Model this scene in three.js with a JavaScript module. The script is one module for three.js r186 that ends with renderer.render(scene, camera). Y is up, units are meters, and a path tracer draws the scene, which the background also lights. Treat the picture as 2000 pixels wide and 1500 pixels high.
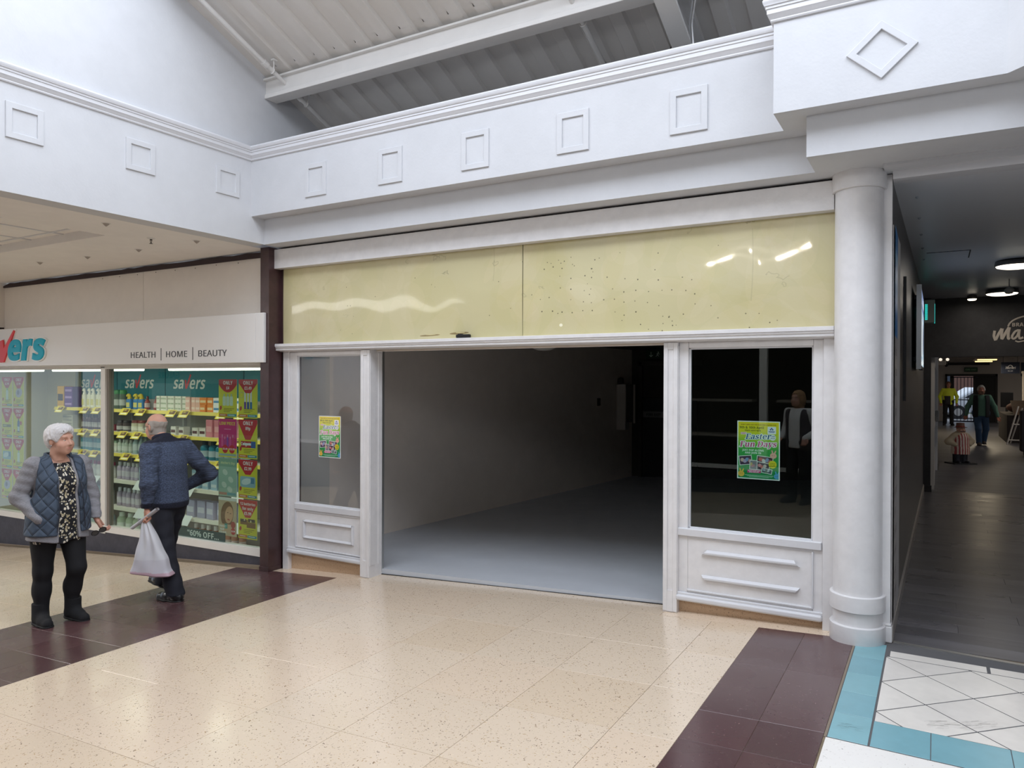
import * as THREE from 'three';
import { RoundedBoxGeometry } from 'three/addons/geometries/RoundedBoxGeometry.js';
import { TextGeometry } from 'three/addons/geometries/TextGeometry.js';
import { FontLoader } from 'three/addons/loaders/FontLoader.js';
import { mergeGeometries, mergeVertices, toCreasedNormals } from 'three/addons/utils/BufferGeometryUtils.js';
import { RectAreaLightUniformsLib } from 'three/addons/lights/RectAreaLightUniformsLib.js';

// ---------------------------------------------------------------- camera, sky, large lights, exposure
const scene = new THREE.Scene();
const camera = new THREE.PerspectiveCamera(2 * Math.atan(750 / 1429) * 180 / Math.PI, 4 / 3, 0.05, 300);
camera.position.set(0, 1.73, 5.4);
camera.rotation.order = 'YXZ';
camera.rotation.set(-0.2 * Math.PI / 180, 30.17 * Math.PI / 180, 0.2 * Math.PI / 180);

scene.background = new THREE.Color().setRGB(0.8, 0.91, 1.08);            // bright overcast sky
scene.backgroundIntensity = 1.3;

RectAreaLightUniformsLib.init();
function areaLight(hex, intensity, w, h, pos, target, parent = scene) {
  const l = new THREE.RectAreaLight(hex, intensity, w, h);
  l.name = 'area_light'; parent.add(l); parent.updateWorldMatrix(true, false); l.position.set(...pos); l.updateWorldMatrix(true, false); l.lookAt(...target);
  return l;
}
// daylight of the long rooflight above the mall
areaLight(new THREE.Color().setRGB(0.89, 0.95, 1.06), 6.1, 8.0, 2.5, [-1.35, 5.5, 2.75], [-1.35, 0, 2.7]);
// daylight of the high clerestory windows across the mall
areaLight(new THREE.Color().setRGB(0.91, 0.96, 1.05), 1.4, 9.5, 1.5, [-1.2, 4.1, 6.6], [-1.2, 2.9, 0]);
// the luminous ceiling panels of the side wing
areaLight(new THREE.Color().setRGB(1.0, 0.98, 0.95), 13, 5.4, 1.3, [-10.2, 3.13, 4.9], [-10.2, 0, 4.9]);

const renderer = new THREE.WebGLRenderer({ antialias: true });
renderer.toneMapping = THREE.LinearToneMapping;
renderer.toneMappingExposure = 0.74;
renderer.shadowMap.enabled = true;

// ---------------------------------------------------------------- helpers
let seedState = 20240409;
function rnd() { seedState = (seedState + 0x6d2b79f5) | 0; let t = Math.imul(seedState ^ (seedState >>> 15), 1 | seedState); t = (t + Math.imul(t ^ (t >>> 7), 61 | t)) ^ t; return ((t ^ (t >>> 14)) >>> 0) / 4294967296; }
const rr = (a, b) => a + (b - a) * rnd();
const V = (x, y, z) => new THREE.Vector3(x, y, z);
const names = new Map();
function numbered(n) { const k = names.get(n) || 0; names.set(n, k + 1); return k ? n + '_' + String(k).padStart(3, '0') : n; }
function tag(o, label, category, group, kind) {
  if (label) o.userData.label = label;
  if (category) o.userData.category = category;
  if (group) o.userData.group = group;
  if (kind) o.userData.kind = kind;
  return o;
}
function thing(name, label, category, pos = [0, 0, 0], turn = 0, group) {
  const o = new THREE.Group(); o.name = numbered(name); o.position.set(...pos); o.rotation.y = turn; scene.add(o);
  return tag(o, label, category, group);
}
function struct(name, label) { const o = new THREE.Group(); o.name = numbered(name); scene.add(o); return tag(o, label, null, null, 'structure'); }
function mesh(name, geo, mat, parent = scene) {
  const g = Array.isArray(geo) ? join(geo) : geo;
  const m = new THREE.Mesh(g, mat); m.name = parent === scene ? numbered(name) : name; m.castShadow = m.receiveShadow = true; parent.add(m); return m;
}
function join(list) {
  const any = list.every((g) => g.index);
  const l = list.map((g) => { const h = any ? g : (g.index ? g.toNonIndexed() : g); for (const k of Object.keys(h.attributes)) if (!['position', 'normal', 'uv', 'color'].includes(k)) h.deleteAttribute(k); return h; });
  const keys = ['normal', 'uv', 'color'].filter((k) => l.every((g) => g.attributes[k]));
  for (const g of l) for (const k of Object.keys(g.attributes)) if (k !== 'position' && !keys.includes(k)) g.deleteAttribute(k);
  return l.length === 1 ? l[0] : mergeGeometries(l);
}
function bx(x0, x1, y0, y1, z0, z1) { const g = new THREE.BoxGeometry(x1 - x0, y1 - y0, z1 - z0); g.translate((x0 + x1) / 2, (y0 + y1) / 2, (z0 + z1) / 2); return muv(g); }
function rb(x0, x1, y0, y1, z0, z1, r = 0.006) { const g = new RoundedBoxGeometry(x1 - x0, y1 - y0, z1 - z0, 1, Math.min(r, (x1 - x0) / 2.01, (y1 - y0) / 2.01, (z1 - z0) / 2.01)); g.translate((x0 + x1) / 2, (y0 + y1) / 2, (z0 + z1) / 2); return muv(g); }
// texture coordinates in metres, by the main direction of every face
function muv(g) {
  if (g.index) g = g.toNonIndexed();
  const p = g.attributes.position, n = p.count, uv = new Float32Array(n * 2), a = V(), b = V(), c = V();
  for (let i = 0; i < n; i += 3) {
    a.fromBufferAttribute(p, i); b.fromBufferAttribute(p, i + 1); c.fromBufferAttribute(p, i + 2);
    const nn = b.clone().sub(a).cross(c.clone().sub(a)), ax = Math.abs(nn.x), ay = Math.abs(nn.y), az = Math.abs(nn.z);
    [a, b, c].forEach((q, k) => { const u = ax > ay && ax > az ? q.z : q.x, v = ay >= ax && ay >= az ? q.z : q.y; uv[(i + k) * 2] = u; uv[(i + k) * 2 + 1] = v; });
  }
  g.setAttribute('uv', new THREE.BufferAttribute(uv, 2));
  return g;
}
function geoFrom(pos, idx) { const g = new THREE.BufferGeometry(); g.setAttribute('position', new THREE.Float32BufferAttribute(pos, 3)); g.setIndex(idx); return g; }
function flat(g) { g = g.index ? g.toNonIndexed() : g; g.computeVertexNormals(); return muv(g); }
// a profile [[out, y], ...] carried along a path [[x, z], ...] on plan with mitred corners; side +1: out is to the left hand of +x
function sweep(path, prof, side = 1, crease = 0.6) {
  const n = path.length, m = prof.length, pos = [], idx = [];
  const dir = (i) => { const d = [path[i + 1][0] - path[i][0], path[i + 1][1] - path[i][1]], l = Math.hypot(...d); return [-d[1] / l * side, d[0] / l * side]; };
  for (let i = 0; i < n; i++) {
    const a = dir(Math.max(0, i - 1)), b = dir(Math.min(n - 2, i)), k = 1 + a[0] * b[0] + a[1] * b[1], mx = (a[0] + b[0]) / k, mz = (a[1] + b[1]) / k;
    for (const [o, y] of prof) pos.push(path[i][0] + mx * o, y, path[i][1] + mz * o);
  }
  for (let i = 0; i + 1 < n; i++) for (let j = 0; j + 1 < m; j++) { const a = i * m + j, b = a + 1, c = a + m, d = c + 1; idx.push(a, c, b, b, c, d); }
  const tri = THREE.ShapeUtils.triangulateShape(prof.map(([x, y]) => new THREE.Vector2(x, y)), []);
  for (const [a, b, c] of tri) idx.push(a, b, c, (n - 1) * m + c, (n - 1) * m + b, (n - 1) * m + a);
  let g = geoFrom(pos, idx); if (side > 0) g.index.array.reverse();
  g = toCreasedNormals(g.toNonIndexed(), crease);
  return muv(g);
}
function tube(points, r, seg = 8, closed = false, steps) { const c = new THREE.CatmullRomCurve3(points.map((p) => V(...p)), closed, 'catmullrom', 0.2); return new THREE.TubeGeometry(c, steps || Math.max(2, points.length * 4), r, seg, closed); }
function rod(a, b, r, seg = 8, r2 = r) { const A = V(...a), B = V(...b), d = B.clone().sub(A), g = new THREE.CylinderGeometry(r2, r, d.length(), seg); g.applyQuaternion(new THREE.Quaternion().setFromUnitVectors(V(0, 1, 0), d.clone().normalize())); g.translate(...A.add(B).multiplyScalar(0.5).toArray()); return g; }
function lathe(prof, seg = 16) { return new THREE.LatheGeometry(prof.map(([r, y]) => new THREE.Vector2(r, y)), seg); }
function at(g, x, y, z) { return g.translate(x, y, z); }
function ringShape(pts, holes) { const s = new THREE.Shape(pts.map((p) => new THREE.Vector2(...p))); for (const h of holes || []) s.holes.push(new THREE.Path(h.map((p) => new THREE.Vector2(...p)))); return s; }
function ext(shape, depth, bevel = 0) { return new THREE.ExtrudeGeometry(shape, { depth: depth - bevel, bevelEnabled: bevel > 0, bevelSize: bevel, bevelThickness: bevel, bevelSegments: 1, bevelOffset: -bevel, curveSegments: 8, steps: 1 }); }
// a slab with any convex outline on plan whose top follows the floor, its upper edge chamfered
const floorY = (x) => (x < -0.45 ? 0.065 + 0.041 * x - 0.0016 * x * x : 0.0463);
function slab(poly, thick = 0.02, cham = 0.0015, yf = floorY) {
  const n = poly.length, cx = poly.reduce((s, p) => s + p[0], 0) / n, cz = poly.reduce((s, p) => s + p[1], 0) / n, pos = [], idx = [];
  const put = (k, dy) => { for (const [x, z] of poly) { const l = Math.hypot(x - cx, z - cz), f = (l - k) / l, X = cx + (x - cx) * f, Z = cz + (z - cz) * f; pos.push(X, yf(X) + dy, Z); } };
  put(cham * 1.4, 0); put(0, -cham); put(0, -thick);
  for (let i = 1; i + 1 < n; i++) idx.push(0, i + 1, i);
  for (let k = 0; k < 2; k++) for (let i = 0; i < n; i++) { const j = (i + 1) % n, a = k * n + i, b = k * n + j; idx.push(a, b, a + n, b, b + n, a + n); }
  let g = geoFrom(pos, idx).toNonIndexed(); g.computeVertexNormals();
  return muv(g);
}
const rect = (x0, x1, z0, z1) => [[x0, z0], [x1, z0], [x1, z1], [x0, z1]];
function clipPoly(poly, x0, x1, z0, z1) {
  for (const [ax, v, s] of [[0, x0, 1], [0, x1, -1], [1, z0, 1], [1, z1, -1]]) {
    const out = [];
    for (let i = 0; i < poly.length; i++) {
      const p = poly[i], q = poly[(i + 1) % poly.length], a = (p[ax] - v) * s, b = (q[ax] - v) * s;
      if (a >= 0) out.push(p);
      if (a * b < 0) { const t = a / (a - b); out.push([p[0] + (q[0] - p[0]) * t, p[1] + (q[1] - p[1]) * t]); }
    }
    poly = out; if (poly.length < 3) return null;
  }
  return poly;
}

// ---------------------------------------------------------------- textures
function noiseGrid(n, cells, seed) { // tileable value noise, several octaves
  const out = new Float32Array(n * n); let s = seed; const r = () => { s = (s * 1664525 + 1013904223) >>> 0; return s / 4294967296; };
  for (let o = 0, amp = 0.5, c = cells; o < 4; o++, amp *= 0.5, c *= 2) {
    const lat = Float32Array.from({ length: c * c }, r);
    for (let y = 0; y < n; y++) for (let x = 0; x < n; x++) {
      const fx = x / n * c, fy = y / n * c, ix = Math.floor(fx), iy = Math.floor(fy), tx = fx - ix, ty = fy - iy, sx = tx * tx * (3 - 2 * tx), sy = ty * ty * (3 - 2 * ty), jx = (ix + 1) % c, jy = (iy + 1) % c;
      out[y * n + x] += amp * ((lat[iy * c + ix] * (1 - sx) + lat[iy * c + jx] * sx) * (1 - sy) + (lat[jy * c + ix] * (1 - sx) + lat[jy * c + jx] * sx) * sy);
    }
  }
  return out;
}
function finish(t, w, h, repeatW, repeatH, color) {
  t.wrapS = t.wrapT = THREE.RepeatWrapping; t.repeat.set(1 / repeatW, 1 / repeatH); t.magFilter = THREE.LinearFilter; t.minFilter = THREE.LinearMipmapLinearFilter; t.generateMipmaps = true;
  if (color) t.colorSpace = THREE.SRGBColorSpace; t.needsUpdate = true; return t;
}
function dataTex(n, size, f, color) { const d = new Uint8Array(n * n * 4); for (let i = 0; i < n * n; i++) { const c = f(i % n, Math.floor(i / n), i); d[i * 4] = c[0]; d[i * 4 + 1] = c[1]; d[i * 4 + 2] = c[2]; d[i * 4 + 3] = 255; } return finish(new THREE.DataTexture(d, n, n), n, n, size, size, color); }
function canvasTex(w, h, draw, sizeW = 1, sizeH = 1) { const c = document.createElement('canvas'); c.width = w; c.height = h; draw(c.getContext('2d'), w, h); const t = new THREE.CanvasTexture(c); return finish(t, w, h, sizeW, sizeH, true); }
const N1 = noiseGrid(256, 6, 11), N2 = noiseGrid(256, 24, 5);
const mottle = (lo, hi, size = 1.3) => dataTex(256, size, (x, y, i) => { const v = lo + (hi - lo) * (0.6 * N1[i] + 0.4 * N2[i]) * 1.05; return [v, v, v]; }, true);
const T = {
  bump: dataTex(256, 0.35, (x, y, i) => { const v = 255 * (0.35 * N1[i] + 0.65 * N2[i]); return [v, v, v]; }),
  rough: dataTex(256, 1.7, (x, y, i) => { const v = 255 * (0.55 + 0.42 * N1[i]); return [v, v, v]; }),
  paint: mottle(244, 257, 1.9), dirty: mottle(236, 260, 0.9), dark: mottle(190, 275, 0.7),
};
const cols = (c) => new THREE.Color(c);
function std(color, o = {}) { return new THREE.MeshStandardMaterial({ color: cols(color), roughness: 0.6, ...o }); }
function phys(color, o = {}) { return new THREE.MeshPhysicalMaterial({ color: cols(color), roughness: 0.5, ...o }); }

const terrazzo = (base, specks, n, size, seed) => canvasTex(1024, 1024, (g, w) => {
  let s = seed; const r = () => { s = (s * 1664525 + 1013904223) >>> 0; return s / 4294967296; };
  g.fillStyle = base; g.fillRect(0, 0, w, w);
  for (let i = 0; i < n; i++) {
    const x = r() * w, y = r() * w, l = 1.2 + r() * r() * 7, a = r() * 6.3; g.fillStyle = specks[Math.floor(r() * specks.length)]; g.globalAlpha = 0.35 + 0.6 * r();
    g.beginPath(); g.ellipse(x, y, l, 0.8 + l * 0.3 * r(), a, 0, 7); g.fill();
  }
  g.globalAlpha = 1;
}, size, size);
const TZ = {
  cream: terrazzo('#e2d3c1', ['#6b5a48', '#8d7557', '#f0e2c8', '#b79d78', '#54483d', '#d8bf98', '#a88a63', '#efe3cf'], 5200, 1.15, 3),
  brown: terrazzo('#5e4546', ['#6a5152', '#4b3737', '#8f807c', '#503c3c', '#604a49'], 1500, 1.15, 9),
  white: terrazzo('#f1ede7', ['#dcd6cf', '#c3bbb4', '#fffdf8', '#a9a29c'], 1800, 1.0, 21),
  plinth: terrazzo('#c7a98b', ['#6b5140', '#8a6b52', '#dcc3a6', '#4b3a30', '#a3856a', '#b89577'], 6000, 0.9, 31),
};
const M = {
  white: std('#dbdbde', { map: T.paint, roughness: 0.42, bumpMap: T.bump, bumpScale: 0.0006 }),
  wall: std('#d0d1d4', { map: T.paint, roughness: 0.75, bumpMap: T.bump, bumpScale: 0.0008 }),
  scuffed: std('#e9e7e7', { map: T.dirty, roughness: 0.45, roughnessMap: T.rough, bumpMap: T.bump, bumpScale: 0.0008 }),
  ceiling: std('#f3efeb', { map: T.paint, roughness: 0.85 }),
  deck: std('#dfdbd6', { map: T.paint, roughness: 0.5, metalness: 0.0 }),
  steel: std('#e3e1de', { map: T.paint, roughness: 0.45 }),
  cream: [0, 1, 2, 3].map((i) => phys(['#fffaf3', '#fff8f0', '#fdf8f1', '#fbf4ea'][i], { map: TZ.cream, roughness: 0.3, roughnessMap: T.rough, clearcoat: 0.35, clearcoatRoughness: 0.14 })),
  brownTile: [0, 1, 2].map((i) => phys(['#ffffff', '#f3e9ea', '#e9e2e4'][i], { map: TZ.brown, roughness: 0.36, roughnessMap: T.rough, clearcoat: 0.4, clearcoatRoughness: 0.16 })),
  whiteTile: [0, 1].map((i) => phys(['#f1ebe2', '#ece6de'][i], { map: T.dirty, roughness: 0.35, clearcoat: 0.3, clearcoatRoughness: 0.2 })),
  teal: [0, 1].map((i) => phys(['#86b9c2', '#80b3be'][i], { map: T.dirty, roughness: 0.35, clearcoat: 0.3, clearcoatRoughness: 0.2 })),
  whiteSlab: phys('#ffffff', { map: TZ.white, roughness: 0.4, clearcoat: 0.2, clearcoatRoughness: 0.2 }),
  grout: std('#8d7d66', { map: T.dark, roughness: 0.9 }),
  greyGrout: std('#605f60', { roughness: 0.9 }),
  plinth: std('#ffffff', { map: TZ.plinth, roughness: 0.5 }),
  shopFloor: phys('#c6cad0', { map: T.paint, roughness: 0.5, roughnessMap: T.rough }),
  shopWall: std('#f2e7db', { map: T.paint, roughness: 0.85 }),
  black: std('#151515', { roughness: 0.5 }),
  maroon: std('#4a3334', { map: T.dark, roughness: 0.45, roughnessMap: T.rough }),
  slate: std('#4b4a55', { map: T.dark, roughness: 0.6 }),
  tanPanel: std('#e9e2da', { map: T.paint, roughness: 0.7 }),
  signWhite: phys('#e4e2e0', { roughness: 0.35, clearcoat: 0.2 }),
  frame: std('#e6e3de', { map: T.paint, roughness: 0.4 }),
  aluminium: std('#b9b9b7', { metalness: 0.85, roughness: 0.35 }),
  charcoal: phys('#454243', { map: T.dark, roughness: 0.38, clearcoat: 0.25, clearcoatRoughness: 0.3 }),
  charcoalMatt: std('#363436', { map: T.dark, roughness: 0.6 }),
  corridorCeil: phys('#e0e2e6', { roughness: 0.36, clearcoat: 0.3, clearcoatRoughness: 0.3 }),
  glass: new THREE.MeshPhysicalMaterial({ color: cols('#ffffff'), roughness: 0.0, transmission: 1, thickness: 0, ior: 1.52 }),
  tint: new THREE.MeshPhysicalMaterial({ color: cols('#e6efec'), roughness: 0.0, transmission: 1, thickness: 0, ior: 1.5 }),
};
const fontBold = await new FontLoader().loadAsync('fonts/droid/droid_sans_bold.typeface.json');
const fontSans = await new FontLoader().loadAsync('fonts/droid/droid_sans_regular.typeface.json');
function text(str, size, depth, font = fontBold, align = 'left') {
  const g = new TextGeometry(str, { font, size, depth, curveSegments: 4, bevelEnabled: false }); g.computeBoundingBox();
  const b = g.boundingBox; if (align === 'center') g.translate(-(b.min.x + b.max.x) / 2, 0, 0); if (align === 'right') g.translate(-b.max.x, 0, 0);
  return g;
}
// ---------------------------------------------------------------- the mall floor, every tile a piece of it
const floor = struct('floor', 'cream terrazzo mall floor with dark brown bands and a corner of teal and white tiles');
{
  // bed under the tiles
  const pos = [], idx = [], xs = []; for (let i = 0; i <= 60; i++) xs.push(-20 + i * 0.4);
  xs.forEach((x) => pos.push(x, floorY(x) - 0.003, -0.35, x, floorY(x) - 0.003, 6.9));
  for (let i = 0; i + 1 < xs.length; i++) { const a = i * 2; idx.push(a, a + 1, a + 2, a + 2, a + 1, a + 3); }
  mesh('screed', flat(geoFrom(pos, idx)), M.grout, floor);
  const g = 0.0013, pick = (a) => a[Math.floor(rnd() * a.length)];
  const tile = (name, x0, x1, z0, z1, m, gap = g) => { const q = slab(rect(x0 + gap, x1 - gap, z0 + gap, z1 - gap), 0.012, 0.001), u = q.attributes.uv, a = rnd() * 3, b = rnd() * 3; for (let i = 0; i < u.count; i++) u.setXY(i, u.getX(i) + a, u.getY(i) + b); return mesh(name, q, m, floor); };
  const creamRows = [0.118, 0.79, 1.4, 2.0, 2.62, 3.28, 3.88, 4.48], creamCols = [-5.03, -4.72, -4.115, -3.222, -2.62, -2.01, -1.4, -1.07];
  for (let i = 0; i + 1 < creamCols.length; i++) for (let j = 0; j + 1 < creamRows.length; j++) tile('cream_tile', creamCols[i], creamCols[i + 1], creamRows[j], creamRows[j + 1], pick(M.cream));
  for (let i = 0; i < 9; i++) for (let j = 0; j < 5; j++) tile('cream_tile', -6.47 - 0.6 * (i + 1), -6.47 - 0.6 * i, 0.128 + 0.6 * j, 0.128 + 0.6 * (j + 1), pick(M.cream));
  // the band between the two fields, and the band at the shop's other end
  for (let i = 0; i < 4; i++) for (let j = 0; j < 10; j++) tile('brown_tile', -6.47 + 0.36 * i, -6.47 + 0.36 * (i + 1), 0.118 + 0.36 * j, 0.118 + 0.36 * (j + 1), pick(M.brownTile), 0.0005);
  const bc = [-1.07, -0.765, -0.462], brows = [0.118, 0.86, 1.605, 1.96, 2.33, 2.7, 3.07, 3.44];
  for (let i = 0; i < 2; i++) for (let j = 0; j + 1 < brows.length; j++) tile('brown_tile', bc[i], bc[i + 1], brows[j], brows[j + 1], pick(M.brownTile), 0.0008);
  mesh('edge_strip', slab(rect(-0.461, -0.449, 0.15, 1.64), 0.012, 0.001), std('#8a7c6c', { roughness: 0.5 }), floor);
  // border in front of the shop
  tile('border_slab', -6.1, -4.79, -0.1, 0.115, M.cream[1]); tile('border_slab', -4.79, -3.222, -0.16, 0.115, M.cream[0]); tile('border_slab', -3.222, -1.79, -0.16, 0.115, M.cream[2]); tile('border_slab', -1.79, -0.462, -0.1, 0.115, M.cream[1]);
  // teal edging and white diagonal tiles before the passage
  const bed = slab(rect(-0.449, 1.2, 0.06, 1.64), 0.01, 0, (x) => 0.0463 - 0.0015); mesh('tile_bed', bed, M.greyGrout, floor);
  const tz = [0.135, 0.433, 0.732, 1.031, 1.331, 1.638];
  for (let j = 0; j < 5; j++) tile('teal_tile', -0.447, -0.271, tz[j], tz[j + 1], M.teal[j % 2], 0.0016);
  for (const [a, b] of [[-0.265, -0.018], [-0.018, 0.3], [0.3, 0.615], [0.615, 0.93]]) tile('teal_tile', a, b, 1.346, 1.638, pick(M.teal), 0.0018);
  for (const [a, b] of [[-0.248, 0.262], [0.274, 0.79]]) tile('white_tile', a, b, 0.235, 0.343, M.whiteTile[0], 0.003);
  for (let i = -1; i < 7; i++) for (let j = -1; j < 6; j++) if ((i + j) % 2 === 0) {
    const cx = -0.265 + 0.22 * i, cz = 0.572 + 0.2165 * j, k = 0.006;
    const p = clipPoly([[cx - 0.22 + k, cz], [cx, cz - 0.2165 + k], [cx + 0.22 - k, cz], [cx, cz + 0.2165 - k]], -0.262, 0.95, 0.352, 1.343);
    if (p) mesh('white_tile', slab(p, 0.012, 0.001), pick(M.whiteTile), floor);
  }
  for (let j = 0; j < 3; j++) for (let i = 0; i < 4; i++) tile('white_slab', -0.452 + 0.6 * i, -0.452 + 0.6 * (i + 1), 1.645 + 0.6 * j, 1.645 + 0.6 * (j + 1), M.whiteSlab, 0.001);
  // out of the picture: the rest of the floor towards the camera
  mesh('screed', slab(rect(-5.03, -1.07, 4.48, 6.9), 0.01, 0, (x) => floorY(x) - 0.001), M.cream[1], floor);
  mesh('screed', slab(rect(-20, -6.47, 3.13, 6.9), 0.01, 0, (x) => floorY(x) - 0.001), M.cream[1], floor);
  mesh('screed', slab(rect(-20, -11.87, 0.0, 3.13), 0.01, 0, (x) => floorY(x) - 0.001), M.cream[1], floor);
  mesh('screed', slab(rect(-6.47, -5.03, 3.72, 6.9), 0.01, 0, (x) => floorY(x) - 0.001), M.brownTile[0], floor);
  mesh('screed', slab(rect(-1.07, 4, 3.45, 6.9), 0.01, 0, (x) => floorY(x) - 0.001), M.whiteSlab, floor);
}
{ // scuff marks and spots on the tiles
  const scuff = canvasTex(256, 128, (g, w, h) => {
    g.clearRect(0, 0, w, h); let s = 5; const r = () => { s = (s * 1664525 + 1013904223) >>> 0; return s / 4294967296; };
    for (let i = 0; i < 26; i++) { g.strokeStyle = `rgba(70,60,52,${0.08 + 0.3 * r()})`; g.lineWidth = 1 + 4 * r(); g.beginPath(); const x = 30 + r() * 150, y = 25 + r() * 75; g.moveTo(x, y); g.quadraticCurveTo(x + 30 * r(), y - 10 * r(), x + 30 + 40 * r(), y - 14 * r()); g.stroke(); }
  });
  const m = std('#ffffff', { map: scuff, transparent: true, roughness: 0.6, polygonOffset: true, polygonOffsetFactor: -2 });
  for (const [x, z, w, d, a] of [[-0.36, 1.49, 0.16, 0.12, 0], [0.06, 1.22, 0.3, 0.16, 0.4], [0.2, 1.13, 0.24, 0.14, 0.5]]) { const g = new THREE.PlaneGeometry(w, d); g.rotateX(-Math.PI / 2); const q = mesh('scuff_mark', g, m, floor); q.position.set(x, 0.0475, z); q.rotation.y = a; }
}

// ---------------------------------------------------------------- white parapets, cornices, bulkhead, roof
const CORNICE = [[0, 3.895], [0.012, 3.897], [0.016, 3.905], [0.014, 3.912], [0.022, 3.922], [0.03, 3.936], [0.034, 3.94], [0.034, 3.968], [0.04, 3.97], [0.04, 3.985], [0.046, 3.987], [0.054, 4.0], [0.056, 4.014], [0.05, 4.026], [0.04, 4.03], [-0.02, 4.03]];
const cornice = (path, name, label, dy = 0) => { const t = struct(name, label); mesh('cornice_moulding', sweep(path, CORNICE.map(([o, y]) => [o, y + dy])), M.white, t); return t; };
cornice([[-5.87, 0.44], [-0.85, 0.44]], 'trim_1', 'white moulded cornice along the top of the parapet over the shopfront');
{ const t = struct('trim_2', 'white moulded cornice running along the side wall above its square mouldings'); mesh('cornice_moulding', sweep([[-5.87, 6.7], [-5.87, 0.42]], CORNICE, 1), M.white, t); }
cornice([[-0.863, 0.2], [-0.863, 0.791], [0.31, 0.791], [1.3, 1.78]], 'trim_3', 'white moulded cornice on the bulkhead with the diamond');
const ring = (w, h, t, d) => ext(ringShape([[-w / 2, -h / 2], [w / 2, -h / 2], [w / 2, h / 2], [-w / 2, h / 2]], [[[-w / 2 + t, -h / 2 + t], [-w / 2 + t, h / 2 - t], [w / 2 - t, h / 2 - t], [w / 2 - t, -h / 2 + t]]]), d, 0.002);
{
  const w = struct('wall_back', 'white parapet with five square mouldings above the empty shopfront');
  mesh('parapet', [bx(-5.88, -0.864, 3.352, 3.99, 0.2, 0.44)], M.wall, w);
  mesh('beam', bx(-5.88, -0.3, 3.1, 3.36, -0.06, 0.28), M.wall, w);
  [[-4.995, 0], [-4.11, 0], [-3.232, 0], [-2.363, 0], [-1.485, 0]].forEach(([x]) => mesh('square_moulding', muv(at(ring(0.262, 0.305, 0.044, 0.014), x, 3.597, 0.439)), M.wall, w));
  // back of the roof space behind the parapet
  mesh('upstand', bx(-6.1, 4, 3.3, 4.6, -1.5, -1.35), M.wall, w);
}
{
  const w = struct('wall_left', 'white gable wall and parapet with square mouldings along the side of the mall');
  const s = new THREE.Shape(); [[0.28, 3.1], [6.75, 3.1], [6.75, 4.5], [4.2, 5.7], [1.4, 5.7], [-1.4, 4.3], [-1.4, 3.36], [0.28, 3.36]].forEach(([z, y], i) => (i ? s.lineTo(-z, y) : s.moveTo(-z, y)));
  const g = ext(s, 0.2); g.rotateY(Math.PI / 2); g.translate(-6.07, 0, 0);   // local x is -z
  mesh('gable', muv(g), M.wall, w);
  for (const z of [0.722, 1.606, 2.52, 3.42, 4.32]) { const q = ring(0.262, 0.262, 0.044, 0.014); q.rotateY(Math.PI / 2); mesh('square_moulding', muv(at(q, -5.871, 3.63, z)), M.wall, w); }
}
{
  const w = struct('bulkhead_beam', 'white boxed bulkhead with a raised diamond above the passage entrance');
  const poly = (pts, y0, y1) => { const g = ext(new THREE.Shape(pts.map(([x, z]) => new THREE.Vector2(x, -z))), y1 - y0); g.rotateX(-Math.PI / 2); g.translate(0, y0, 0); return muv(g); };
  mesh('bulkhead', poly([[-0.863, 0.2], [-0.863, 0.791], [0.31, 0.791], [1.3, 1.78], [4, 1.78], [4, 0.2]], 3.35, 3.99), M.wall, w);
  mesh('lower_beam', bx(-0.695, 4, 3.1, 3.36, 0.28, 0.652), M.wall, w);
  mesh('soffit', bx(-0.299, 4, 3.085, 3.35, -0.06, 0.278), M.wall, w);
  mesh('lip', bx(-0.252, 4, 3.035, 3.1, -0.02, 0.12), M.white, w);
  const d = ext(ringShape([[-0.181, 0], [0, -0.163], [0.181, 0], [0, 0.163]], [[[-0.127, 0], [0, 0.114], [0.127, 0], [0, -0.114]]]), 0.016, 0.002);
  mesh('diamond_moulding', muv(at(d, -0.28, 3.603, 0.79)), M.wall, w);
}
const SL = 0.412, deckY = (z) => 4.678 + SL * z;
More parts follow.
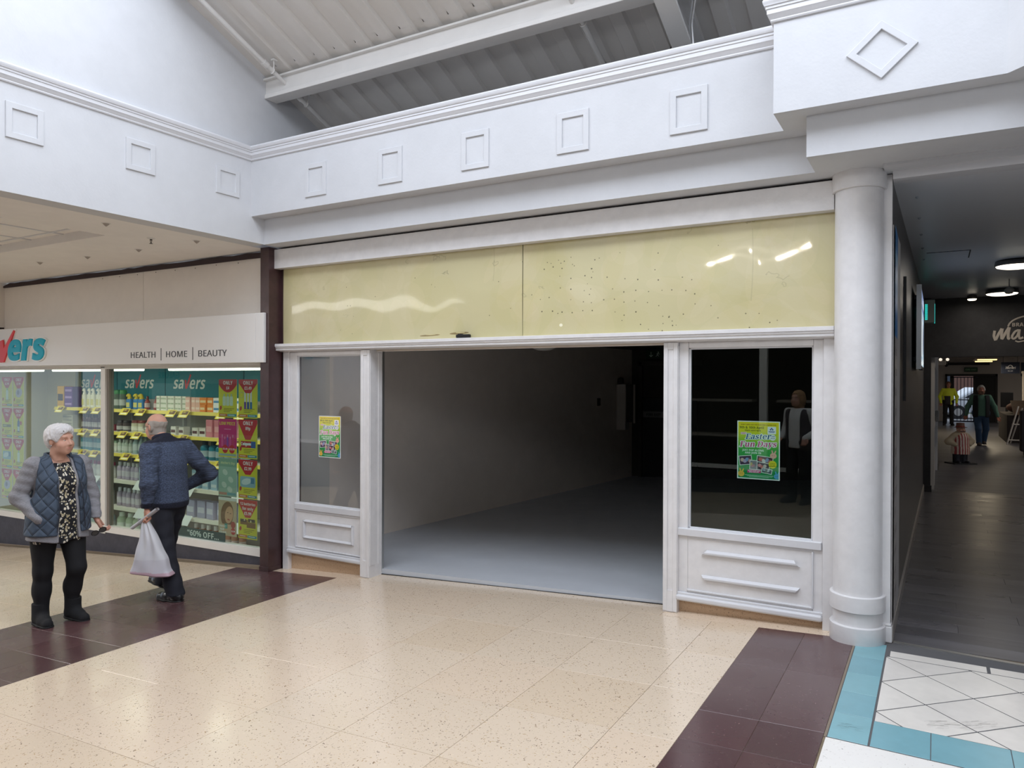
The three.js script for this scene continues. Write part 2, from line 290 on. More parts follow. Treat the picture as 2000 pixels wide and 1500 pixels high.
{
  const roof = struct('roof', 'pale grey profiled metal roof deck sloping up above the parapet');
  const pitch = 0.258, prof = [[0, 0], [0.11, 0], [0.13, 0.032], [0.238, 0.032], [0.258, 0]];
  const sheet = (x0, ribs, z0, z1, lift, yf) => {
    const pts = []; for (let r = 0; r < ribs; r++) prof.forEach(([x, y], k) => { if (k < 4 || r === ribs - 1) pts.push([x0 + r * pitch + x, y + lift]); });
    const pos = [], idx = []; for (const [x, y] of pts) for (const z of [z0, z1]) pos.push(x, yf(z) + y, z);
    for (let i = 0; i + 1 < pts.length; i++) { const a = i * 2; idx.push(a, a + 1, a + 2, a + 2, a + 1, a + 3); }
    return flat(geoFrom(pos, idx));
  };
  for (let k = 0; k < 10; k++) {
    mesh('roof_sheet', sheet(-5.9 + k * pitch * 4, 4, -1.4, 0.34, 0.0, deckY), M.deck, roof);
    mesh('roof_sheet', sheet(-5.9 + k * pitch * 4 + 0.01, 4, 0.12, 1.4, 0.002, deckY), M.deck, roof);
    mesh('roof_sheet', sheet(-5.9 + k * pitch * 4, 4, 4.15, 6.8, 0.0, (z) => deckY(5.55 - z)), M.deck, roof);
  }
  mesh('deck_backing', [[-1.4, 1.4, deckY], [4.15, 6.8, (z) => deckY(5.55 - z)]].map(([a, b, f]) => flat(geoFrom([-6.1, f(a) + 0.09, a, 4.6, f(a) + 0.09, a, -6.1, f(b) + 0.09, b, 4.6, f(b) + 0.09, b], [0, 1, 2, 2, 1, 3]))), M.deck, roof);
  // long rooflight at the ridge: kerbs, bars and panes
  mesh('kerb', [bx(-6.1, 4.6, 5.2, 5.72, 1.36, 1.42), bx(-6.1, 4.6, 5.2, 5.72, 4.13, 4.19)], M.steel, roof);
  for (let k = 0; k <= 9; k++) mesh('glazing_bar', bx(-6.02 + k * 1.1, -5.97 + k * 1.1, 5.66, 5.72, 1.4, 4.16), M.steel, roof);
  for (let k = 0; k < 9; k++) mesh('pane', bx(-5.97 + k * 1.1, -4.92 + k * 1.1, 5.69, 5.7, 1.41, 4.15), M.glass, roof);
  // closing wall at the far end of the roof space, out of the picture
  mesh('gable', bx(4.45, 4.6, 3.1, 6, -1.4, 6.8), M.wall, roof);
}
{
  const t = struct('beam', 'white steel purlin crossing below the roof deck');
  mesh('web', bx(-5.87, 4.5, 4.6, 4.75, 0.2, 0.262), M.steel, t);
  mesh('flange', [rb(-5.87, 4.5, 4.565, 4.61, 0.125, 0.282, 0.006), rb(-5.87, 4.5, 4.742, 4.762, 0.15, 0.3, 0.004)], M.steel, t);
}
{
  const t = struct('beam', 'white steel rafter running up the slope at the bulkhead end of the roof');
  const sl = Math.atan(SL), L = 1.75, mk = (x0, x1, y0, y1) => { const g = bx(x0, x1, y0, y1, -L, 0); g.rotateX(-sl); return g; };
  const web = mk(-0.012, 0.012, -0.24, 0), f = [mk(-0.075, 0.075, -0.26, -0.236), mk(-0.075, 0.075, -0.012, 0.006)];
  for (const g of [web, ...f]) g.translate(-1.72, deckY(0.28) - 0.012, 0.28);
  mesh('web', web, M.steel, t); mesh('flange', f, M.steel, t);
}
const pipe = (x, z0, z1, label, brackets) => {
  const t = thing('sprinkler_pipe', label, 'pipe', [0, 0, 0], 0);
  const y = (z) => deckY(z) - 0.11;
  mesh('pipe', rod([x, y(z0), z0], [x, y(z1), z1], 0.021, 12), M.steel, t);
  mesh('elbow', [tube([[x, y(z0) + 0.02, z0 + 0.05], [x, y(z0), z0], [x + 0.035, y(z0) - 0.02, z0 - 0.03], [x + 0.11, y(z0) - 0.035, z0 - 0.04]], 0.028, 10), at(new THREE.SphereGeometry(0.036, 12, 8), x + 0.05, y(z0) - 0.02, z0 - 0.03)], M.steel, t);
  for (const z of brackets) {
    const b = mesh('hanger', [rod([x + 0.02, y(z), z], [x + 0.03, y(z) + 0.1, z + 0.01], 0.006), at(new THREE.TorusGeometry(0.026, 0.007, 6, 16), x, y(z), z), bx(x + 0.012, x + 0.05, y(z) + 0.085, y(z) + 0.1, z - 0.02, z + 0.03)], M.steel, t);
    mesh('coupling', rod([x, y(z + 0.06), z + 0.06], [x, y(z + 0.11), z + 0.11], 0.029, 12), M.steel, b);
  }
};
pipe(-5.6, -0.42, 1.85, 'thin white sprinkler pipe climbing the roof slope beside the gable wall', [-0.02, 0.42]);
pipe(-2.46, -0.4, 1.85, 'thin white sprinkler pipe dropping to the parapet further along the roof', [0.06]);
{
  const cable = (pts, r, m, label) => tag(mesh('cable', tube(pts, r, 6, false, 24), m), label, 'cable');
  const wc = std('#efeff0', { roughness: 0.5 });
  cable([[-1.66, 4.74, 0.12], [-1.6, 4.6, -0.02], [-1.66, 4.5, -0.15], [-1.7, 4.4, -0.3], [-1.72, 4.28, -0.4], [-1.6, 4.2, -0.5]], 0.006, wc, 'white cable looping down the roof rafter towards the parapet');
  cable([[-1.68, 4.72, 0.16], [-1.55, 4.62, 0.06], [-1.62, 4.45, -0.08], [-1.62, 4.3, -0.12], [-1.64, 4.06, -0.16]], 0.006, wc, 'white cable hanging straight down beside the roof rafter');
  cable([[-1.83, 4.42, -0.3], [-1.78, 4.3, -0.34], [-1.68, 4.18, -0.4], [-1.6, 4.1, -0.5]], 0.005, wc, 'short white cable sagging below the foot of the rafter');
  cable([[-1.84, 4.42, -0.3], [-1.88, 4.25, -0.3], [-1.92, 4.08, -0.28]], 0.004, std('#c9b9a8'), 'thin buff cable dropping from the rafter behind the cornice');
  cable([[-1.84, 4.42, -0.3], [-2.0, 4.24, -0.35], [-2.14, 4.08, -0.4]], 0.008, M.black, 'black cable slanting from the rafter down to the cornice');
}
// ---------------------------------------------------------------- ceiling of the side wing
{
  const c = struct('ceiling', 'white soffit over the chemist shop with a recessed tiled panel');
  const y = 3.1, rx0 = -6.82, rz0 = 1.34; // recess corner
  mesh('soffit', [bx(rx0, -6.07, y, y + 0.1, -0.3, 6.75), bx(-14, rx0, y, y + 0.1, -0.3, rz0), bx(-20, -14, y, y + 0.1, -0.3, 6.75)], M.ceiling, c);
  mesh('recess_side', [bx(rx0 - 0.004, rx0 + 0.02, y + 0.001, y + 0.28, rz0, 6.7), bx(-14, rx0, y + 0.001, y + 0.28, rz0 - 0.02, rz0 + 0.004)], M.ceiling, c);
  mesh('grid', [...Array(8)].map((_, i) => bx(rx0 - 0.12 - 0.6 * i - 0.012, rx0 - 0.12 - 0.6 * i + 0.012, y + 0.075, y + 0.085, rz0, 5)).concat([...Array(6)].map((_, i) => bx(-12, rx0, y + 0.075, y + 0.085, rz0 + 0.12 + 0.6 * i - 0.012, rz0 + 0.12 + 0.6 * i + 0.012))), M.white, c);
  for (let i = 0; i < 6; i++) for (let j = 0; j < 4; j++) mesh('ceiling_tile', rb(rx0 - 0.128 - 0.6 * (i + 1) + 0.008, rx0 - 0.128 - 0.6 * i, y + 0.082, y + 0.1, rz0 + 0.128 + 0.6 * j, rz0 + 0.12 + 0.6 * (j + 1) - 0.008, 0.003), M.ceiling, c);
  mesh('edge_tile', [bx(rx0 - 0.12, rx0, y + 0.085, y + 0.1, rz0, 5), bx(-12, rx0, y + 0.085, y + 0.1, rz0, rz0 + 0.12), bx(-14, -10.4, y + 0.083, y + 0.1, rz0, 6.7), bx(-14, rx0, y + 0.082, y + 0.11, 3.86, 6.75)], M.ceiling, c);
  const lum = mesh('luminous_panel', bx(-12.95, -7.45, y + 0.06, y + 0.08, 4.25, 5.55), new THREE.MeshStandardMaterial({ color: '#ffffff', emissive: cols('#fffaf0'), emissiveIntensity: 1.5 }), c);
  const stud = [['topmost', -6.286, 1.654, 'nearest the recessed panel'], ['', -6.286, 0.75, 'closest to the shop corner'], ['', -7.238, 0.738, 'beside the sprinkler head'], ['', -8.16, 0.746, 'midway along the row'], ['', -9.041, 0.795, 'farthest along from the shop corner']];
  for (const [, x, z, where] of stud) { const t = thing('ceiling_stud', 'small grey pointed stud on the white soffit ' + where, 'fitting', [x, y, z]); mesh('stud', lathe([[0.0, -0.03], [0.012, -0.022], [0.03, -0.004], [0.034, 0]], 12), std('#a59d96', { roughness: 0.5 }), t); mesh('base', lathe([[0.03, -0.005], [0.04, -0.003], [0.041, 0.001]], 12), M.steel, t); }
  const s = thing('ceiling_sprinkler', 'metal sprinkler head hanging from the white soffit', 'sprinkler', [-6.56, y, 1.049]);
  mesh('escutcheon', lathe([[0.012, -0.012], [0.03, -0.008], [0.042, 0.001]], 16), M.steel, s); mesh('frame', [rod([0, 0, 0], [0, -0.022, 0], 0.011), rod([0.012, -0.02, 0], [0.004, -0.05, 0], 0.003), rod([-0.012, -0.02, 0], [-0.004, -0.05, 0], 0.003)], std('#6b6560', { metalness: 0.6 }), s);
  mesh('deflector', lathe([[0.001, -0.05], [0.016, -0.052], [0.016, -0.055], [0.001, -0.056]], 12), std('#6b6560', { metalness: 0.6 }), s);
}
// ---------------------------------------------------------------- the side of the mall behind the camera (seen in reflections only) and the mall's far end
{
  const w = struct('wall_front', 'row of shop windows across the mall, seen only as reflections in the glass');
  const fasc = std('#2b2a2e', { roughness: 0.5 }), mull = M.frame;
  mesh('upper_wall', [bx(-20, 4.6, 3.1, 3.3, 6.72, 6.9), bx(-20, 4.6, 4.9, 5.2, 6.72, 6.9), bx(2.6, 4.6, 0, 3.1, 6.7, 6.9)], M.wall, w);
  mesh('fascia', bx(-13.6, 4.6, 2.55, 3.1, 6.6, 6.8), fasc, w);
  mesh('stall_riser', bx(-11.8, 2.6, -1, 0.32, 6.6, 6.75), fasc, w);
  for (const x of [-13.6, -11.8, -9.6, -7.4, -5.2, -3.9, -2.4, -0.6, 1.5, 2.6]) mesh('mullion', rb(x - 0.06, x + 0.06, 0.3, 2.5, 6.6, 6.72), mull, w);
  mesh('rail', [bx(-11.8, 2.6, 0.3, 0.38, 6.6, 6.7), bx(-11.8, 2.6, 2.44, 2.52, 6.6, 6.7)], mull, w);
  mesh('clerestory_bar', [...Array(12)].map((_, i) => bx(-6 + i * 0.95, -5.95 + i * 0.95, 3.3, 4.9, 6.74, 6.8)), mull, w);
  mesh('back_wall', [bx(-9.6, 2.6, -0.6, 2.6, 8.6, 8.7)], std('#4b4742', { roughness: 0.9 }), w);
  mesh('deck', [bx(-13.7, 2.6, 2.6, 2.7, 6.7, 8.7), bx(-13.7, 2.6, -0.8, -0.6, 6.7, 8.7), bx(2.5, 2.6, -0.6, 2.6, 6.7, 8.7)], std('#58534d', { roughness: 0.9 }), w);
  mesh('display_shelf', [...Array(10)].map((_, i) => bx(-9.2 + (i % 5) * 2.3, -7.3 + (i % 5) * 2.3, 0.8 + 0.6 * Math.floor(i / 5), 0.84 + 0.6 * Math.floor(i / 5), 7.2, 7.6)), std('#8d8579'), w);
  const t = text('SWEETS', 0.17, 0.01, fontBold, 'center'); t.rotateY(Math.PI); const u = text('GALORE', 0.17, 0.01, fontBold, 'center'); u.rotateY(Math.PI); const tl = std('#1d6f80');
  mesh('shop_panel', [bx(-20, -13.6, 0.3, 3.1, 6.7, 6.9)], std('#8f9a9c', { roughness: 0.7 }), w); mesh('stall_riser', bx(-20, -11.8, -1.6, 0.3, 6.66, 6.9), fasc, w); mesh('white_shop', [bx(-13.6, -9.7, -0.6, 2.6, 7.5, 7.6), bx(-13.7, -13.6, -0.6, 2.6, 6.7, 7.6), bx(-9.7, -9.6, -0.6, 2.6, 6.72, 7.6), bx(-13.6, -9.7, 2.55, 2.6, 6.8, 7.6), bx(-13.6, -9.7, 0.2, 0.3, 6.75, 7.6)], M.wall, w); areaLight('#f4f7ff', 14, 3.4, 0.3, [-11.6, 2.52, 6.95], [-11.6, 0, 7.2]); mesh('shop_lamp', bx(-13.3, -9.9, 2.53, 2.55, 6.8, 7.1), new THREE.MeshStandardMaterial({ color: '#ffffff', emissive: cols('#f4f7ff'), emissiveIntensity: 2 }), w);
  mesh('shop_glass', [bx(-19.6, -18.4, 0.4, 1.65, 6.68, 6.7), bx(-16.4, -13.9, 0.4, 1.65, 6.68, 6.7)], std('#3a4144', { roughness: 0.4 }), w); mesh('pale_wall', bx(-18.2, -16.6, 0.4, 1.65, 6.67, 6.7), std('#d8dcda'), w);
  mesh('lettering', at(t, -17.5, 2.02, 6.69), tl, w); mesh('lettering', at(u, -17.5, 1.78, 6.69), tl, w);
  for (let i = 0; i < 16; i++) mesh('stripe', bx(-19.6 + i * 0.5, -19.36 + i * 0.5, 2.22, 2.95, 6.685, 6.7), std(i % 2 ? '#d5dfe6' : '#7fb3cc'), w);
  const e = struct('wall_side', 'glazed entrance at the far end of the mall');
  mesh('jamb', [bx(-20.1, -20, -1.6, 3.2, 0, 0.6), bx(-20.1, -20, 2.6, 3.2, 0, 6.9), bx(-20.1, -20, -1.6, 3.2, 6.4, 6.9)], M.wall, e);
  mesh('glazing_bar', [1.9, 3.2, 4.5, 5.8].map((z) => bx(-20.06, -20, -1.6, 2.6, z - 0.05, z + 0.05)), M.frame, e);
  const r = struct('wall_right', 'white wall closing the mall beyond the passage');
  mesh('panel', [bx(4.45, 4.6, 0, 3.4, -0.1, 6.9), bx(2.6, 4.45, 0, 3.09, -0.1, 0.0)], M.wall, r);
}
// ---------------------------------------------------------------- the empty shop's front
const boxSkew = (x0, x1, ya0, ya1, yb0, yb1, z0, z1) => { const g = new THREE.BoxGeometry(x1 - x0, 1, z1 - z0), p = g.attributes.position; for (let i = 0; i < p.count; i++) { const L = p.getX(i) < 0, top = p.getY(i) > 0; p.setY(i, L ? (top ? ya1 : ya0) : (top ? yb1 : yb0)); } g.translate((x0 + x1) / 2, 0, (z0 + z1) / 2); return flat(g); };
const slopeX = (x0, x1, dTop, y1, z0, z1) => boxSkew(x0, x1, floorY(x0) + dTop, y1, floorY(x1) + dTop, y1, z0, z1);   // stands on the sloping floor
const bar = (x0, x1, y0, y1, z, t = 0.022, mit = 0.03) => { // a mitre-ended moulding lying along x
  const prof = [[y0, 0], [y0 + 0.008, t * 0.8], [y0 + 0.016, t], [y1 - 0.016, t], [y1 - 0.006, t * 0.55], [y1, 0]], pos = [], idx = [], n = prof.length, dir = mit > 0 ? 1 : 1;
  prof.forEach(([y, d]) => { const k = Math.abs(mit) * (mit > 0 ? (y1 - y) / (y1 - y0) : (y - y0) / (y1 - y0)); pos.push(x0 + k, y, z + d, x1 - k, y, z + d); });
  for (let i = 0; i + 1 < n; i++) { const a = i * 2; idx.push(a, a + 1, a + 2, a + 2, a + 1, a + 3); }
  return flat(geoFrom(pos, idx));
};
const barY = (y0, y1, x0, x1, z, t, mit) => { const g = bar(y0, y1, x0, x1, 0, t, mit); const p = g.attributes.position; for (let i = 0; i < p.count; i++) { const a = p.getX(i), b = p.getY(i); p.setXYZ(i, b, a, p.getZ(i) + z); } g.computeVertexNormals(); return muv(g); };
function grooveFace(x0, x1, y0, y1, z, xf) { const c = (x0 + x1) / 2, w = (x1 - x0) * 0.2; return [rb(x0, c - w, y0, y1, z - 0.01, z, 0.003), rb(c + w, x1, y0, y1, z - 0.01, z, 0.003), bx(c - w, c + w, y1 - 0.05, y1, z - 0.01, z), bx(c - w, c + w, y0, y0 + 0.16, z - 0.01, z)]; }
{
  const t = struct('trim_4', 'white moulded transom rail below the yellow signboard');
  mesh('transom_moulding', sweep([[-5.93, -0.02], [-0.6, -0.02]], [[0, 2.03], [0.035, 2.03], [0.045, 2.036], [0.085, 2.037], [0.096, 2.043], [0.098, 2.052], [0.092, 2.058], [0.1, 2.062], [0.106, 2.07], [0.1, 2.077], [0.112, 2.082], [0.112, 2.106], [0.104, 2.11], [0, 2.112]]), M.scuffed, t);
  const u = struct('trim_5', 'white painted board over the top edge of the yellow signboard');
  mesh('board', rb(-5.967, -0.6, 2.884, 3.082, 0.012, 0.1, 0.004), M.scuffed, u);
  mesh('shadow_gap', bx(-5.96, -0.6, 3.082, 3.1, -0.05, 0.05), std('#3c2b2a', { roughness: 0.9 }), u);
}
{ // yellow signboard: two panels with screw holes, glue trails and peeled paint
  const map = canvasTex(2048, 360, (g, w, h) => {
    let s = 17; const r = () => { s = (s * 1664525 + 1013904223) >>> 0; return s / 4294967296; };
    g.fillStyle = '#c9c095'; g.fillRect(0, 0, w, h);
    for (let i = 0; i < 130; i++) { g.fillStyle = r() < 0.5 ? 'rgba(240,232,190,0.07)' : 'rgba(190,178,110,0.06)'; g.beginPath(); g.ellipse(r() * w, r() * h, 30 + r() * 130, 15 + r() * 50, r() * 3, 0, 7); g.fill(); }
    const trail = (x, y, n, st, a, wd) => { g.strokeStyle = `rgba(120,112,84,${a})`; g.lineWidth = wd; g.beginPath(); g.moveTo(x, y); let X = x, Y = y; for (let i = 0; i < n; i++) { const nx = X + (r() - 0.4) * st, ny = Y + (r() - 0.5) * st * 0.7; g.quadraticCurveTo(X + (r() - 0.5) * st, Y + (r() - 0.5) * st, nx, ny); X = nx; Y = ny; } g.stroke(); };
    for (const [x, y, n, st, a, wd] of [[770, 60, 7, 44, 0.32, 2], [860, 36, 6, 40, 0.3, 2], [800, 120, 5, 26, 0.38, 2.5], [640, 70, 4, 30, 0.22, 2], [230, 130, 5, 26, 0.2, 1.5], [1180, 190, 4, 28, 0.26, 2], [1785, 30, 6, 34, 0.4, 2.5], [1850, 40, 5, 30, 0.35, 2.5], [1880, 200, 5, 34, 0.25, 2], [1660, 60, 4, 30, 0.25, 2], [1000, 90, 5, 30, 0.3, 2], [1120, 220, 4, 28, 0.22, 2], [1930, 230, 3, 30, 0.2, 2], [330, 240, 4, 26, 0.16, 1.5]]) trail(x, y, n, st, a, wd);
    for (const [x, y, l] of [[1840, 70, 200], [1000, 50, 110], [1108, 40, 60]]) { g.strokeStyle = 'rgba(130,122,90,0.16)'; g.lineWidth = 3; g.beginPath(); g.moveTo(x, y); g.quadraticCurveTo(x + 5, y + l / 2, x - 3, y + l); g.stroke(); }
    const dot = (x, y, q = 2.4) => { g.fillStyle = `rgba(50,44,30,${0.55 + 0.4 * r()})`; g.beginPath(); g.arc(x, y, q * (0.6 + 0.4 * r()), 0, 7); g.fill(); };
    for (let k = 0; k < 16; k++) { const x = 1165 + k * 36 + r() * 12; for (let j = 0; j < 4; j++) if (r() < 0.75) dot(x + r() * 18, 150 + k * 3 + 36 * j + r() * 14, 2.1); }
    for (let i = 0; i < 14; i++) dot(1160 + r() * 240, 90 + r() * 60, 2.1);
    for (let i = 0; i < 30; i++) dot(300 + r() * 1700, 100 + r() * 240, 1.6);
    for (let i = 0; i < 12; i++) dot(1500 + r() * 500, 300 + r() * 45, 2);
    for (const [x, y, a, b] of [[600, 350, 34, 4], [735, 334, 44, 3], [860, 330, 40, 4], [930, 350, 24, 4], [530, 353, 40, 2.5]]) { g.fillStyle = 'rgba(122,100,60,0.75)'; g.beginPath(); g.ellipse(x, y, a, b, -0.03, 0, 7); g.fill(); g.fillStyle = 'rgba(225,214,160,0.9)'; g.beginPath(); g.ellipse(x + 5, y - 2, a * 0.5, b * 0.4, 0, 0, 7); g.fill(); }
    g.fillStyle = '#f2ecd0'; g.beginPath(); g.ellipse(1250, 316, 6, 5, 0, 0, 7); g.fill();
  }, 5.29, 0.93);
  const m = phys('#ffffff', { map, roughness: 0.3, clearcoat: 0.35, clearcoatRoughness: 0.04, bumpMap: T.bump, bumpScale: 0.0004 });
  const place = (g) => { const p = g.attributes.position, uv = g.attributes.uv; for (let i = 0; i < p.count; i++) uv.setXY(i, p.getX(i) + 5.9, p.getY(i) - 2.08); return g; };
  const t = thing('signboard', 'blank pale yellow signboard full of old screw holes above the empty shop', 'signboard', [0, 0, 0]);
  // slightly bowed sheets
  const sheet = (x0, x1) => { const n = 28, k = 6, pos = [], idx = []; for (let i = 0; i <= n; i++) for (let j = 0; j <= k; j++) { const u = i / n, v = j / k; pos.push(x0 + (x1 - x0) * u, 2.08 + 0.93 * v, 0.012 + 0.004 * Math.sin(u * 7 + x0) * Math.sin(Math.PI * v) + 0.0016 * Math.sin(u * 31 + v * 4)); } for (let i = 0; i < n; i++) for (let j = 0; j < k; j++) { const a = i * (k + 1) + j, b = a + k + 1; idx.push(a, b, a + 1, a + 1, b, b + 1); } const q = geoFrom(pos, idx); q.computeVertexNormals(); q.setAttribute('uv', new THREE.BufferAttribute(new Float32Array(pos.length / 3 * 2), 2)); return place(q); };
  mesh('panel', sheet(-5.885, -3.031), m, t); mesh('panel', sheet(-3.027, -0.6), m, t);
  mesh('backing', bx(-5.89, -0.6, 2.05, 3.09, -0.055, -0.02), std('#8a8266'), t);
  const b = thing('rubber_block', 'small black block lying on the white transom below the yellow signboard', 'block', [-3.6, 2.112, 0.06]);
  mesh('body', rb(-0.07, 0.07, 0, 0.03, -0.02, 0.02, 0.008), M.black, b); mesh('lip', rb(-0.05, -0.01, 0.026, 0.036, -0.018, 0.018, 0.004), M.black, b);
}
{ // brown post between the two shops
  const t = struct('column', 'dark brown painted post between the chemist and the empty shop');
  mesh('post', slopeX(-6.05, -5.925, -0.01, 3.1, 0.0, 0.17), M.maroon, t);
  mesh('post_back', slopeX(-6.12, -5.9, -0.01, 3.1, -0.25, 0.0), M.maroon, t);
  mesh('plinth', slopeX(-6.055, -5.92, -0.008, -0.19, -0.01, 0.176), M.maroon, t);
}
function poster(label, pos, w, h, tex, group) {
  const t = thing('poster', label, 'poster', pos, 0, group);
  const g = new THREE.PlaneGeometry(w, h); mesh('print', at(g, 0, 0, 0.0016), std('#ffffff', { map: tex, roughness: 0.45 }), t);
  mesh('sheet', bx(-w / 2, w / 2, -h / 2, h / 2, -0.001, 0.0008), std('#f4f4f2'), t);
  return t;
}
{ // left window of the empty shop
  const w = struct('window_1', 'narrow shop window with a panelled base beside the brown post');
  mesh('frame', [slopeX(-5.955, -5.825, 0.0, 2.03, -0.06, 0.0), rb(-5.824, -5.72, 0.0, 2.03, -0.06, -0.02, 0.004), rb(-5.72, -4.8, 1.985, 2.03, -0.06, -0.018, 0.004)], M.scuffed, w);
  mesh('bead', [rb(-5.722, -5.706, 0.47, 1.988, -0.05, -0.03, 0.004), rb(-5.72, -4.8, 0.468, 0.48, -0.05, -0.03, 0.004), rb(-5.72, -4.8, 1.974, 1.986, -0.05, -0.03, 0.004)], M.white, w);
  mesh('sill', [rb(-5.74, -4.8, 0.405, 0.47, -0.06, 0.0, 0.008), rb(-5.74, -4.8, 0.385, 0.41, -0.06, -0.012, 0.004)], M.white, w);
  const p = mesh('panel', bx(-5.72, -4.8, -0.04, 0.41, -0.06, -0.021), M.scuffed, w);
  mesh('panel_moulding', [bar(-5.625, -4.935, 0.275, 0.308, -0.02, 0.022, -0.033), bar(-5.625, -4.935, 0.11, 0.143, -0.02, 0.022, 0.033), barY(0.11, 0.308, -5.625, -5.592, -0.02, 0.022, -0.033), barY(0.11, 0.308, -4.968, -4.935, -0.02, 0.022, 0.033)], M.white, p);
  mesh('panel_edge', [rb(-5.74, -5.727, 0.02, 0.39, -0.03, -0.008, 0.004), rb(-5.74, -4.83, 0.012, 0.024, -0.03, -0.008, 0.004)], M.white, p);
  mesh('foot_rail', [rb(-5.84, -4.8, -0.055, -0.01, -0.06, 0.022, 0.018), rb(-5.84, -4.8, -0.012, 0.006, -0.06, 0.006, 0.006)], M.white, w);
  mesh('plinth', slopeX(-5.83, -4.8, -0.005, -0.04, -0.16, -0.05), M.plinth, w);
  mesh('pane', bx(-5.72, -4.79, 0.46, 1.99, -0.044, -0.038), M.glass, w);
  // frosted film on the back of the pane makes it read pale
  const w2 = struct('window_2', 'wide shop window with a panelled base beside the white column');
  mesh('frame', [rb(-1.686, -1.614, 0.15, 2.03, -0.06, -0.012, 0.005), rb(-1.613, -0.74, 1.985, 2.03, -0.06, -0.01, 0.005), rb(-0.74, -0.673, 0.15, 2.03, -0.06, -0.012, 0.005), slopeX(-0.672, -0.59, 0.0, 2.03, -0.08, 0.012)], M.scuffed, w2);
  mesh('bead', [rb(-1.615, -1.6, 0.63, 1.988, -0.05, -0.028, 0.004), rb(-0.752, -0.738, 0.63, 1.988, -0.05, -0.028, 0.004), rb(-1.615, -0.74, 0.63, 0.644, -0.05, -0.028, 0.004), rb(-1.615, -0.74, 1.974, 1.988, -0.05, -0.028, 0.004)], M.white, w2);
  mesh('sill', [rb(-1.69, -0.68, 0.575, 0.634, -0.06, 0.008, 0.008), rb(-1.62, -0.735, 0.556, 0.58, -0.06, -0.01, 0.004)], M.white, w2);
  const p2 = mesh('panel', bx(-1.613, -0.741, 0.13, 0.58, -0.06, -0.013), M.scuffed, w2);
  mesh('panel_moulding', [bar(-1.51, -0.82, 0.442, 0.485, -0.012, 0.024, -0.04), bar(-1.51, -0.82, 0.255, 0.298, -0.012, 0.024, 0.04)], M.white, p2);
  mesh('panel_edge', [rb(-1.62, -0.742, 0.165, 0.178, -0.03, 0.0, 0.004), rb(-0.745, -0.733, 0.165, 0.56, -0.03, 0.0, 0.004)], M.white, p2);
  mesh('foot_rail', [rb(-1.70, -0.67, 0.088, 0.135, -0.06, 0.028, 0.018), rb(-1.70, -0.67, 0.13, 0.152, -0.06, 0.01, 0.006)], M.white, w2);
  mesh('plinth', slopeX(-1.70, -0.6, -0.005, 0.1, -0.16, -0.045), M.plinth, w2);
  mesh('pane', bx(-1.62, -0.735, 0.62, 1.99, -0.044, -0.038), M.tint, w2);
  // pilasters either side of the opening
  const pl = (x0, x1, z, label, o) => {
    const y0 = Math.min(floorY(x0), floorY(x1)), q = struct('pilaster_column', label);
    mesh('post', slopeX(x0, x1, -0.004, 2.03, -0.16, z - 0.008), M.scuffed, q);
    mesh('face', grooveFace(x0, x1, y0 + 0.01, 2.028, z), M.scuffed, q);
    for (const s of [x0, x1]) mesh('side_face', [rb(s - 0.004, s + 0.004, y0 + 0.12, 2.0, -0.15, -0.10, 0.002), rb(s - 0.004, s + 0.004, y0 + 0.12, 2.0, -0.06, z - 0.012, 0.002)], M.scuffed, q);
    mesh('edge_strip', bx(o, o + 0.012, y0 + 0.03, 2.02, -0.19, -0.158), M.aluminium, q);
  };
  pl(-4.815, -4.702, 0.03, 'white pilaster between the opening and the narrow shop window', -4.712);
  pl(-1.797, -1.688, 0.02, 'white pilaster between the opening and the wide shop window', -1.797);
  mesh('threshold', [boxSkew(-4.7, -1.79, floorY(-4.7) - 0.01, floorY(-4.7) + 0.006, floorY(-1.79) - 0.01, floorY(-1.79) + 0.006, -0.175, -0.15)], M.black, w2).name = 'threshold_strip';
}
{ // round white column at the corner, ringed at head and foot
  const t = struct('column', 'round white column with banded foot at the corner of the passage'), x = -0.45, z = 0.085;
  const L = (p) => at(lathe(p, 48), x, 0, z);
  mesh('shaft', muv(L([[0.148, 0.04], [0.146, 3.1]])), M.scuffed, t);
  mesh('foot_band', muv(L([[0.15, 0.036], [0.168, 0.036], [0.169, 0.15], [0.165, 0.156], [0.148, 0.157]])), M.scuffed, t);
  mesh('foot_band', muv(L([[0.148, 0.247], [0.166, 0.248], [0.168, 0.252], [0.168, 0.346], [0.165, 0.352], [0.148, 0.353]])), M.scuffed, t);
  mesh('collar', muv(L([[0.148, 2.985], [0.161, 2.986], [0.163, 2.99], [0.163, 3.1]])), M.scuffed, t);
  const u = struct('trim_6', 'flat white corner board behind the round column');
  mesh('corner_board', [rb(-0.6, -0.4, 0.03, 3.1, -0.09, -0.01, 0.003), rb(-0.4, -0.256, 0.04, 3.08, -0.12, 0.07, 0.004)], M.scuffed, u);
  mesh('skirting', [rb(-0.33, -0.245, 0.046, 0.15, -0.1, 0.085, 0.006), rb(-0.33, -0.249, 0.15, 0.168, -0.1, 0.079, 0.008)], M.scuffed, u);
}
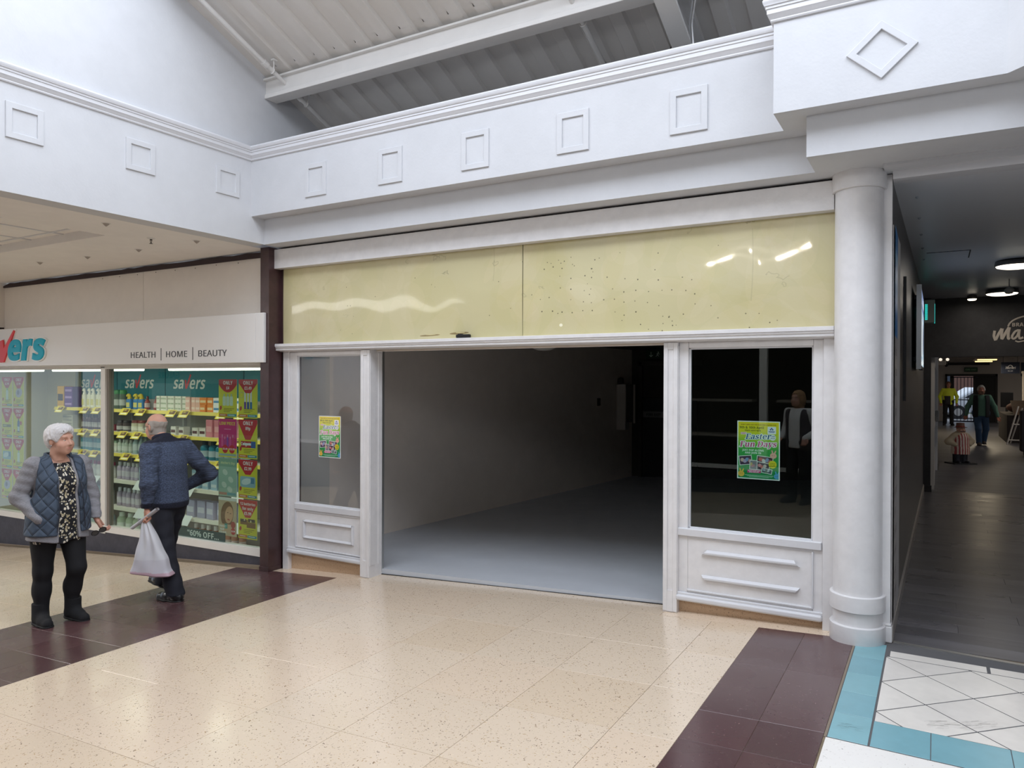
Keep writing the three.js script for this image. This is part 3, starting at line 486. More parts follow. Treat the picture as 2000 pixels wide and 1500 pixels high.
{ // the same bill on both windows
  const bill = canvasTex(600, 848, (g, w, h) => {
    g.fillStyle = '#ffffff'; g.fillRect(0, 0, w, h);
    const gr = g.createLinearGradient(0, 20, 0, h); gr.addColorStop(0, '#f4dc1e'); gr.addColorStop(0.16, '#e2dc25'); gr.addColorStop(0.3, '#a9cf3a'); gr.addColorStop(0.5, '#3aa84c'); gr.addColorStop(1, '#0b8a4d');
    g.fillStyle = gr; g.fillRect(14, 14, w - 28, h - 28);
    const tx = (s, x, y, size, fill, al = 'center', stroke, lw, rot = 0, font = 'sans-serif', st = 'bold') => { g.save(); g.translate(x, y); g.rotate(rot); g.font = `${st} ${size}px ${font}`; g.textAlign = al; if (stroke) { g.strokeStyle = stroke; g.lineWidth = lw; g.lineJoin = 'round'; g.strokeText(s, 0, 0); } g.fillStyle = fill; g.fillText(s, 0, 0); g.restore(); };
    tx("DON'T MISS OUT ON OUR FREE EASTER FUN", w / 2, 62, 24, '#7c4a14');
    tx('9th & 10th April', 205, 112, 46, '#3f4420'); tx('10am until 4pm', 220, 148, 31, '#3f4420');
    g.fillStyle = '#f6f4fa'; g.beginPath(); g.roundRect(428, 76, 118, 106, 8); g.fill(); g.fillStyle = '#2f4a9a'; for (const [x, y] of [[470, 118], [500, 118], [485, 102]]) { g.beginPath(); g.moveTo(x, y - 13); g.lineTo(x + 13, y); g.lineTo(x, y + 13); g.lineTo(x - 13, y); g.fill(); } g.fillRect(444, 142, 86, 10); g.fillRect(456, 158, 62, 4);
    g.fillStyle = '#f2f0f6'; g.beginPath(); g.arc(500, 232, 44, 0, 7); g.fill(); tx('COME', 500, 222, 22, '#2d4f78'); tx('ON IN', 500, 250, 20, '#2d4f78');
    tx('FREE', 92, 196, 36, '#d62b7c', 'center', '#ffffff', 8, -0.05);
    tx('Easter', 292, 262, 112, '#1f5f8c', 'center', '#ffffff', 16, -0.03, 'serif', 'italic bold');
    tx('Fun Days', 290, 374, 112, '#d32c7d', 'center', '#ffffff', 18, -0.03, 'serif', 'italic bold');
    tx('JUST POP ALONG', 226, 440, 38, '#ffffff'); tx('AND JOIN IN', 226, 478, 38, '#ffffff');
    const photo = (x, y, a, b, rot, c) => { g.save(); g.translate(x, y); g.rotate(rot); g.fillStyle = '#f5f5f2'; g.fillRect(-a / 2, -b / 2, a, b); g.fillStyle = c[0]; g.fillRect(-a / 2 + 9, -b / 2 + 9, a - 18, b - 18); c.slice(1).forEach((k, i) => { g.fillStyle = k; g.beginPath(); g.ellipse(-a / 4 + i * a / 5.2, (i % 2 ? 12 : -8), a / 7, b / 5, i, 0, 7); g.fill(); }); g.restore(); };
    photo(120, 576, 186, 140, -0.12, ['#4a3350', '#d8b6a6', '#b9a5c8', '#7f9fc8', '#c28a86']); photo(392, 566, 230, 120, 0.1, ['#5d3f46', '#cf5a55', '#d9d2cf', '#8a9dc2', '#c47f7a']); photo(366, 656, 190, 120, 0.14, ['#3b3142', '#d98a8e', '#c4645f', '#c9bcb4']); photo(232, 640, 112, 140, 0.03, ['#8f8a92', '#d9bf86', '#c98f9a']); photo(420, 720, 150, 74, 0.16, ['#55606c', '#a9b8c4', '#7f8f80', '#c7cdd1']);
    g.fillStyle = '#ecdc2a'; g.beginPath(); g.arc(500, 622, 56, 0, 7); g.fill(); tx('CRAFTS', 500, 612, 20, '#5a6a1a'); tx('IN THE', 500, 634, 20, '#5a6a1a'); tx('MARKET', 500, 656, 22, '#4a5612');
    const bunny = (x, y, k, c) => { g.fillStyle = c; for (const a of [-0.25, 0.45]) { g.save(); g.translate(x, y); g.rotate(a); g.beginPath(); g.ellipse(0, -k * 1.25, k * 0.22, k * 0.6, 0, 0, 7); g.fill(); g.restore(); } g.beginPath(); g.ellipse(x, y, k, k * 0.9, 0, 0, 7); g.fill(); g.fillStyle = '#5a4038'; for (const d of [-0.3, 0.3]) { g.beginPath(); g.arc(x + d * k, y - 4, 4, 0, 7); g.fill(); } };
    bunny(510, 494, 46, '#f2b6a6'); bunny(58, 776, 46, '#f0c24e'); bunny(560, 790, 42, '#5aa7d8');
    g.fillStyle = '#ffffff'; g.fillRect(585, 14, 15, h); 
    g.fillStyle = '#d9468e'; g.fillRect(146, 712, 190, 44); tx('BRING YOUR OWN', 241, 732, 19, '#ffffff'); tx('BAG FOR LIFE', 241, 752, 21, '#ffffff');
    g.fillStyle = 'rgba(255,255,255,0.75)'; g.fillRect(110, 786, 400, 5); g.fillRect(140, 800, 360, 5); g.fillRect(170, 812, 280, 4);
  });
  poster('yellow and green Easter Fun Days bill on the narrow window beside the brown post', [-5.29, 1.165, -0.05], 0.297, 0.42, bill);
  poster('yellow and green Easter Fun Days bill on the wide window beside the white column', [-1.113, 1.24, -0.05], 0.297, 0.42, bill);
}
// ---------------------------------------------------------------- inside the empty shop
{
  const f = struct('floor', 'grey painted floor of the empty shop'), yi = (x) => -0.105 + 0.0424 * (x + 4.577);
  mesh('screed', slab([[-6.15, -0.16], [-0.5, -0.16], [-0.5, -9.4], [-6.15, -9.4]], 0.05, 0, yi), M.shopFloor, f);
  const w = struct('wall_shop', 'plain plastered walls of the dark empty shop');
  const wallSeg = (a, b, y0, y1, side = 1, t = 0.12) => { const d = Math.hypot(b[0] - a[0], b[1] - a[1]), g = new THREE.BoxGeometry(d, y1 - y0, t); g.translate(d / 2, (y0 + y1) / 2, t / 2 * side); g.rotateY(-Math.atan2(b[1] - a[1], b[0] - a[0])); g.translate(a[0], 0, a[1]); return muv(g); };
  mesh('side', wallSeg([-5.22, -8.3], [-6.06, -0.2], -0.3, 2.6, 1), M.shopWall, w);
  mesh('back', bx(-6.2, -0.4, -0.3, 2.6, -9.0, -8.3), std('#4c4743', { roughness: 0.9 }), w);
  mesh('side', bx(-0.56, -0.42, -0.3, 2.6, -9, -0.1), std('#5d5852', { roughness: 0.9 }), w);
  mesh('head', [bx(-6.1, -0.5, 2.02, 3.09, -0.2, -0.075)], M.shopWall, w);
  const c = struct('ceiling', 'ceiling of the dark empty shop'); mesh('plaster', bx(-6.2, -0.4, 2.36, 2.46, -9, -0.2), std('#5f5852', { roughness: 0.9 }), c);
  const lamp = (x, z, label) => { const t = thing('ceiling_lamp', label, 'lamp', [x, 2.36, z]); mesh('shade', lathe([[0.001, -0.258], [0.08, -0.252], [0.14, -0.225], [0.178, -0.17], [0.185, -0.11], [0.17, -0.05], [0.12, -0.01]], 32), std('#c9c4ba', { roughness: 0.3 }), t); mesh('base', lathe([[0.1, -0.02], [0.125, -0.015], [0.13, 0.001]], 24), M.white, t); };
  lamp(-4.12, -2.45, 'unlit round white ceiling lamp showing below the transom at the middle of the opening');
  lamp(-5.5, -1.55, 'unlit round white ceiling lamp barely showing near the pale wall');
  const d = struct('door_1', 'dark fire exit door at the back of the empty shop');
  mesh('leaf', rb(-4.98, -3.9, -0.15, 1.42, -8.3, -8.24, 0.004), std('#26282e', { roughness: 0.5 }), d);
  mesh('frame', [bx(-5.05, -4.98, -0.15, 2.12, -8.3, -8.2), bx(-5.05, -3.8, 2.05, 2.14, -8.3, -8.2)], std('#4e4945'), d);
  const e = canvasTex(256, 64, (g, W, H) => { g.fillStyle = '#8a8c8e'; g.fillRect(0, 0, W, H); g.fillStyle = '#2b2d30'; g.font = 'bold 40px sans-serif'; g.textAlign = 'center'; g.fillText('FIRE EXIT', W / 2, 47); });
  const fs = thing('door_sign', 'grey sign lettered FIRE EXIT on the dark door behind the shop opening', 'sign', [-4.75, 1.1, -8.23]); mesh('print', new THREE.PlaneGeometry(0.42, 0.11), std('#ffffff', { map: e }), fs); mesh('plate', bx(-0.215, 0.215, -0.06, 0.06, -0.008, -0.002), std('#777777'), fs);
  const x = canvasTex(256, 128, (g, W, H) => { g.fillStyle = '#20402f'; g.fillRect(0, 0, W, H); g.strokeStyle = '#c8d8cc'; g.lineWidth = 9; g.beginPath(); g.moveTo(70, 26); g.lineTo(70, 100); g.moveTo(44, 74); g.lineTo(70, 102); g.lineTo(96, 74); g.stroke(); g.fillStyle = '#c8d8cc'; g.beginPath(); g.arc(176, 34, 11, 0, 7); g.fill(); g.lineWidth = 10; g.beginPath(); g.moveTo(172, 48); g.lineTo(164, 78); g.lineTo(186, 96); g.moveTo(164, 78); g.lineTo(140, 98); g.moveTo(150, 62); g.lineTo(172, 52); g.lineTo(196, 64); g.stroke(); });
  const xs = thing('exit_sign', 'dark green exit sign with a down arrow hanging at the back of the shop', 'sign', [-4.55, 2.245, -7.75]); mesh('print', at(new THREE.PlaneGeometry(0.34, 0.15), 0, 0, 0.026), std('#ffffff', { map: x }), xs); mesh('box', rb(-0.18, 0.18, -0.085, 0.085, -0.025, 0.024, 0.006), std('#2c2c2c'), xs); mesh('hanger', rod([0, 0.08, 0], [0, 0.12, 0], 0.01), M.black, xs);
  const cb = thing('meter_cabinet', 'white meter cabinet with an open dark door on the side wall of the dark shop', 'cabinet', [-5.15, 1.25, -7.62]);
  mesh('box', rb(-0.12, 0.06, -0.43, 0.43, -0.2, 0.0, 0.006), std('#d8d2ca', { roughness: 0.5 }), cb); mesh('door', rb(0.06, 0.22, -0.28, 0.43, -0.06, -0.03, 0.004), std('#3a3734'), cb); mesh('hinge_post', rb(0.21, 0.235, -0.3, 0.43, -0.07, -0.02, 0.004), std('#bdb6ae'), cb);
  const al = (p, label) => { const t = thing('alarm_sounder', label, 'alarm', p); mesh('dome', at(lathe([[0.001, 0.05], [0.05, 0.03], [0.062, -0.02], [0.06, -0.05]], 16), 0, 0, 0), std('#3b3532'), t); mesh('base', lathe([[0.02, -0.07], [0.066, -0.065], [0.066, -0.045]], 16), std('#4b4542'), t); };
  al([-5.22, 1.77, -7.7], 'small dark sounder on top of the white meter cabinet'); 
  const sw = thing('switch_box', 'small dark switch box on the side wall before the meter cabinet', 'switch', [-5.4, 1.36, -7.0]); mesh('box', rb(-0.02, 0.05, -0.07, 0.07, -0.08, 0.08, 0.006), std('#4a4542'), sw); mesh('rocker', rb(0.05, 0.06, -0.02, 0.02, -0.02, 0.02, 0.003), std('#7a746e'), sw);
}
// ---------------------------------------------------------------- the chemist next door: front
{
  const w = struct('wall_chemist', 'plain off-white panels above the chemist shop sign');
  mesh('panel', bx(-11.9, -8.245, 2.4, 3.04, -0.03, 0.03), M.tanPanel, w); mesh('panel', bx(-8.24, -6.04, 2.4, 3.04, -0.03, 0.03), M.tanPanel, w);
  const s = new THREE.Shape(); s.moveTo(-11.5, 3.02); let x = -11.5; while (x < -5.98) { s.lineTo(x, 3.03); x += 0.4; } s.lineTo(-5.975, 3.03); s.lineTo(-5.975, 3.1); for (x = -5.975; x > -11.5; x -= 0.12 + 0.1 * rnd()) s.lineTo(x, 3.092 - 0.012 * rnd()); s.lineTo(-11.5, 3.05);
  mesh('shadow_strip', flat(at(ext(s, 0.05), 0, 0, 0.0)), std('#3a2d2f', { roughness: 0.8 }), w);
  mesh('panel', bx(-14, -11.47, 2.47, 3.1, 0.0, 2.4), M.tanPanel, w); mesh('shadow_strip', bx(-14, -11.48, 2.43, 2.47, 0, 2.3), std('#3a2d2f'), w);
  for (let k = 0; k < 9; k++) mesh('screw', at(new THREE.SphereGeometry(0.006, 6, 4), -6.2 - k * 0.36, 3.0 + 0.01 * rnd(), 0.031), std('#6b625c'), w);
}
{
  const t = thing('shop_sign', 'long white chemist sign with raised red and turquoise letters', 'sign');
  mesh('box', rb(-14, -6.092, 1.915, 2.428, 0.03, 0.2, 0.006), M.signWhite, t); mesh('end_box', rb(-6.09, -5.968, 1.915, 2.428, 0.03, 0.201, 0.006), M.signWhite, t);
  mesh('trim_strip', bx(-14, -5.97, 1.9, 1.916, -0.03, 0.14), M.frame, t);
  const red = std('#e0474b', { roughness: 0.4 }), blue = std('#12a3bd', { roughness: 0.4 }), halo = std('#f4f4f3', { roughness: 0.4 });
  const fit = (g, x0, x1, y0, y1, z) => { g.computeBoundingBox(); const b = g.boundingBox; g.translate(-b.min.x, -b.min.y, -b.min.z); g.scale((x1 - x0) / (b.max.x - b.min.x), (y1 - y0) / (b.max.y - b.min.y), 1); g.applyMatrix4(new THREE.Matrix4().makeShear(0, 0, 0.0, 0, 0, 0)); const p = g.attributes.position; for (let i = 0; i < p.count; i++) p.setX(i, p.getX(i) + 0.2 * (p.getY(i) - (y1 - y0) / 2)); g.translate(x0, y0, z); return g; };
  const chunky = (s, o) => new TextGeometry(s, { font: fontBold, size: 0.3, depth: 0.02, curveSegments: 6, bevelEnabled: true, bevelSize: o, bevelThickness: 0.004, bevelSegments: 1 });
  for (const [s, x0, x1] of [['e', -10.95, -10.62], ['r', -10.585, -10.355], ['s', -10.315, -10.04]]) {
    const l = mesh('letter', fit(chunky(s, 0.012), x0, x1, 1.985, 2.275, 0.212), blue, t); mesh('letter_edge', fit(chunky(s, 0.018), x0 - 0.014, x1 + 0.012, 1.972, 2.287, 0.198), halo, l);
  }
  const tick = [[-11.2, 2.257], [-11.1, 2.277], [-11.07, 2.16], [-10.82, 2.4], [-10.795, 2.385], [-11.07, 1.97], [-11.17, 1.965]];
  const k = mesh('letter', at(ext(ringShape(tick), 0.02, 0.003), 0, 0, 0.212), red, t); mesh('letter_edge', at(ext(ringShape(tick.map(([x, y]) => [x + (x > -10.95 ? 0.014 : -0.012), y + (y > 2.1 ? 0.012 : -0.012)])), 0.014), 0, 0, 0.2), halo, k);
  const grey = std('#4a4a4c', { roughness: 0.6 });
  const word = (s, x0, x1) => { const g = new TextGeometry(s, { font: fontSans, size: 0.07, depth: 0.003, curveSegments: 4 }); g.computeBoundingBox(); const b = g.boundingBox; g.translate(-b.min.x, -b.min.y, 0); g.scale((x1 - x0) / (b.max.x - b.min.x), 0.068 / (b.max.y - b.min.y), 1); mesh('lettering', at(g, x0, 1.99, 0.2), grey, t); };
  word('HEALTH', -8.22, -7.755); word('HOME', -7.557, -7.188); word('BEAUTY', -6.994, -6.53);
  mesh('divider', bx(-7.653, -7.645, 1.955, 2.095, 0.2, 0.203), grey, t); mesh('divider', bx(-7.094, -7.086, 1.955, 2.095, 0.2, 0.203), grey, t);
}
{
  const w = struct('window_3', 'chemist shop window in slim white frames over a dark base'), Y = (x) => -0.14 + (x + 6.1) * 0.0132;
  mesh('sill_rail', [boxSkew(-12.4, -6.06, Y(-12.4) - 0.0, Y(-12.4) + 0.078, Y(-6.06), Y(-6.06) + 0.078, -0.06, 0.035)], M.frame, w);
  mesh('head_rail', rb(-12.4, -6.06, 1.868, 1.915, -0.06, 0.03, 0.004), M.frame, w);
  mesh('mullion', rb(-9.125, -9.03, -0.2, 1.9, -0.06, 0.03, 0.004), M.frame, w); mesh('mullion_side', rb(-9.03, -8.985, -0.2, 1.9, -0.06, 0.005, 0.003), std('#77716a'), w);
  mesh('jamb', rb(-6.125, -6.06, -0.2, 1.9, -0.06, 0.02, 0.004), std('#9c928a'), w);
  mesh('pane', bx(-12.4, -9.1, -0.22, 1.9, -0.02, -0.014), M.tint, w); mesh('pane', bx(-9.02, -6.1, -0.2, 1.9, -0.02, -0.014), M.tint, w);
  mesh('base', boxSkew(-12.6, -6.06, floorY(-12.6) - 0.02, Y(-12.6), floorY(-6.06) - 0.02, Y(-6.06), -0.06, 0.02), M.slate, w);
  mesh('base_skirting', boxSkew(-12.6, -6.06, floorY(-12.6) - 0.02, floorY(-12.6) + 0.02, floorY(-6.06) - 0.02, floorY(-6.06) + 0.02, 0.0, 0.028), std('#8d7f70'), w);
  const r = struct('wall_display', 'pale lined window bay behind the chemist glass'), lin = std('#d8d7d0', { roughness: 0.7 });
  mesh('lining', [bx(-13.4, -6.0, -0.85, 2.05, -1.95, -1.85), bx(-13.4, -6.0, 1.98, 2.08, -1.9, -0.06), bx(-13.4, -6.0, -0.95, -0.85, -1.9, -0.06), bx(-6.1, -6.0, -0.9, 2, -1.9, -0.06)], lin, r);
  mesh('side_lining', bx(-13.4, -13.3, -0.9, 2, -1.9, -0.06), std('#bdb8a6'), r);
  mesh('partition', bx(-13.3, -12.45, -0.9, 2, -1.86, -1.5), std('#b9b39c', { roughness: 0.7 }), r);
}
const tubeM = new THREE.MeshStandardMaterial({ color: '#ffffff', emissive: cols('#fff6e2'), emissiveIntensity: 5, roughness: 0.4 });
for (const [x0, x1, where] of [[-12.7, -11.42, 'over the farthest posters'], [-11.1, -9.0, 'beside the white mullion'], [-8.42, -6.62, 'over the posters near the brown post']]) {
  const t = thing('fluorescent_lamp', 'bright fluorescent batten in the chemist window ' + where, 'lamp', [(x0 + x1) / 2, 1.885, -0.45]), L = x1 - x0;
  mesh('diffuser', rb(-L / 2, L / 2, -0.035, 0.008, -0.035, 0.035, 0.012), tubeM, t); mesh('batten', rb(-L / 2, L / 2, 0.01, 0.09, -0.03, 0.03, 0.004), M.white, t);
  areaLight('#fff4e0', 45, L, 0.07, [0, -0.04, 0], [(x0 + x1) / 2, -2, -0.75], t);
}
// ---------------------------------------------------------------- promotional posters hung inside the glass
const promo = (o) => canvasTex(192, 272, (g, w, h) => {
  const tx = (s, x, y, size, fill, st = 'bold') => { g.font = `${st} ${size}px sans-serif`; g.textAlign = 'center'; g.fillStyle = fill; g.fillText(s, x, y); };
  g.fillStyle = o.bg || '#e8dc33'; g.fillRect(0, 0, w, h);
  if (o.art) o.art(g, w, h, tx);
  if (o.price) {
    g.fillStyle = '#d2232f'; g.beginPath(); g.moveTo(0, 0); g.lineTo(w, 0);
    if (o.round) { g.lineTo(w, 36); g.quadraticCurveTo(w / 2, 150, 0, 36); } else { g.lineTo(w, 26); g.lineTo(w / 2 + 26, o.deep || 104); g.lineTo(w / 2 - 26, o.deep || 104); g.lineTo(0, 26); }
    g.fill();
    (o.lines || ['ONLY', o.price]).forEach((s, i) => tx(s, w / 2, 38 + i * 34, i ? 30 : (o.small || 38), '#ffffff'));
  }
  if (!o.plain) { g.fillStyle = '#d8662b'; g.fillRect(6, h - 26, 84, 18); g.fillStyle = '#1f8fae'; g.fillRect(94, h - 26, 92, 18); g.fillStyle = '#f4efdc'; g.fillRect(14, h - 20, 60, 5); g.fillRect(104, h - 20, 66, 5); g.fillStyle = '#c33c34'; g.beginPath(); g.ellipse(22, h - 68, 11, 16, 0.3, 0, 7); g.fill(); g.fillStyle = '#8a7a1f'; for (let i = 0; i < 3; i++) g.fillRect(54, h - 66 + i * 11, 110 - i * 22, 4); }
});
const pack = (g, x, y, w, h, c, c2) => { g.fillStyle = c; g.fillRect(x, y, w, h); g.fillStyle = c2; g.fillRect(x + w * 0.12, y + h * 0.3, w * 0.76, h * 0.28); };
const vial = (g, x, y, w, h, c, cap) => { g.fillStyle = c; g.beginPath(); g.roundRect(x, y + h * 0.2, w, h * 0.8, w * 0.25); g.fill(); g.fillStyle = cap; g.fillRect(x + w * 0.3, y, w * 0.4, h * 0.22); };
const P = {
  a: promo({ price: '£4', round: true, art: (g) => { for (let i = 0; i < 3; i++) vial(g, 42 + i * 38, 104, 34, 84, '#dfe9d8', '#b5c9b0'); } }),
  b: promo({ price: '£3.49', deep: 96, art: (g) => { for (let i = 0; i < 3; i++) { g.fillStyle = '#e6e2ec'; g.fillRect(58 + i * 30, 66, 17, 140); g.fillStyle = ['#6b3fa0', '#2a4da8', '#2a6fb0'][i]; g.fillRect(56 + i * 30, 158, 22, 50); } g.strokeStyle = '#b9b28a'; g.lineWidth = 4; g.beginPath(); g.arc(30, 110, 20, 0, 7); g.stroke(); } }),
  c: promo({ bg: '#d61f78', plain: true, art: (g, w, h, tx) => { g.fillStyle = '#e8dc33'; g.fillRect(0, h - 62, w, 62); tx('LOW PRICE', 92, 44, 32, '#f1dd3a'); g.fillStyle = '#f08ab8'; g.fillRect(60, 70, 70, 6); for (let i = 0; i < 5; i++) vial(g, 28 + i * 28, 112 + (i % 2) * 14, 22, 84, ['#e85aa0', '#c43c8c', '#9a4fb0', '#e0559a', '#d23c6c'][i], '#f0a0c0'); g.fillStyle = '#d2232f'; for (const x of [70, 142]) { g.beginPath(); g.arc(x, 214, 30, 0, 7); g.fill(); } tx('£4.49', 70, 221, 20, '#ffffff'); tx('£12.99', 142, 221, 19, '#ffffff'); g.fillStyle = '#9fb7b8'; g.fillRect(6, h - 24, 180, 16); } }),
  d: promo({ price: '89p', deep: 140, art: (g, w, h, tx) => { pack(g, 24, 150, 150, 46, '#c22630', '#eef0f2'); tx('Colgate', 78, 180, 30, '#ffffff'); g.fillStyle = '#3d63b0'; g.fillRect(128, 150, 46, 46); } }),
  e: promo({ bg: '#a9c3b4', plain: true, art: (g, w, h, tx) => { g.fillStyle = '#8fb09c'; g.fillRect(0, 0, w, 60); tx('Mother’s Day', 96, 42, 24, '#e8e6b0', 'italic bold'); g.fillStyle = '#d8e0d6'; for (const [x, y] of [[70, 100], [130, 150], [60, 190], [120, 220]]) { g.beginPath(); g.ellipse(x, y, 28, 20, 0.4, 0, 7); g.fill(); } g.fillStyle = '#c78f7e'; g.fillRect(6, h - 28, 84, 18); g.fillStyle = '#6fa9b4'; g.fillRect(94, h - 28, 92, 18); } }),
  f: promo({ price: '£2.99', deep: 104, art: (g) => { g.fillStyle = '#9fc0d2'; g.beginPath(); g.roundRect(18, 116, 156, 76, 14); g.fill(); g.fillStyle = '#dfe9ee'; g.beginPath(); g.ellipse(80, 152, 50, 22, -0.2, 0, 7); g.fill(); g.fillStyle = '#5f8fb4'; g.fillRect(126, 124, 36, 40); } }),
  g: promo({ bg: '#cdb79a', plain: true, art: (g, w, h, tx) => { g.fillStyle = '#eeeeea'; g.fillRect(0, 0, w, 22); g.fillStyle = '#7d5636'; g.beginPath(); g.ellipse(92, 120, 66, 92, 0.2, 0, 7); g.fill(); g.fillStyle = '#e0ac88'; g.beginPath(); g.ellipse(112, 122, 42, 62, 0.25, 0, 7); g.fill(); g.fillStyle = '#5a3a2a'; g.fillRect(92, 104, 14, 5); g.fillRect(122, 110, 14, 5); g.fillStyle = '#b5514c'; g.beginPath(); g.ellipse(108, 156, 14, 5, 0.2, 0, 7); g.fill(); g.fillStyle = '#d9b394'; g.fillRect(40, 190, 110, 60); g.fillStyle = '#2f9a94'; g.fillRect(66, 186, 30, 36); tx('PERFECT', 48, 214, 19, '#ffffff'); tx('HAIR', 40, 236, 19, '#ffffff'); tx('COLOUR', 46, 257, 19, '#ffffff'); for (const [y, c] of [[190, '#b8413c'], [236, '#c9222d']]) { g.fillStyle = c; g.beginPath(); g.arc(156, y, 24, 0, 7); g.fill(); } tx('£4.99', 156, 242, 17, '#ffffff'); } }),
  h: promo({ price: 'x', lines: ['12 batteries', 'for only', '£5.99'], small: 27, deep: 124, art: (g) => { g.fillStyle = '#8a5f33'; g.fillRect(20, 140, 76, 34); g.fillRect(86, 156, 90, 38); g.fillStyle = '#2c2622'; g.fillRect(20, 136, 60, 20); g.fillRect(100, 132, 70, 22); g.fillStyle = '#d9c9a4'; g.fillRect(56, 132, 14, 16); g.fillRect(120, 140, 14, 14); } }),
  i: promo({ price: '£2.99', deep: 100, art: (g) => { vial(g, 76, 96, 44, 116, '#e4efec', '#9ac5c0'); } }),
  j: promo({ price: '£3.99', deep: 104, art: (g) => { g.fillStyle = '#c9bfdc'; g.beginPath(); g.ellipse(102, 142, 58, 42, -0.2, 0, 7); g.fill(); g.fillStyle = '#8d86a8'; g.beginPath(); g.ellipse(90, 140, 22, 22, 0, 0, 7); g.fill(); } }),
  k: promo({ price: '99p', deep: 130, art: (g) => { g.fillStyle = '#7d7a45'; g.fillRect(20, 150, 150, 24); g.fillStyle = '#c9c38a'; g.fillRect(30, 156, 60, 10); } }),
  l: promo({ price: '£3.99', deep: 92, art: (g) => { vial(g, 76, 84, 42, 130, '#2e62a8', '#1f3f78'); g.fillStyle = '#d8e6f0'; g.fillRect(80, 164, 34, 40); g.fillStyle = '#cf3f3a'; g.beginPath(); g.arc(138, 132, 18, 0, 7); g.fill(); } }),
};
{
  const c1 = -6.82, c2 = -6.49, rows = [1.53, 1.09, 0.652, 0.215], z = -0.045;
  [['a', c1, 0, 'yellow poster reading ONLY £4 with three pale bottles'], ['b', c2, 0, 'yellow poster reading ONLY £3.49 with three purple and blue tubes'], ['c', c1, 1, 'pink LOW PRICE poster with two red price discs'], ['d', c2, 1, 'yellow poster reading ONLY 89p with a red toothpaste box'], ['e', c1, 2, 'pale grey-green poster below the pink one'], ['f', c2, 2, 'yellow poster reading ONLY £2.99 with a pale blue pack'], ['g', c1, 3, 'hair colour poster showing a smiling long-haired woman'], ['h', c2, 3, 'yellow poster offering 12 batteries for only £5.99']].forEach(([k, x, r, l]) => poster(l, [x, rows[r], z], 0.3, 0.425, P[k]));
  const d1 = -11.56, d2 = -11.245, q = [1.555, 1.11, 0.675, 0.235];
  [['i', d1, 0, 'a white bottle, top row of the farther posters'], ['j', d2, 0, 'a lilac pack, top row of the farther posters'], ['k', d1, 1, 'a green stripe, second row of the farther posters'], ['l', d2, 1, 'a blue bottle, second row of the farther posters'], ['f', d1, 2, 'a pale blue pack, third row of the farther posters'], ['i', d2, 2, 'a white bottle, third row of the farther posters'], ['j', d1, 3, 'a lilac pack, lowest row of the farther posters'], ['a', d2, 3, 'three pale bottles, lowest row of the farther posters']].forEach(([k, x, r, l]) => poster('yellow price poster with ' + l, [x, q[r], z], 0.285, 0.425, P[k]));
  const b = canvasTex(512, 80, (g, w, h) => { g.fillStyle = '#1c4a52'; g.fillRect(0, 0, w, h); g.fillStyle = '#eef0ee'; g.font = 'bold 62px sans-serif'; g.fillText('“60% OFF...', 118, 62); });
  const t = thing('window_banner', 'dark teal 60% OFF strip along the bottom of the chemist window', 'banner', [-7.28, -0.03, -0.04]); mesh('print', at(new THREE.PlaneGeometry(0.86, 0.115), 0, 0, 0.0016), std('#ffffff', { map: b }), t); mesh('sheet', bx(-0.43, 0.43, -0.0575, 0.0575, -0.001, 0.0008), M.black, t);
}
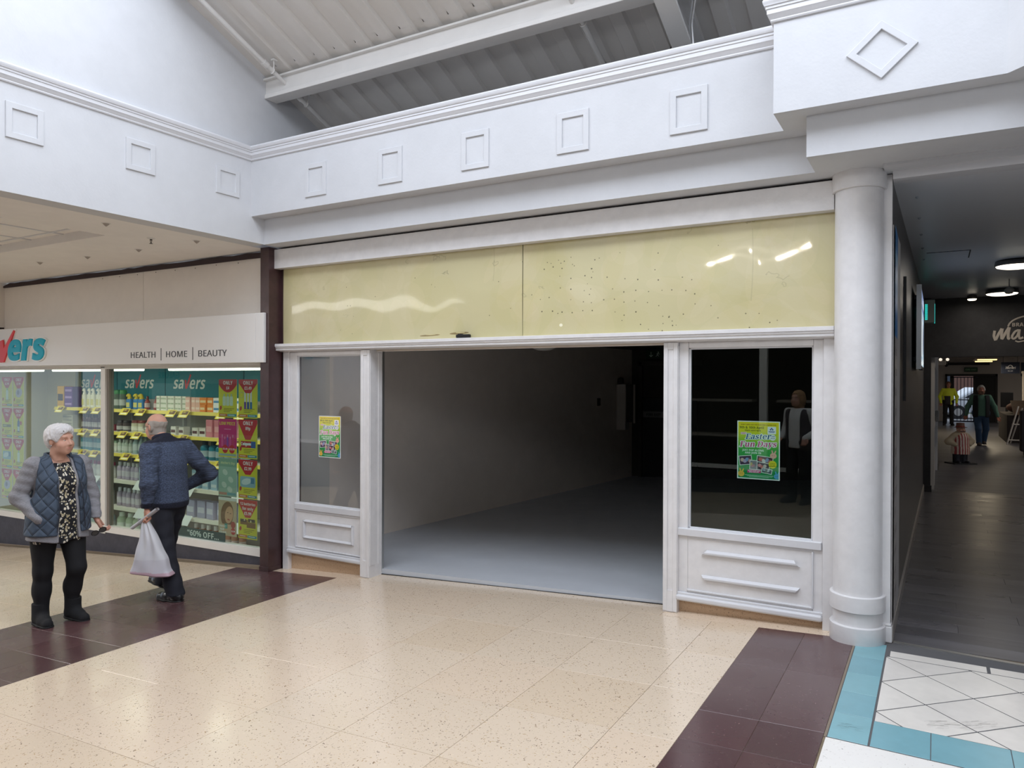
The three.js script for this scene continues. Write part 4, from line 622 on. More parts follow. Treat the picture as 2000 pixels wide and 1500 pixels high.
// ---------------------------------------------------------------- display shelving and its goods
{
  const head = (lx, W = 512) => canvasTex(W, 192, (g, w, h) => { g.fillStyle = '#0f7f8e'; g.fillRect(0, 0, w, h); g.font = 'italic bold 96px sans-serif'; const parts = [['sa', '#f2f4f2'], ['v', '#e23b42'], ['ers', '#f2f4f2']]; let x = lx; for (const [s, c] of parts) { g.fillStyle = c; g.fillText(s, x, 128); x += g.measureText(s).width - 3; } g.strokeStyle = '#e23b42'; g.lineWidth = 13; g.beginPath(); g.moveTo(lx + 128, 120); g.lineTo(lx + 166, 44); g.stroke(); });
  const t = thing('display_shelving', 'white display shelving with turquoise lettered headers inside the chemist window', 'shelving', [0, 0, 0]);
  [[-12.9, -11.44, 170], [-11.42, -10.2, 74], [-10.18, -8.44, 66]].forEach(([a, b, lx]) => { const p = mesh('header', bx(a, b, 1.44, 1.93, -1.62, -1.6), std('#0f7f8e'), t); mesh('print', at(new THREE.PlaneGeometry(b - a, 0.49), (a + b) / 2, 1.685, -1.597), std('#ffffff', { map: head(lx, Math.round((b - a) * 392)) }), p); });
  mesh('header', bx(-8.42, -7.3, 1.44, 1.93, -1.62, -1.6), std('#0f7f8e'), t);
  mesh('back_panel', bx(-12.5, -7.3, -0.84, 1.44, -1.63, -1.61), std('#b3aca3'), t);
  for (const x of [-12.5, -10.98, -9.71, -8.43, -7.3]) mesh('upright', bx(x - 0.015, x + 0.015, -0.84, 1.44, -1.61, -1.56), std('#c9c5bd'), t);
  const ys = [1.29, 0.945, 0.62, 0.215, -0.195, -0.59], lip = std('#e6d25c', { roughness: 0.5 }), pale = std('#e4e1d2', { roughness: 0.5 }), board = std('#e9e7e2');
  const card = canvasTex(64, 64, (g, w) => { g.fillStyle = '#e7d24a'; g.fillRect(0, 0, w, w); g.fillStyle = '#6d4a2c'; g.fillRect(18, 8, 40, 30); g.fillStyle = '#c9b45a'; g.fillRect(22, 12, 18, 10); g.fillStyle = '#fdf6d0'; g.fillRect(8, 44, 48, 12); });
  const cardM = std('#ffffff', { map: card }), wc = std('#e8eef0');
  ys.forEach((y, i) => {
    mesh('shelf', rb(-12.5, -7.3, y - 0.025, y, -1.61, -1.2, 0.004), board, t);
    const l = mesh('price_strip', (() => { const g = new THREE.PlaneGeometry(5.2, 0.05); g.rotateX(-0.25); return at(g, -9.9, y - 0.022, -1.188); })(), i < 3 ? lip : pale, t);
    for (let k = 0; k < 13; k++) { const x = -12.3 + k * 0.36 + rr(-0.08, 0.08); if (i < 3 ? k % 3 !== 1 : k % 3 === 0) { const g = new THREE.PlaneGeometry(i < 3 ? 0.2 : 0.24, i < 3 ? 0.12 : 0.15); g.rotateX(-0.6); mesh('price_card', at(g, x, y - 0.03, -1.13), i < 3 ? cardM : wc, l); } }
  });
}
const goods = new Map();
function bottleProto(h, r, body, cap, kind = 0) {
  const o = new THREE.Group(), bm = phys(body, { roughness: 0.3 }), cm = std(cap, { roughness: 0.4 });
  const prof = kind === 1 ? [[0.001, 0], [r, 0.004], [r, h * 0.5], [r * 0.85, h * 0.62], [r * 0.4, h * 0.76], [r * 0.36, h * 0.8]] : kind === 2 ? [[0.001, 0], [r, 0.004], [r, h * 0.74], [r * 0.92, h * 0.8]] : [[0.001, 0], [r, 0.004], [r, h * 0.66], [r * 0.8, h * 0.76], [r * 0.55, h * 0.8]];
  const cp = kind === 1 ? [[r * 0.42, h * 0.78], [r * 0.42, h], [0.001, h]] : kind === 2 ? [[r * 0.97, h * 0.78], [r * 0.9, h * 0.97], [r * 0.7, h], [0.001, h]] : [[r * 0.6, h * 0.78], [r * 0.58, h], [0.001, h]];
  mesh('body', lathe(prof, 12), bm, o); mesh('cap', lathe(cp, 12), cm, o);
  mesh('label', lathe([[r * 1.02, h * 0.18], [r * 1.02, h * 0.5]], 12), std(new THREE.Color(body).lerp(new THREE.Color('#ffffff'), 0.45)), o);
  return o;
}
function triggerProto(h, w, body, cap) { // flat-sided bottle with a swan-neck top
  const o = new THREE.Group(); mesh('body', rb(-w / 2, w / 2, 0, h * 0.72, -0.03, 0.03, 0.02), phys(body, { roughness: 0.3 }), o);
  mesh('cap', [tube([[0, h * 0.7, 0], [0, h * 0.9, 0], [-w * 0.2, h * 0.98, 0], [-w * 0.5, h * 0.9, 0]], w * 0.2, 8), rod([0, h * 0.7, 0], [0, h * 0.8, 0], w * 0.28, 10)], std(cap), o); mesh('label', bx(-w * 0.36, w * 0.36, h * 0.14, h * 0.46, 0.029, 0.032), std('#d8cf7e'), o); return o;
}
function boxProto(w, h, d, c, c2, rows = 1) { const o = new THREE.Group(); mesh('carton', rb(-w / 2, w / 2, 0, h, -d / 2, d / 2, 0.004), std(c, { roughness: 0.45 }), o); mesh('label', [...Array(rows)].map((_, i) => bx(-w * 0.4, w * 0.4, h * (i + 0.3) / rows, h * (i + 0.62) / rows, d / 2 - 0.002, d / 2 + 0.002)), std(c2, { roughness: 0.45 }), o); return o; }
const ORD = ['first', 'second', 'third', 'fourth', 'fifth', 'sixth', 'seventh', 'eighth', 'ninth', 'tenth', 'eleventh', 'twelfth'];
function row(name, base, category, group, proto, xs, y, z = -1.3) {
  base = base.replace(' display shelf', ' shelf').replace(/ in the (long )?row of \w+/, '');
  xs.forEach((x, i) => { const o = i ? proto.clone() : proto; o.name = numbered(name); o.position.set(x, y, z - 0.012 * (i % 2)); o.rotation.y = rr(-0.12, 0.12); scene.add(o); tag(o, xs.length > 1 ? base + ', ' + ORD[i] + ' from the left' : base, category, xs.length > 1 ? group : null); });
}
const span = (a, b, n) => [...Array(n)].map((_, i) => a + (b - a) * (n === 1 ? 0 : i / (n - 1)));
{
  const S = [1.29, 0.945, 0.62, 0.215, -0.195, -0.59];
  row('carton', 'yellow and black carton at the end of the top display shelf', 'box', null, boxProto(0.2, 0.34, 0.16, '#d9a520', '#2a2320', 1), [-12.37], S[0]);
  row('carton', 'purple carton beside the yellow one at the end of the top display shelf', 'box', null, boxProto(0.2, 0.33, 0.16, '#5b2d84', '#a98cc4', 3), [-12.15], S[0]);
  row('pump_bottle', 'cream bottle with swan-neck top in the row of five on the top display shelf', 'bottle', 'cream swan-neck bottles on the top shelf', triggerProto(0.3, 0.1, '#ece8d2', '#f2efdf'), span(-11.82, -11.32, 5), S[0]);
  row('bottle', 'blue-capped spray can standing alone beside the mullion on the top display shelf', 'bottle', null, bottleProto(0.31, 0.05, '#6d8fb8', '#2f62b0', 2), [-11.18], S[0]);
  row('bottle', 'dark bottle with green cap at the mullion on the top display shelf', 'bottle', 'green-capped bottles on the top shelf', bottleProto(0.29, 0.055, '#5d6b5c', '#2f8a4a', 2), [-10.93, -10.8], S[0]);
  row('bottle', 'blue and yellow spray bottle on the top display shelf', 'bottle', 'blue and yellow spray bottles on the top shelf', triggerProto(0.22, 0.12, '#3d7fb8', '#d8c23c'), [-10.62, -10.46, -10.32], S[0]);
  row('bottle', 'small red bottle with thin neck on the top display shelf', 'bottle', 'small red thin-necked bottles on the top shelf', bottleProto(0.2, 0.04, '#9a4038', '#6d2a28', 1), [-10.18, -9.98], S[0]);
  row('carton', 'small white carton in the long row of cartons on the top display shelf', 'box', 'small white cartons on the top shelf', boxProto(0.075, 0.21, 0.07, '#e6e4d8', '#a9b59a', 3), span(-9.88, -9.3, 8), S[0]);
  row('carton', 'pale pink carton beside the orange packs on the top display shelf', 'box', 'pale pink cartons on the top shelf', boxProto(0.1, 0.2, 0.1, '#e8b8a8', '#f3dcd0', 2), [-9.18, -9.07, -8.96], S[0]);
  row('pack', 'orange pack with white print on the top display shelf', 'box', 'orange packs on the top shelf', boxProto(0.13, 0.1, 0.12, '#e88a30', '#f6d9a8', 1), [-8.84, -8.7], S[0]); 
  row('pack', 'orange pack stacked upon another on the top display shelf', 'box', 'upper orange packs on the top shelf', boxProto(0.13, 0.1, 0.12, '#e88a30', '#f6d9a8', 1), [-8.84, -8.7], S[0] + 0.1);
  row('pack', 'white and blue soft pack on the top display shelf beside the posters', 'pack', 'white and blue packs on the top shelf', boxProto(0.12, 0.2, 0.1, '#eef0ee', '#5f95c2', 2), span(-8.57, -8.0, 5), S[0]);
  row('bottle', 'dark red-brown bottle in the row of eight on the second display shelf', 'bottle', 'red-brown bottles on the second shelf', bottleProto(0.24, 0.034, '#4e2a2a', '#2a1c1c', 0), span(-11.84, -11.22, 8), S[1]);
  row('carton', 'wire-grey carton stack at the end of the second display shelf', 'box', null, boxProto(0.26, 0.22, 0.16, '#b9b4a4', '#8f8a7c', 4), [-12.18], S[1]);
  row('carton', 'small crimson carton by the mullion on the second display shelf', 'box', 'small crimson cartons on the second shelf', boxProto(0.09, 0.1, 0.08, '#8d2f3c', '#d8c8c0', 1), [-11.12, -11.02], S[1]);
  row('jar', 'dark squat jar just past the mullion on the second display shelf', 'jar', 'dark squat jars on the second shelf', bottleProto(0.17, 0.06, '#5a4a48', '#2e2324', 2), [-10.84, -10.7], S[1]);
  row('jar', 'pale jar with red-brown lid on the second display shelf', 'jar', 'pale jars with red lids on the second shelf', bottleProto(0.18, 0.065, '#d9d2b8', '#8d3a30', 2), [-10.46, -10.31], S[1]);
  row('jar', 'pale jar with green lid on the second display shelf', 'jar', 'pale jars with green lids on the second shelf', bottleProto(0.17, 0.06, '#c9d0c4', '#2b6b4c', 2), [-10.13, -9.98, -9.83], S[1]);
  row('carton', 'white and dark carton below the tiled reflection on the second display shelf', 'box', 'white and dark cartons on the second shelf', boxProto(0.13, 0.12, 0.1, '#dcd8d0', '#5d3434', 1), [-9.5, -9.34, -9.02, -8.88], S[1]);
  row('carton', 'tall rose pink carton on the second display shelf', 'box', 'rose pink cartons on the second shelf', boxProto(0.15, 0.24, 0.12, '#cf7f8a', '#e4a9ac', 1), span(-8.7, -8.05, 5), S[1]);
  row('bottle', 'teal bottle with yellow cap in the row of six on the third display shelf', 'bottle', 'teal bottles with yellow caps on the third shelf', bottleProto(0.25, 0.046, '#2f8fa0', '#cfc04a', 2), span(-11.84, -11.28, 6), S[2]);
  row('tube', 'short whitish tube beside the teal bottles on the third display shelf', 'tube', 'short whitish tubes on the third shelf', bottleProto(0.18, 0.032, '#dcdccf', '#a8c0a8', 2), span(-11.16, -10.96, 3), S[2]);
  row('bottle', 'short pale green bottle past the mullion on the third display shelf', 'bottle', 'short pale green bottles on the third shelf', bottleProto(0.2, 0.036, '#cdd8cc', '#e6ebe4', 0), span(-10.86, -10.6, 4), S[2]);
  row('bottle', 'clear bottle with long neck on the third display shelf', 'bottle', 'clear long-necked bottles on the third shelf', bottleProto(0.29, 0.045, '#b9cfd4', '#8fb0b8', 1), span(-10.46, -10.22, 3), S[2]);
  row('bottle', 'pinkish bottle with grey cap on the third display shelf', 'bottle', 'pinkish bottles on the third shelf', bottleProto(0.26, 0.04, '#c08f92', '#8f8488', 0), span(-10.08, -9.5, 6), S[2]);
  row('bottle', 'deep crimson bottle behind the man on the third display shelf', 'bottle', 'deep crimson bottles on the third shelf', bottleProto(0.27, 0.045, '#a02450', '#6d1c3c', 0), [-9.38, -9.27], S[2]);
  row('bottle', 'blue-green mouthwash bottle on the third display shelf', 'bottle', 'blue-green bottles on the third shelf', bottleProto(0.26, 0.065, '#2a7f96', '#26343c', 0), span(-8.86, -8.05, 6), S[2]);
  row('bottle', 'pale lilac bottle on the fourth display shelf', 'bottle', 'pale lilac bottles on the fourth shelf', bottleProto(0.26, 0.045, '#c9bcd4', '#efeef2', 0), span(-10.86, -10.42, 5), S[3]);
  row('bottle', 'pale blue bottle on the fourth display shelf', 'bottle', 'pale blue bottles on the fourth shelf', bottleProto(0.26, 0.045, '#a9cbdc', '#f0f2f4', 2), span(-10.3, -9.6, 7), S[3]);
  row('bottle', 'white bottle with pink cap on the fourth display shelf', 'bottle', 'white bottles with pink caps on the fourth shelf', bottleProto(0.24, 0.045, '#e9e6e4', '#c0507a', 0), span(-11.9, -11.05, 8), S[3]);
  row('carton', 'pale blue carton near the posters on the fourth display shelf', 'box', 'pale blue cartons on the fourth shelf', boxProto(0.14, 0.26, 0.12, '#a8c8dc', '#dfeaf0', 2), span(-9.0, -8.0, 6), S[3]);
  row('bottle', 'pale mauve bottle on the fifth display shelf', 'bottle', 'pale mauve bottles on the fifth shelf', bottleProto(0.28, 0.045, '#bfb0c4', '#e6e4ea', 0), span(-10.86, -9.7, 11), S[4]);
  row('bottle', 'milky white bottle on the fifth display shelf', 'bottle', 'milky white bottles on the fifth shelf', bottleProto(0.27, 0.05, '#e6e8e6', '#b5cfd4', 2), span(-11.95, -11.1, 7), S[4]);
  row('pack', 'lavender soft pack near the posters on the fifth display shelf', 'pack', 'lavender packs on the fifth shelf', boxProto(0.17, 0.24, 0.12, '#b5b4d0', '#dcdcea', 1), span(-9.1, -8.05, 6), S[4]);
  row('bottle', 'large pale green bottle on the lowest display shelf', 'bottle', 'large pale green bottles on the lowest shelf', bottleProto(0.3, 0.075, '#b9c9a8', '#dfe6d4', 0), span(-10.8, -9.6, 7), S[5]);
  row('bottle', 'amber bottle with clear cap on the lowest display shelf', 'bottle', 'amber bottles on the lowest shelf', bottleProto(0.3, 0.05, '#b5714a', '#e6e2da', 0), span(-9.05, -8.1, 8), S[5]);
  row('bottle', 'large pale blue bottle on the lowest display shelf', 'bottle', 'large pale blue bottles on the lowest shelf', bottleProto(0.3, 0.07, '#a6c6d0', '#f0f0f0', 0), span(-11.95, -11.1, 5), S[5]);
}
// ---------------------------------------------------------------- the dark passage to the market hall
const PY = 0.0463, wallX = (z) => -0.256 + 0.0097 * (0.07 - z);
function skewWall(z0, z1, y0, y1, inner, t) { // along -z, its face following wallX
  const pos = [], a = wallX(z0) + inner, b = wallX(z1) + inner;
  const g = new THREE.BoxGeometry(1, y1 - y0, 1), p = g.attributes.position;
  for (let i = 0; i < p.count; i++) { const far = p.getZ(i) < 0, face = p.getX(i) > 0; p.setZ(i, far ? z1 : z0); p.setX(i, (far ? b : a) - (face ? 0 : t)); p.setY(i, p.getY(i) + (y0 + y1) / 2); }
  return flat(g);
}
const plankTex = dataTex(256, 1, (x, y, i) => { const g = 0.6 * N1[(((x >> 4) + y * 256) % 65536)] + 0.4 * N2[(((x >> 3) + y * 256 + 77) % 65536)]; const v = 150 + 95 * g; return [v, v, v]; }, true);
{
  const f = struct('floor', 'dark grey wood-effect plank floor of the passage and market hall');
  const ms = ['#858389', '#7c7a81', '#8c8990', '#817f85'].map((c) => phys(c, { map: plankTex, roughness: 0.42, roughnessMap: T.rough, clearcoat: 0.15, clearcoatRoughness: 0.3 }));
  for (let j = 0; j < 40; j++) for (let i = 0; i < 3; i++) {
    const z1 = 0.04 - 0.2 * j, off = (j % 3) * 0.37, x0 = Math.max(-0.3, -0.35 - off + i * 1.22), x1 = -0.35 - off + (i + 1) * 1.22; if (x1 < -0.1) continue;
    const q = slab(rect(x0 + 0.0006, x1 - 0.0006, z1 - 0.2 + 0.0006, z1 - 0.0006), 0.012, 0.0006, () => PY), u = q.attributes.uv, a = rnd(), b = rnd(); for (let k = 0; k < u.count; k++) u.setXY(k, u.getX(k) * 0.5 + a, u.getY(k) + b);
    mesh('plank', q, ms[Math.floor(rnd() * 4)], f);
  }
  mesh('screed', bx(-0.4, 3.4, PY - 0.06, PY - 0.004, -8.0, 0.05), M.charcoalMatt, f);
  mesh('vinyl', bx(-0.3, 6, PY - 0.05, PY, -32.2, -7.96), phys('#86848a', { map: plankTex, roughness: 0.4 }), f);
  const s = bx(-0.235, 1.6, PY - 0.01, PY + 0.006, 0.04, 0.075); s.rotateY(-0.07); mesh('threshold_strip', at(s, 0, 0, 0.012), M.aluminium, f);
  const w = struct('wall_passage', 'dark charcoal walls of the passage with pale skirting');
  mesh('side', skewWall(0.05, -7.62, PY, 3.05, 0, 0.16), M.charcoal, w); mesh('skirting', skewWall(0.05, -7.62, PY, PY + 0.1, 0.014, 0.014), std('#aaa39b', { roughness: 0.5 }), w); mesh('skirting_top', skewWall(0.05, -7.62, PY + 0.1, PY + 0.112, 0.008, 0.008), std('#aaa39b', { roughness: 0.5 }), w);
  mesh('channel', [skewWall(-1.38, -1.44, 1.58, 2.6, 0.02, 0.02)], M.black, w);
  mesh('side', bx(2.6, 2.75, PY, 3.05, -7.9, 0.0), M.charcoal, w);
  mesh('return', [bx(-0.34, -0.085, PY, 3.05, -7.8, -7.62), bx(-0.2, -0.07, PY, PY + 0.1, -7.62, -7.6)], M.charcoalMatt, w);
  mesh('bulkhead', bx(-0.3, 6, 2.135, 3.1, -8.0, -7.8), M.charcoalMatt, w);
  const c = struct('ceiling', 'dark grey semi-gloss ceiling of the passage'); mesh('board', bx(-0.3, 2.7, 3.042, 3.08, -7.85, -0.02), M.corridorCeil, c); mesh('hatch', [bx(-0.1, 0.28, 3.038, 3.042, -3.1, -3.09), bx(0.27, 0.28, 3.038, 3.042, -3.6, -3.1)], M.black, c);
  mesh('screw', [0, 1, 2, 3, 4].map((i) => at(new THREE.SphereGeometry(0.012, 8, 6), -0.13, 3.04, -0.5 - 0.75 * i)), std('#9aa0a6'), c);
}
const glow = new THREE.MeshStandardMaterial({ color: '#ffffff', emissive: cols('#fff2dc'), emissiveIntensity: 4, roughness: 0.4 });
function discLamp(x, z, r, label, y = 3.042) {
  const t = thing('ceiling_lamp', label, 'lamp', [x, y, z]);
  mesh('housing', lathe([[r * 0.5, 0], [r * 1.02, -0.012], [r * 1.06, -0.05], [r * 1.0, -0.062]], 32), std('#6a6663', { roughness: 0.4, metalness: 0.4 }), t);
  mesh('diffuser', lathe([[0.001, -0.086], [r * 0.7, -0.084], [r * 0.95, -0.072], [r, -0.058]], 32), glow, t);
  areaLight('#fff6ea', 22, r * 1.7, r * 1.7, [0, -0.1, 0], [x, 0, z], t);
}
discLamp(0.725, -4.05, 0.19, 'round bright ceiling lamp of the passage nearer the mall');
discLamp(0.775, -6.88, 0.19, 'round bright ceiling lamp of the passage behind the smoke detector');
discLamp(0.44, -7.45, 0.06, 'small warm ceiling spot before the dark lettered bulkhead');
{
  const t = thing('smoke_detector', 'smoke detector hanging from the dark passage ceiling before the round lamp', 'detector', [0.775, 3.042, -5.7]);
  mesh('stem', rod([0, 0, 0], [0, -0.1, 0], 0.006), std('#8d8a88'), t); mesh('body', lathe([[0.001, -0.19], [0.035, -0.185], [0.055, -0.16], [0.055, -0.135], [0.02, -0.1], [0.001, -0.09]], 20), std('#a9a39c', { roughness: 0.5 }), t);
  const u = thing('ceiling_sprinkler', 'small sprinkler rose on the dark passage ceiling nearest the mall', 'sprinkler', [0.6, 3.042, -1.25]); mesh('escutcheon', lathe([[0.01, -0.02], [0.04, -0.012], [0.05, 0]], 16), std('#b9b2aa'), u); mesh('nozzle', [rod([0, 0, 0], [0, -0.05, 0], 0.01), at(lathe([[0.001, 0], [0.02, 0.002], [0.02, 0.005]], 12), 0, -0.055, 0)], std('#8a847d', { metalness: 0.5 }), u);
}
{ // list of stalls on the wall
  const map = canvasTex(320, 1024, (g, w, h) => {
    g.fillStyle = '#b4aeaa'; g.fillRect(0, 0, w, h); g.fillStyle = '#2380c4'; g.beginPath(); g.moveTo(0, 0); g.lineTo(w, 0); g.lineTo(w, 287); g.lineTo(0, 284); g.fill(); g.fillStyle = '#6fb2de'; g.fillRect(0, 60, w, 30); g.fillStyle = '#3f93cf'; g.fillRect(0, 130, w, 40);
    g.fillStyle = '#4a4648'; g.font = 'bold 15px sans-serif'; ['CAFE', 'CARDS', 'LACE', 'KEYS', 'FRUIT', 'WOOL', 'GIFTS & TOYS', 'BUTCHER', 'PETS', 'JEWELLERY', 'FABRICS', 'SHOES', 'PHONES'].forEach((s, i) => { g.fillRect(26, 312 + i * 53, 16, 22); g.font = 'bold 26px sans-serif'; g.fillText(s, 70, 334 + i * 53); });
  });
  const t = thing('notice_board', 'tall narrow blue and white list board on the dark passage wall', 'board', [0, 0, 0]);
  mesh('panel', skewWall(0.03, -0.75, 0.16, 2.76, 0.007, 0.006), std('#c9c5c2'), t);
  const g = new THREE.PlaneGeometry(0.78, 2.6); g.rotateY(Math.PI / 2 + 0.0097); mesh('print', at(g, wallX(-0.36) + 0.0085, 1.46, -0.36), std('#ffffff', { map, roughness: 0.35 }), t);
}
{
  const t = thing('display_screen', 'lit advertising screen bracketed edge-on to the dark passage wall', 'screen', [-0.165, 2.3, -3.85]);
  const map = canvasTex(256, 160, (g, w, h) => { g.fillStyle = '#b8d3e6'; g.fillRect(0, 0, w, h); g.fillStyle = '#6c86b8'; g.fillRect(0, 0, w, 40); g.fillStyle = '#e9f2f6'; g.fillRect(20, 60, 120, 80); g.fillStyle = '#4f3f66'; g.beginPath(); g.arc(190, 96, 36, 0, 7); g.fill(); g.fillStyle = '#dfeaf2'; g.fillRect(150, 10, 90, 16); });
  const sm = new THREE.MeshStandardMaterial({ color: '#101010', emissive: cols('#ffffff'), emissiveMap: map, emissiveIntensity: 1.1, roughness: 0.2 });
  const pg = new THREE.PlaneGeometry(1.42, 0.78); pg.rotateY(Math.PI / 2); mesh('picture', at(pg, 0.0225, 0, 0), sm, t);
  mesh('casing', [rb(-0.02, 0.02, -0.42, 0.42, -0.75, 0.75, 0.004)], std('#2b2b2d', { roughness: 0.4 }), t); mesh('edge', [bx(-0.022, 0.024, -0.43, 0.43, 0.745, 0.755)], M.aluminium, t);
  mesh('bracket', [bx(-0.05, -0.018, 0.3, 0.34, -0.4, 0.6), bx(-0.05, -0.018, -0.34, -0.3, -0.4, 0.6)], M.black, t);
  const u = thing('led_box', 'small grey box sign with turquoise light dots high on the passage wall', 'sign', [-0.095, 2.7, -6.0]);
  mesh('box', rb(-0.06, 0.06, -0.155, 0.155, -0.16, 0.0, 0.006), std('#b5bdb2', { roughness: 0.5 }), u);
  const led = new THREE.MeshStandardMaterial({ color: '#0a3a3c', emissive: cols('#2fe0d8'), emissiveIntensity: 1.6 });
  mesh('light_dots', [...Array(48)].map((_, i) => bx(-0.054 + (i % 4) * 0.008, -0.049 + (i % 4) * 0.008, -0.115 + Math.floor(i / 4) * 0.018, -0.104 + Math.floor(i / 4) * 0.018, 0.0, 0.003)), led, u); mesh('light_edge', bx(0.058, 0.063, -0.16, 0.1, -0.12, -0.02), led, u); mesh('bracket', bx(-0.1, -0.05, -0.03, 0.03, -0.1, -0.06), M.black, u);
}
{ // painted script lettering over the hall opening
  const t = thing('wall_lettering', 'pale brushed script lettering with an arc on the dark bulkhead', 'lettering', [0, 0, -7.795]), m = std('#c9beb2', { roughness: 0.6 });
  const stroke = (pts, r) => { const g = tube(pts.map(([x, y]) => [x, y, 0]), r, 8, false, 28); g.scale(1, 1, 0.18); return g; };
  mesh('letter', [stroke([[0.745, 2.52], [0.735, 2.44], [0.755, 2.375], [0.79, 2.46], [0.835, 2.55]], 0.02), stroke([[0.84, 2.55], [0.83, 2.46], [0.835, 2.385], [0.875, 2.47], [0.925, 2.565]], 0.021), stroke([[0.93, 2.565], [0.915, 2.48], [0.915, 2.4], [0.935, 2.39]], 0.021)], m, t);
  mesh('letter', [stroke([[1.04, 2.52], [1.0, 2.5], [0.965, 2.44], [0.965, 2.4], [0.99, 2.39], [1.03, 2.44], [1.05, 2.52]], 0.017), stroke([[1.055, 2.53], [1.045, 2.44], [1.06, 2.39], [1.1, 2.41]], 0.018)], m, t);
  mesh('letter', stroke([[1.13, 2.53], [1.135, 2.39], [1.15, 2.47], [1.19, 2.53], [1.22, 2.5]], 0.017), m, t);
  mesh('arc', stroke([...Array(12)].map((_, i) => [1.2 - 0.29 * Math.cos(0.1 + i * 0.26), 2.56 + 0.17 * Math.sin(0.1 + i * 0.26)]), 0.013), m, t);
  mesh('lettering', at(text('BRA', 0.055, 0.004), 0.955, 2.575, 0), m, t); mesh('flourish', stroke([[1.0, 2.36], [1.04, 2.345], [1.12, 2.36]], 0.01), m, t);
}
// ---------------------------------------------------------------- the market hall beyond
let c2;
{
  const w = struct('wall_hall', 'white walls of the market hall beyond the passage'), wh = std('#cfc8c2', { roughness: 0.7 });
  mesh('side', [bx(-0.2, 0.0, PY, 2.95, -32, -11)], wh, w); mesh('side', bx(6, 6.1, PY, 2.95, -32, -8), wh, w);
  mesh('far', [bx(-0.2, 0.335, PY, 2.95, -32.2, -32), bx(2.18, 6.1, PY, 2.95, -32.2, -32), bx(0.335, 2.18, 2.06, 2.95, -32.2, -32)], wh, w);
  mesh('skirting', bx(-0.01, 0.02, PY, PY + 0.12, -31.9, -11), M.black, w);
  const c = struct('ceiling', 'pale ceiling of the market hall'); c2 = c; mesh('board', bx(-0.3, 6.1, 2.84, 2.95, -32.2, -8), wh, c);
  const d = struct('door_2', 'white door frame and glazed door at the start of the market hall'), fr = std('#d6d0ca', { roughness: 0.5 });
  mesh('jamb', [rb(-0.115, -0.035, PY, 2.14, -8.06, -7.9, 0.006), rb(-0.06, 0.012, PY, 2.3, -11.05, -10.9, 0.006)], fr, d);
  mesh('leaf', [bx(-0.1, -0.04, PY, 2.1, -8.5, -8.06), bx(-0.07, -0.03, PY, 0.5, -10.9, -8.5), bx(-0.07, -0.03, 1.0, 1.1, -10.9, -8.5), bx(-0.07, -0.03, 2.0, 2.3, -10.9, -8.5)], fr, d);
  mesh('pane', bx(-0.055, -0.045, 0.5, 2.0, -10.9, -8.5), std('#3a3a3e', { roughness: 0.1 }), d); mesh('lock', [rb(-0.03, 0.03, 1.02, 1.22, -10.2, -10.1, 0.01)], std('#9b9792', { metalness: 0.6 }), d); mesh('wall_end', bx(-0.2, -0.11, PY, 2.95, -11, -8), wh, d);
}
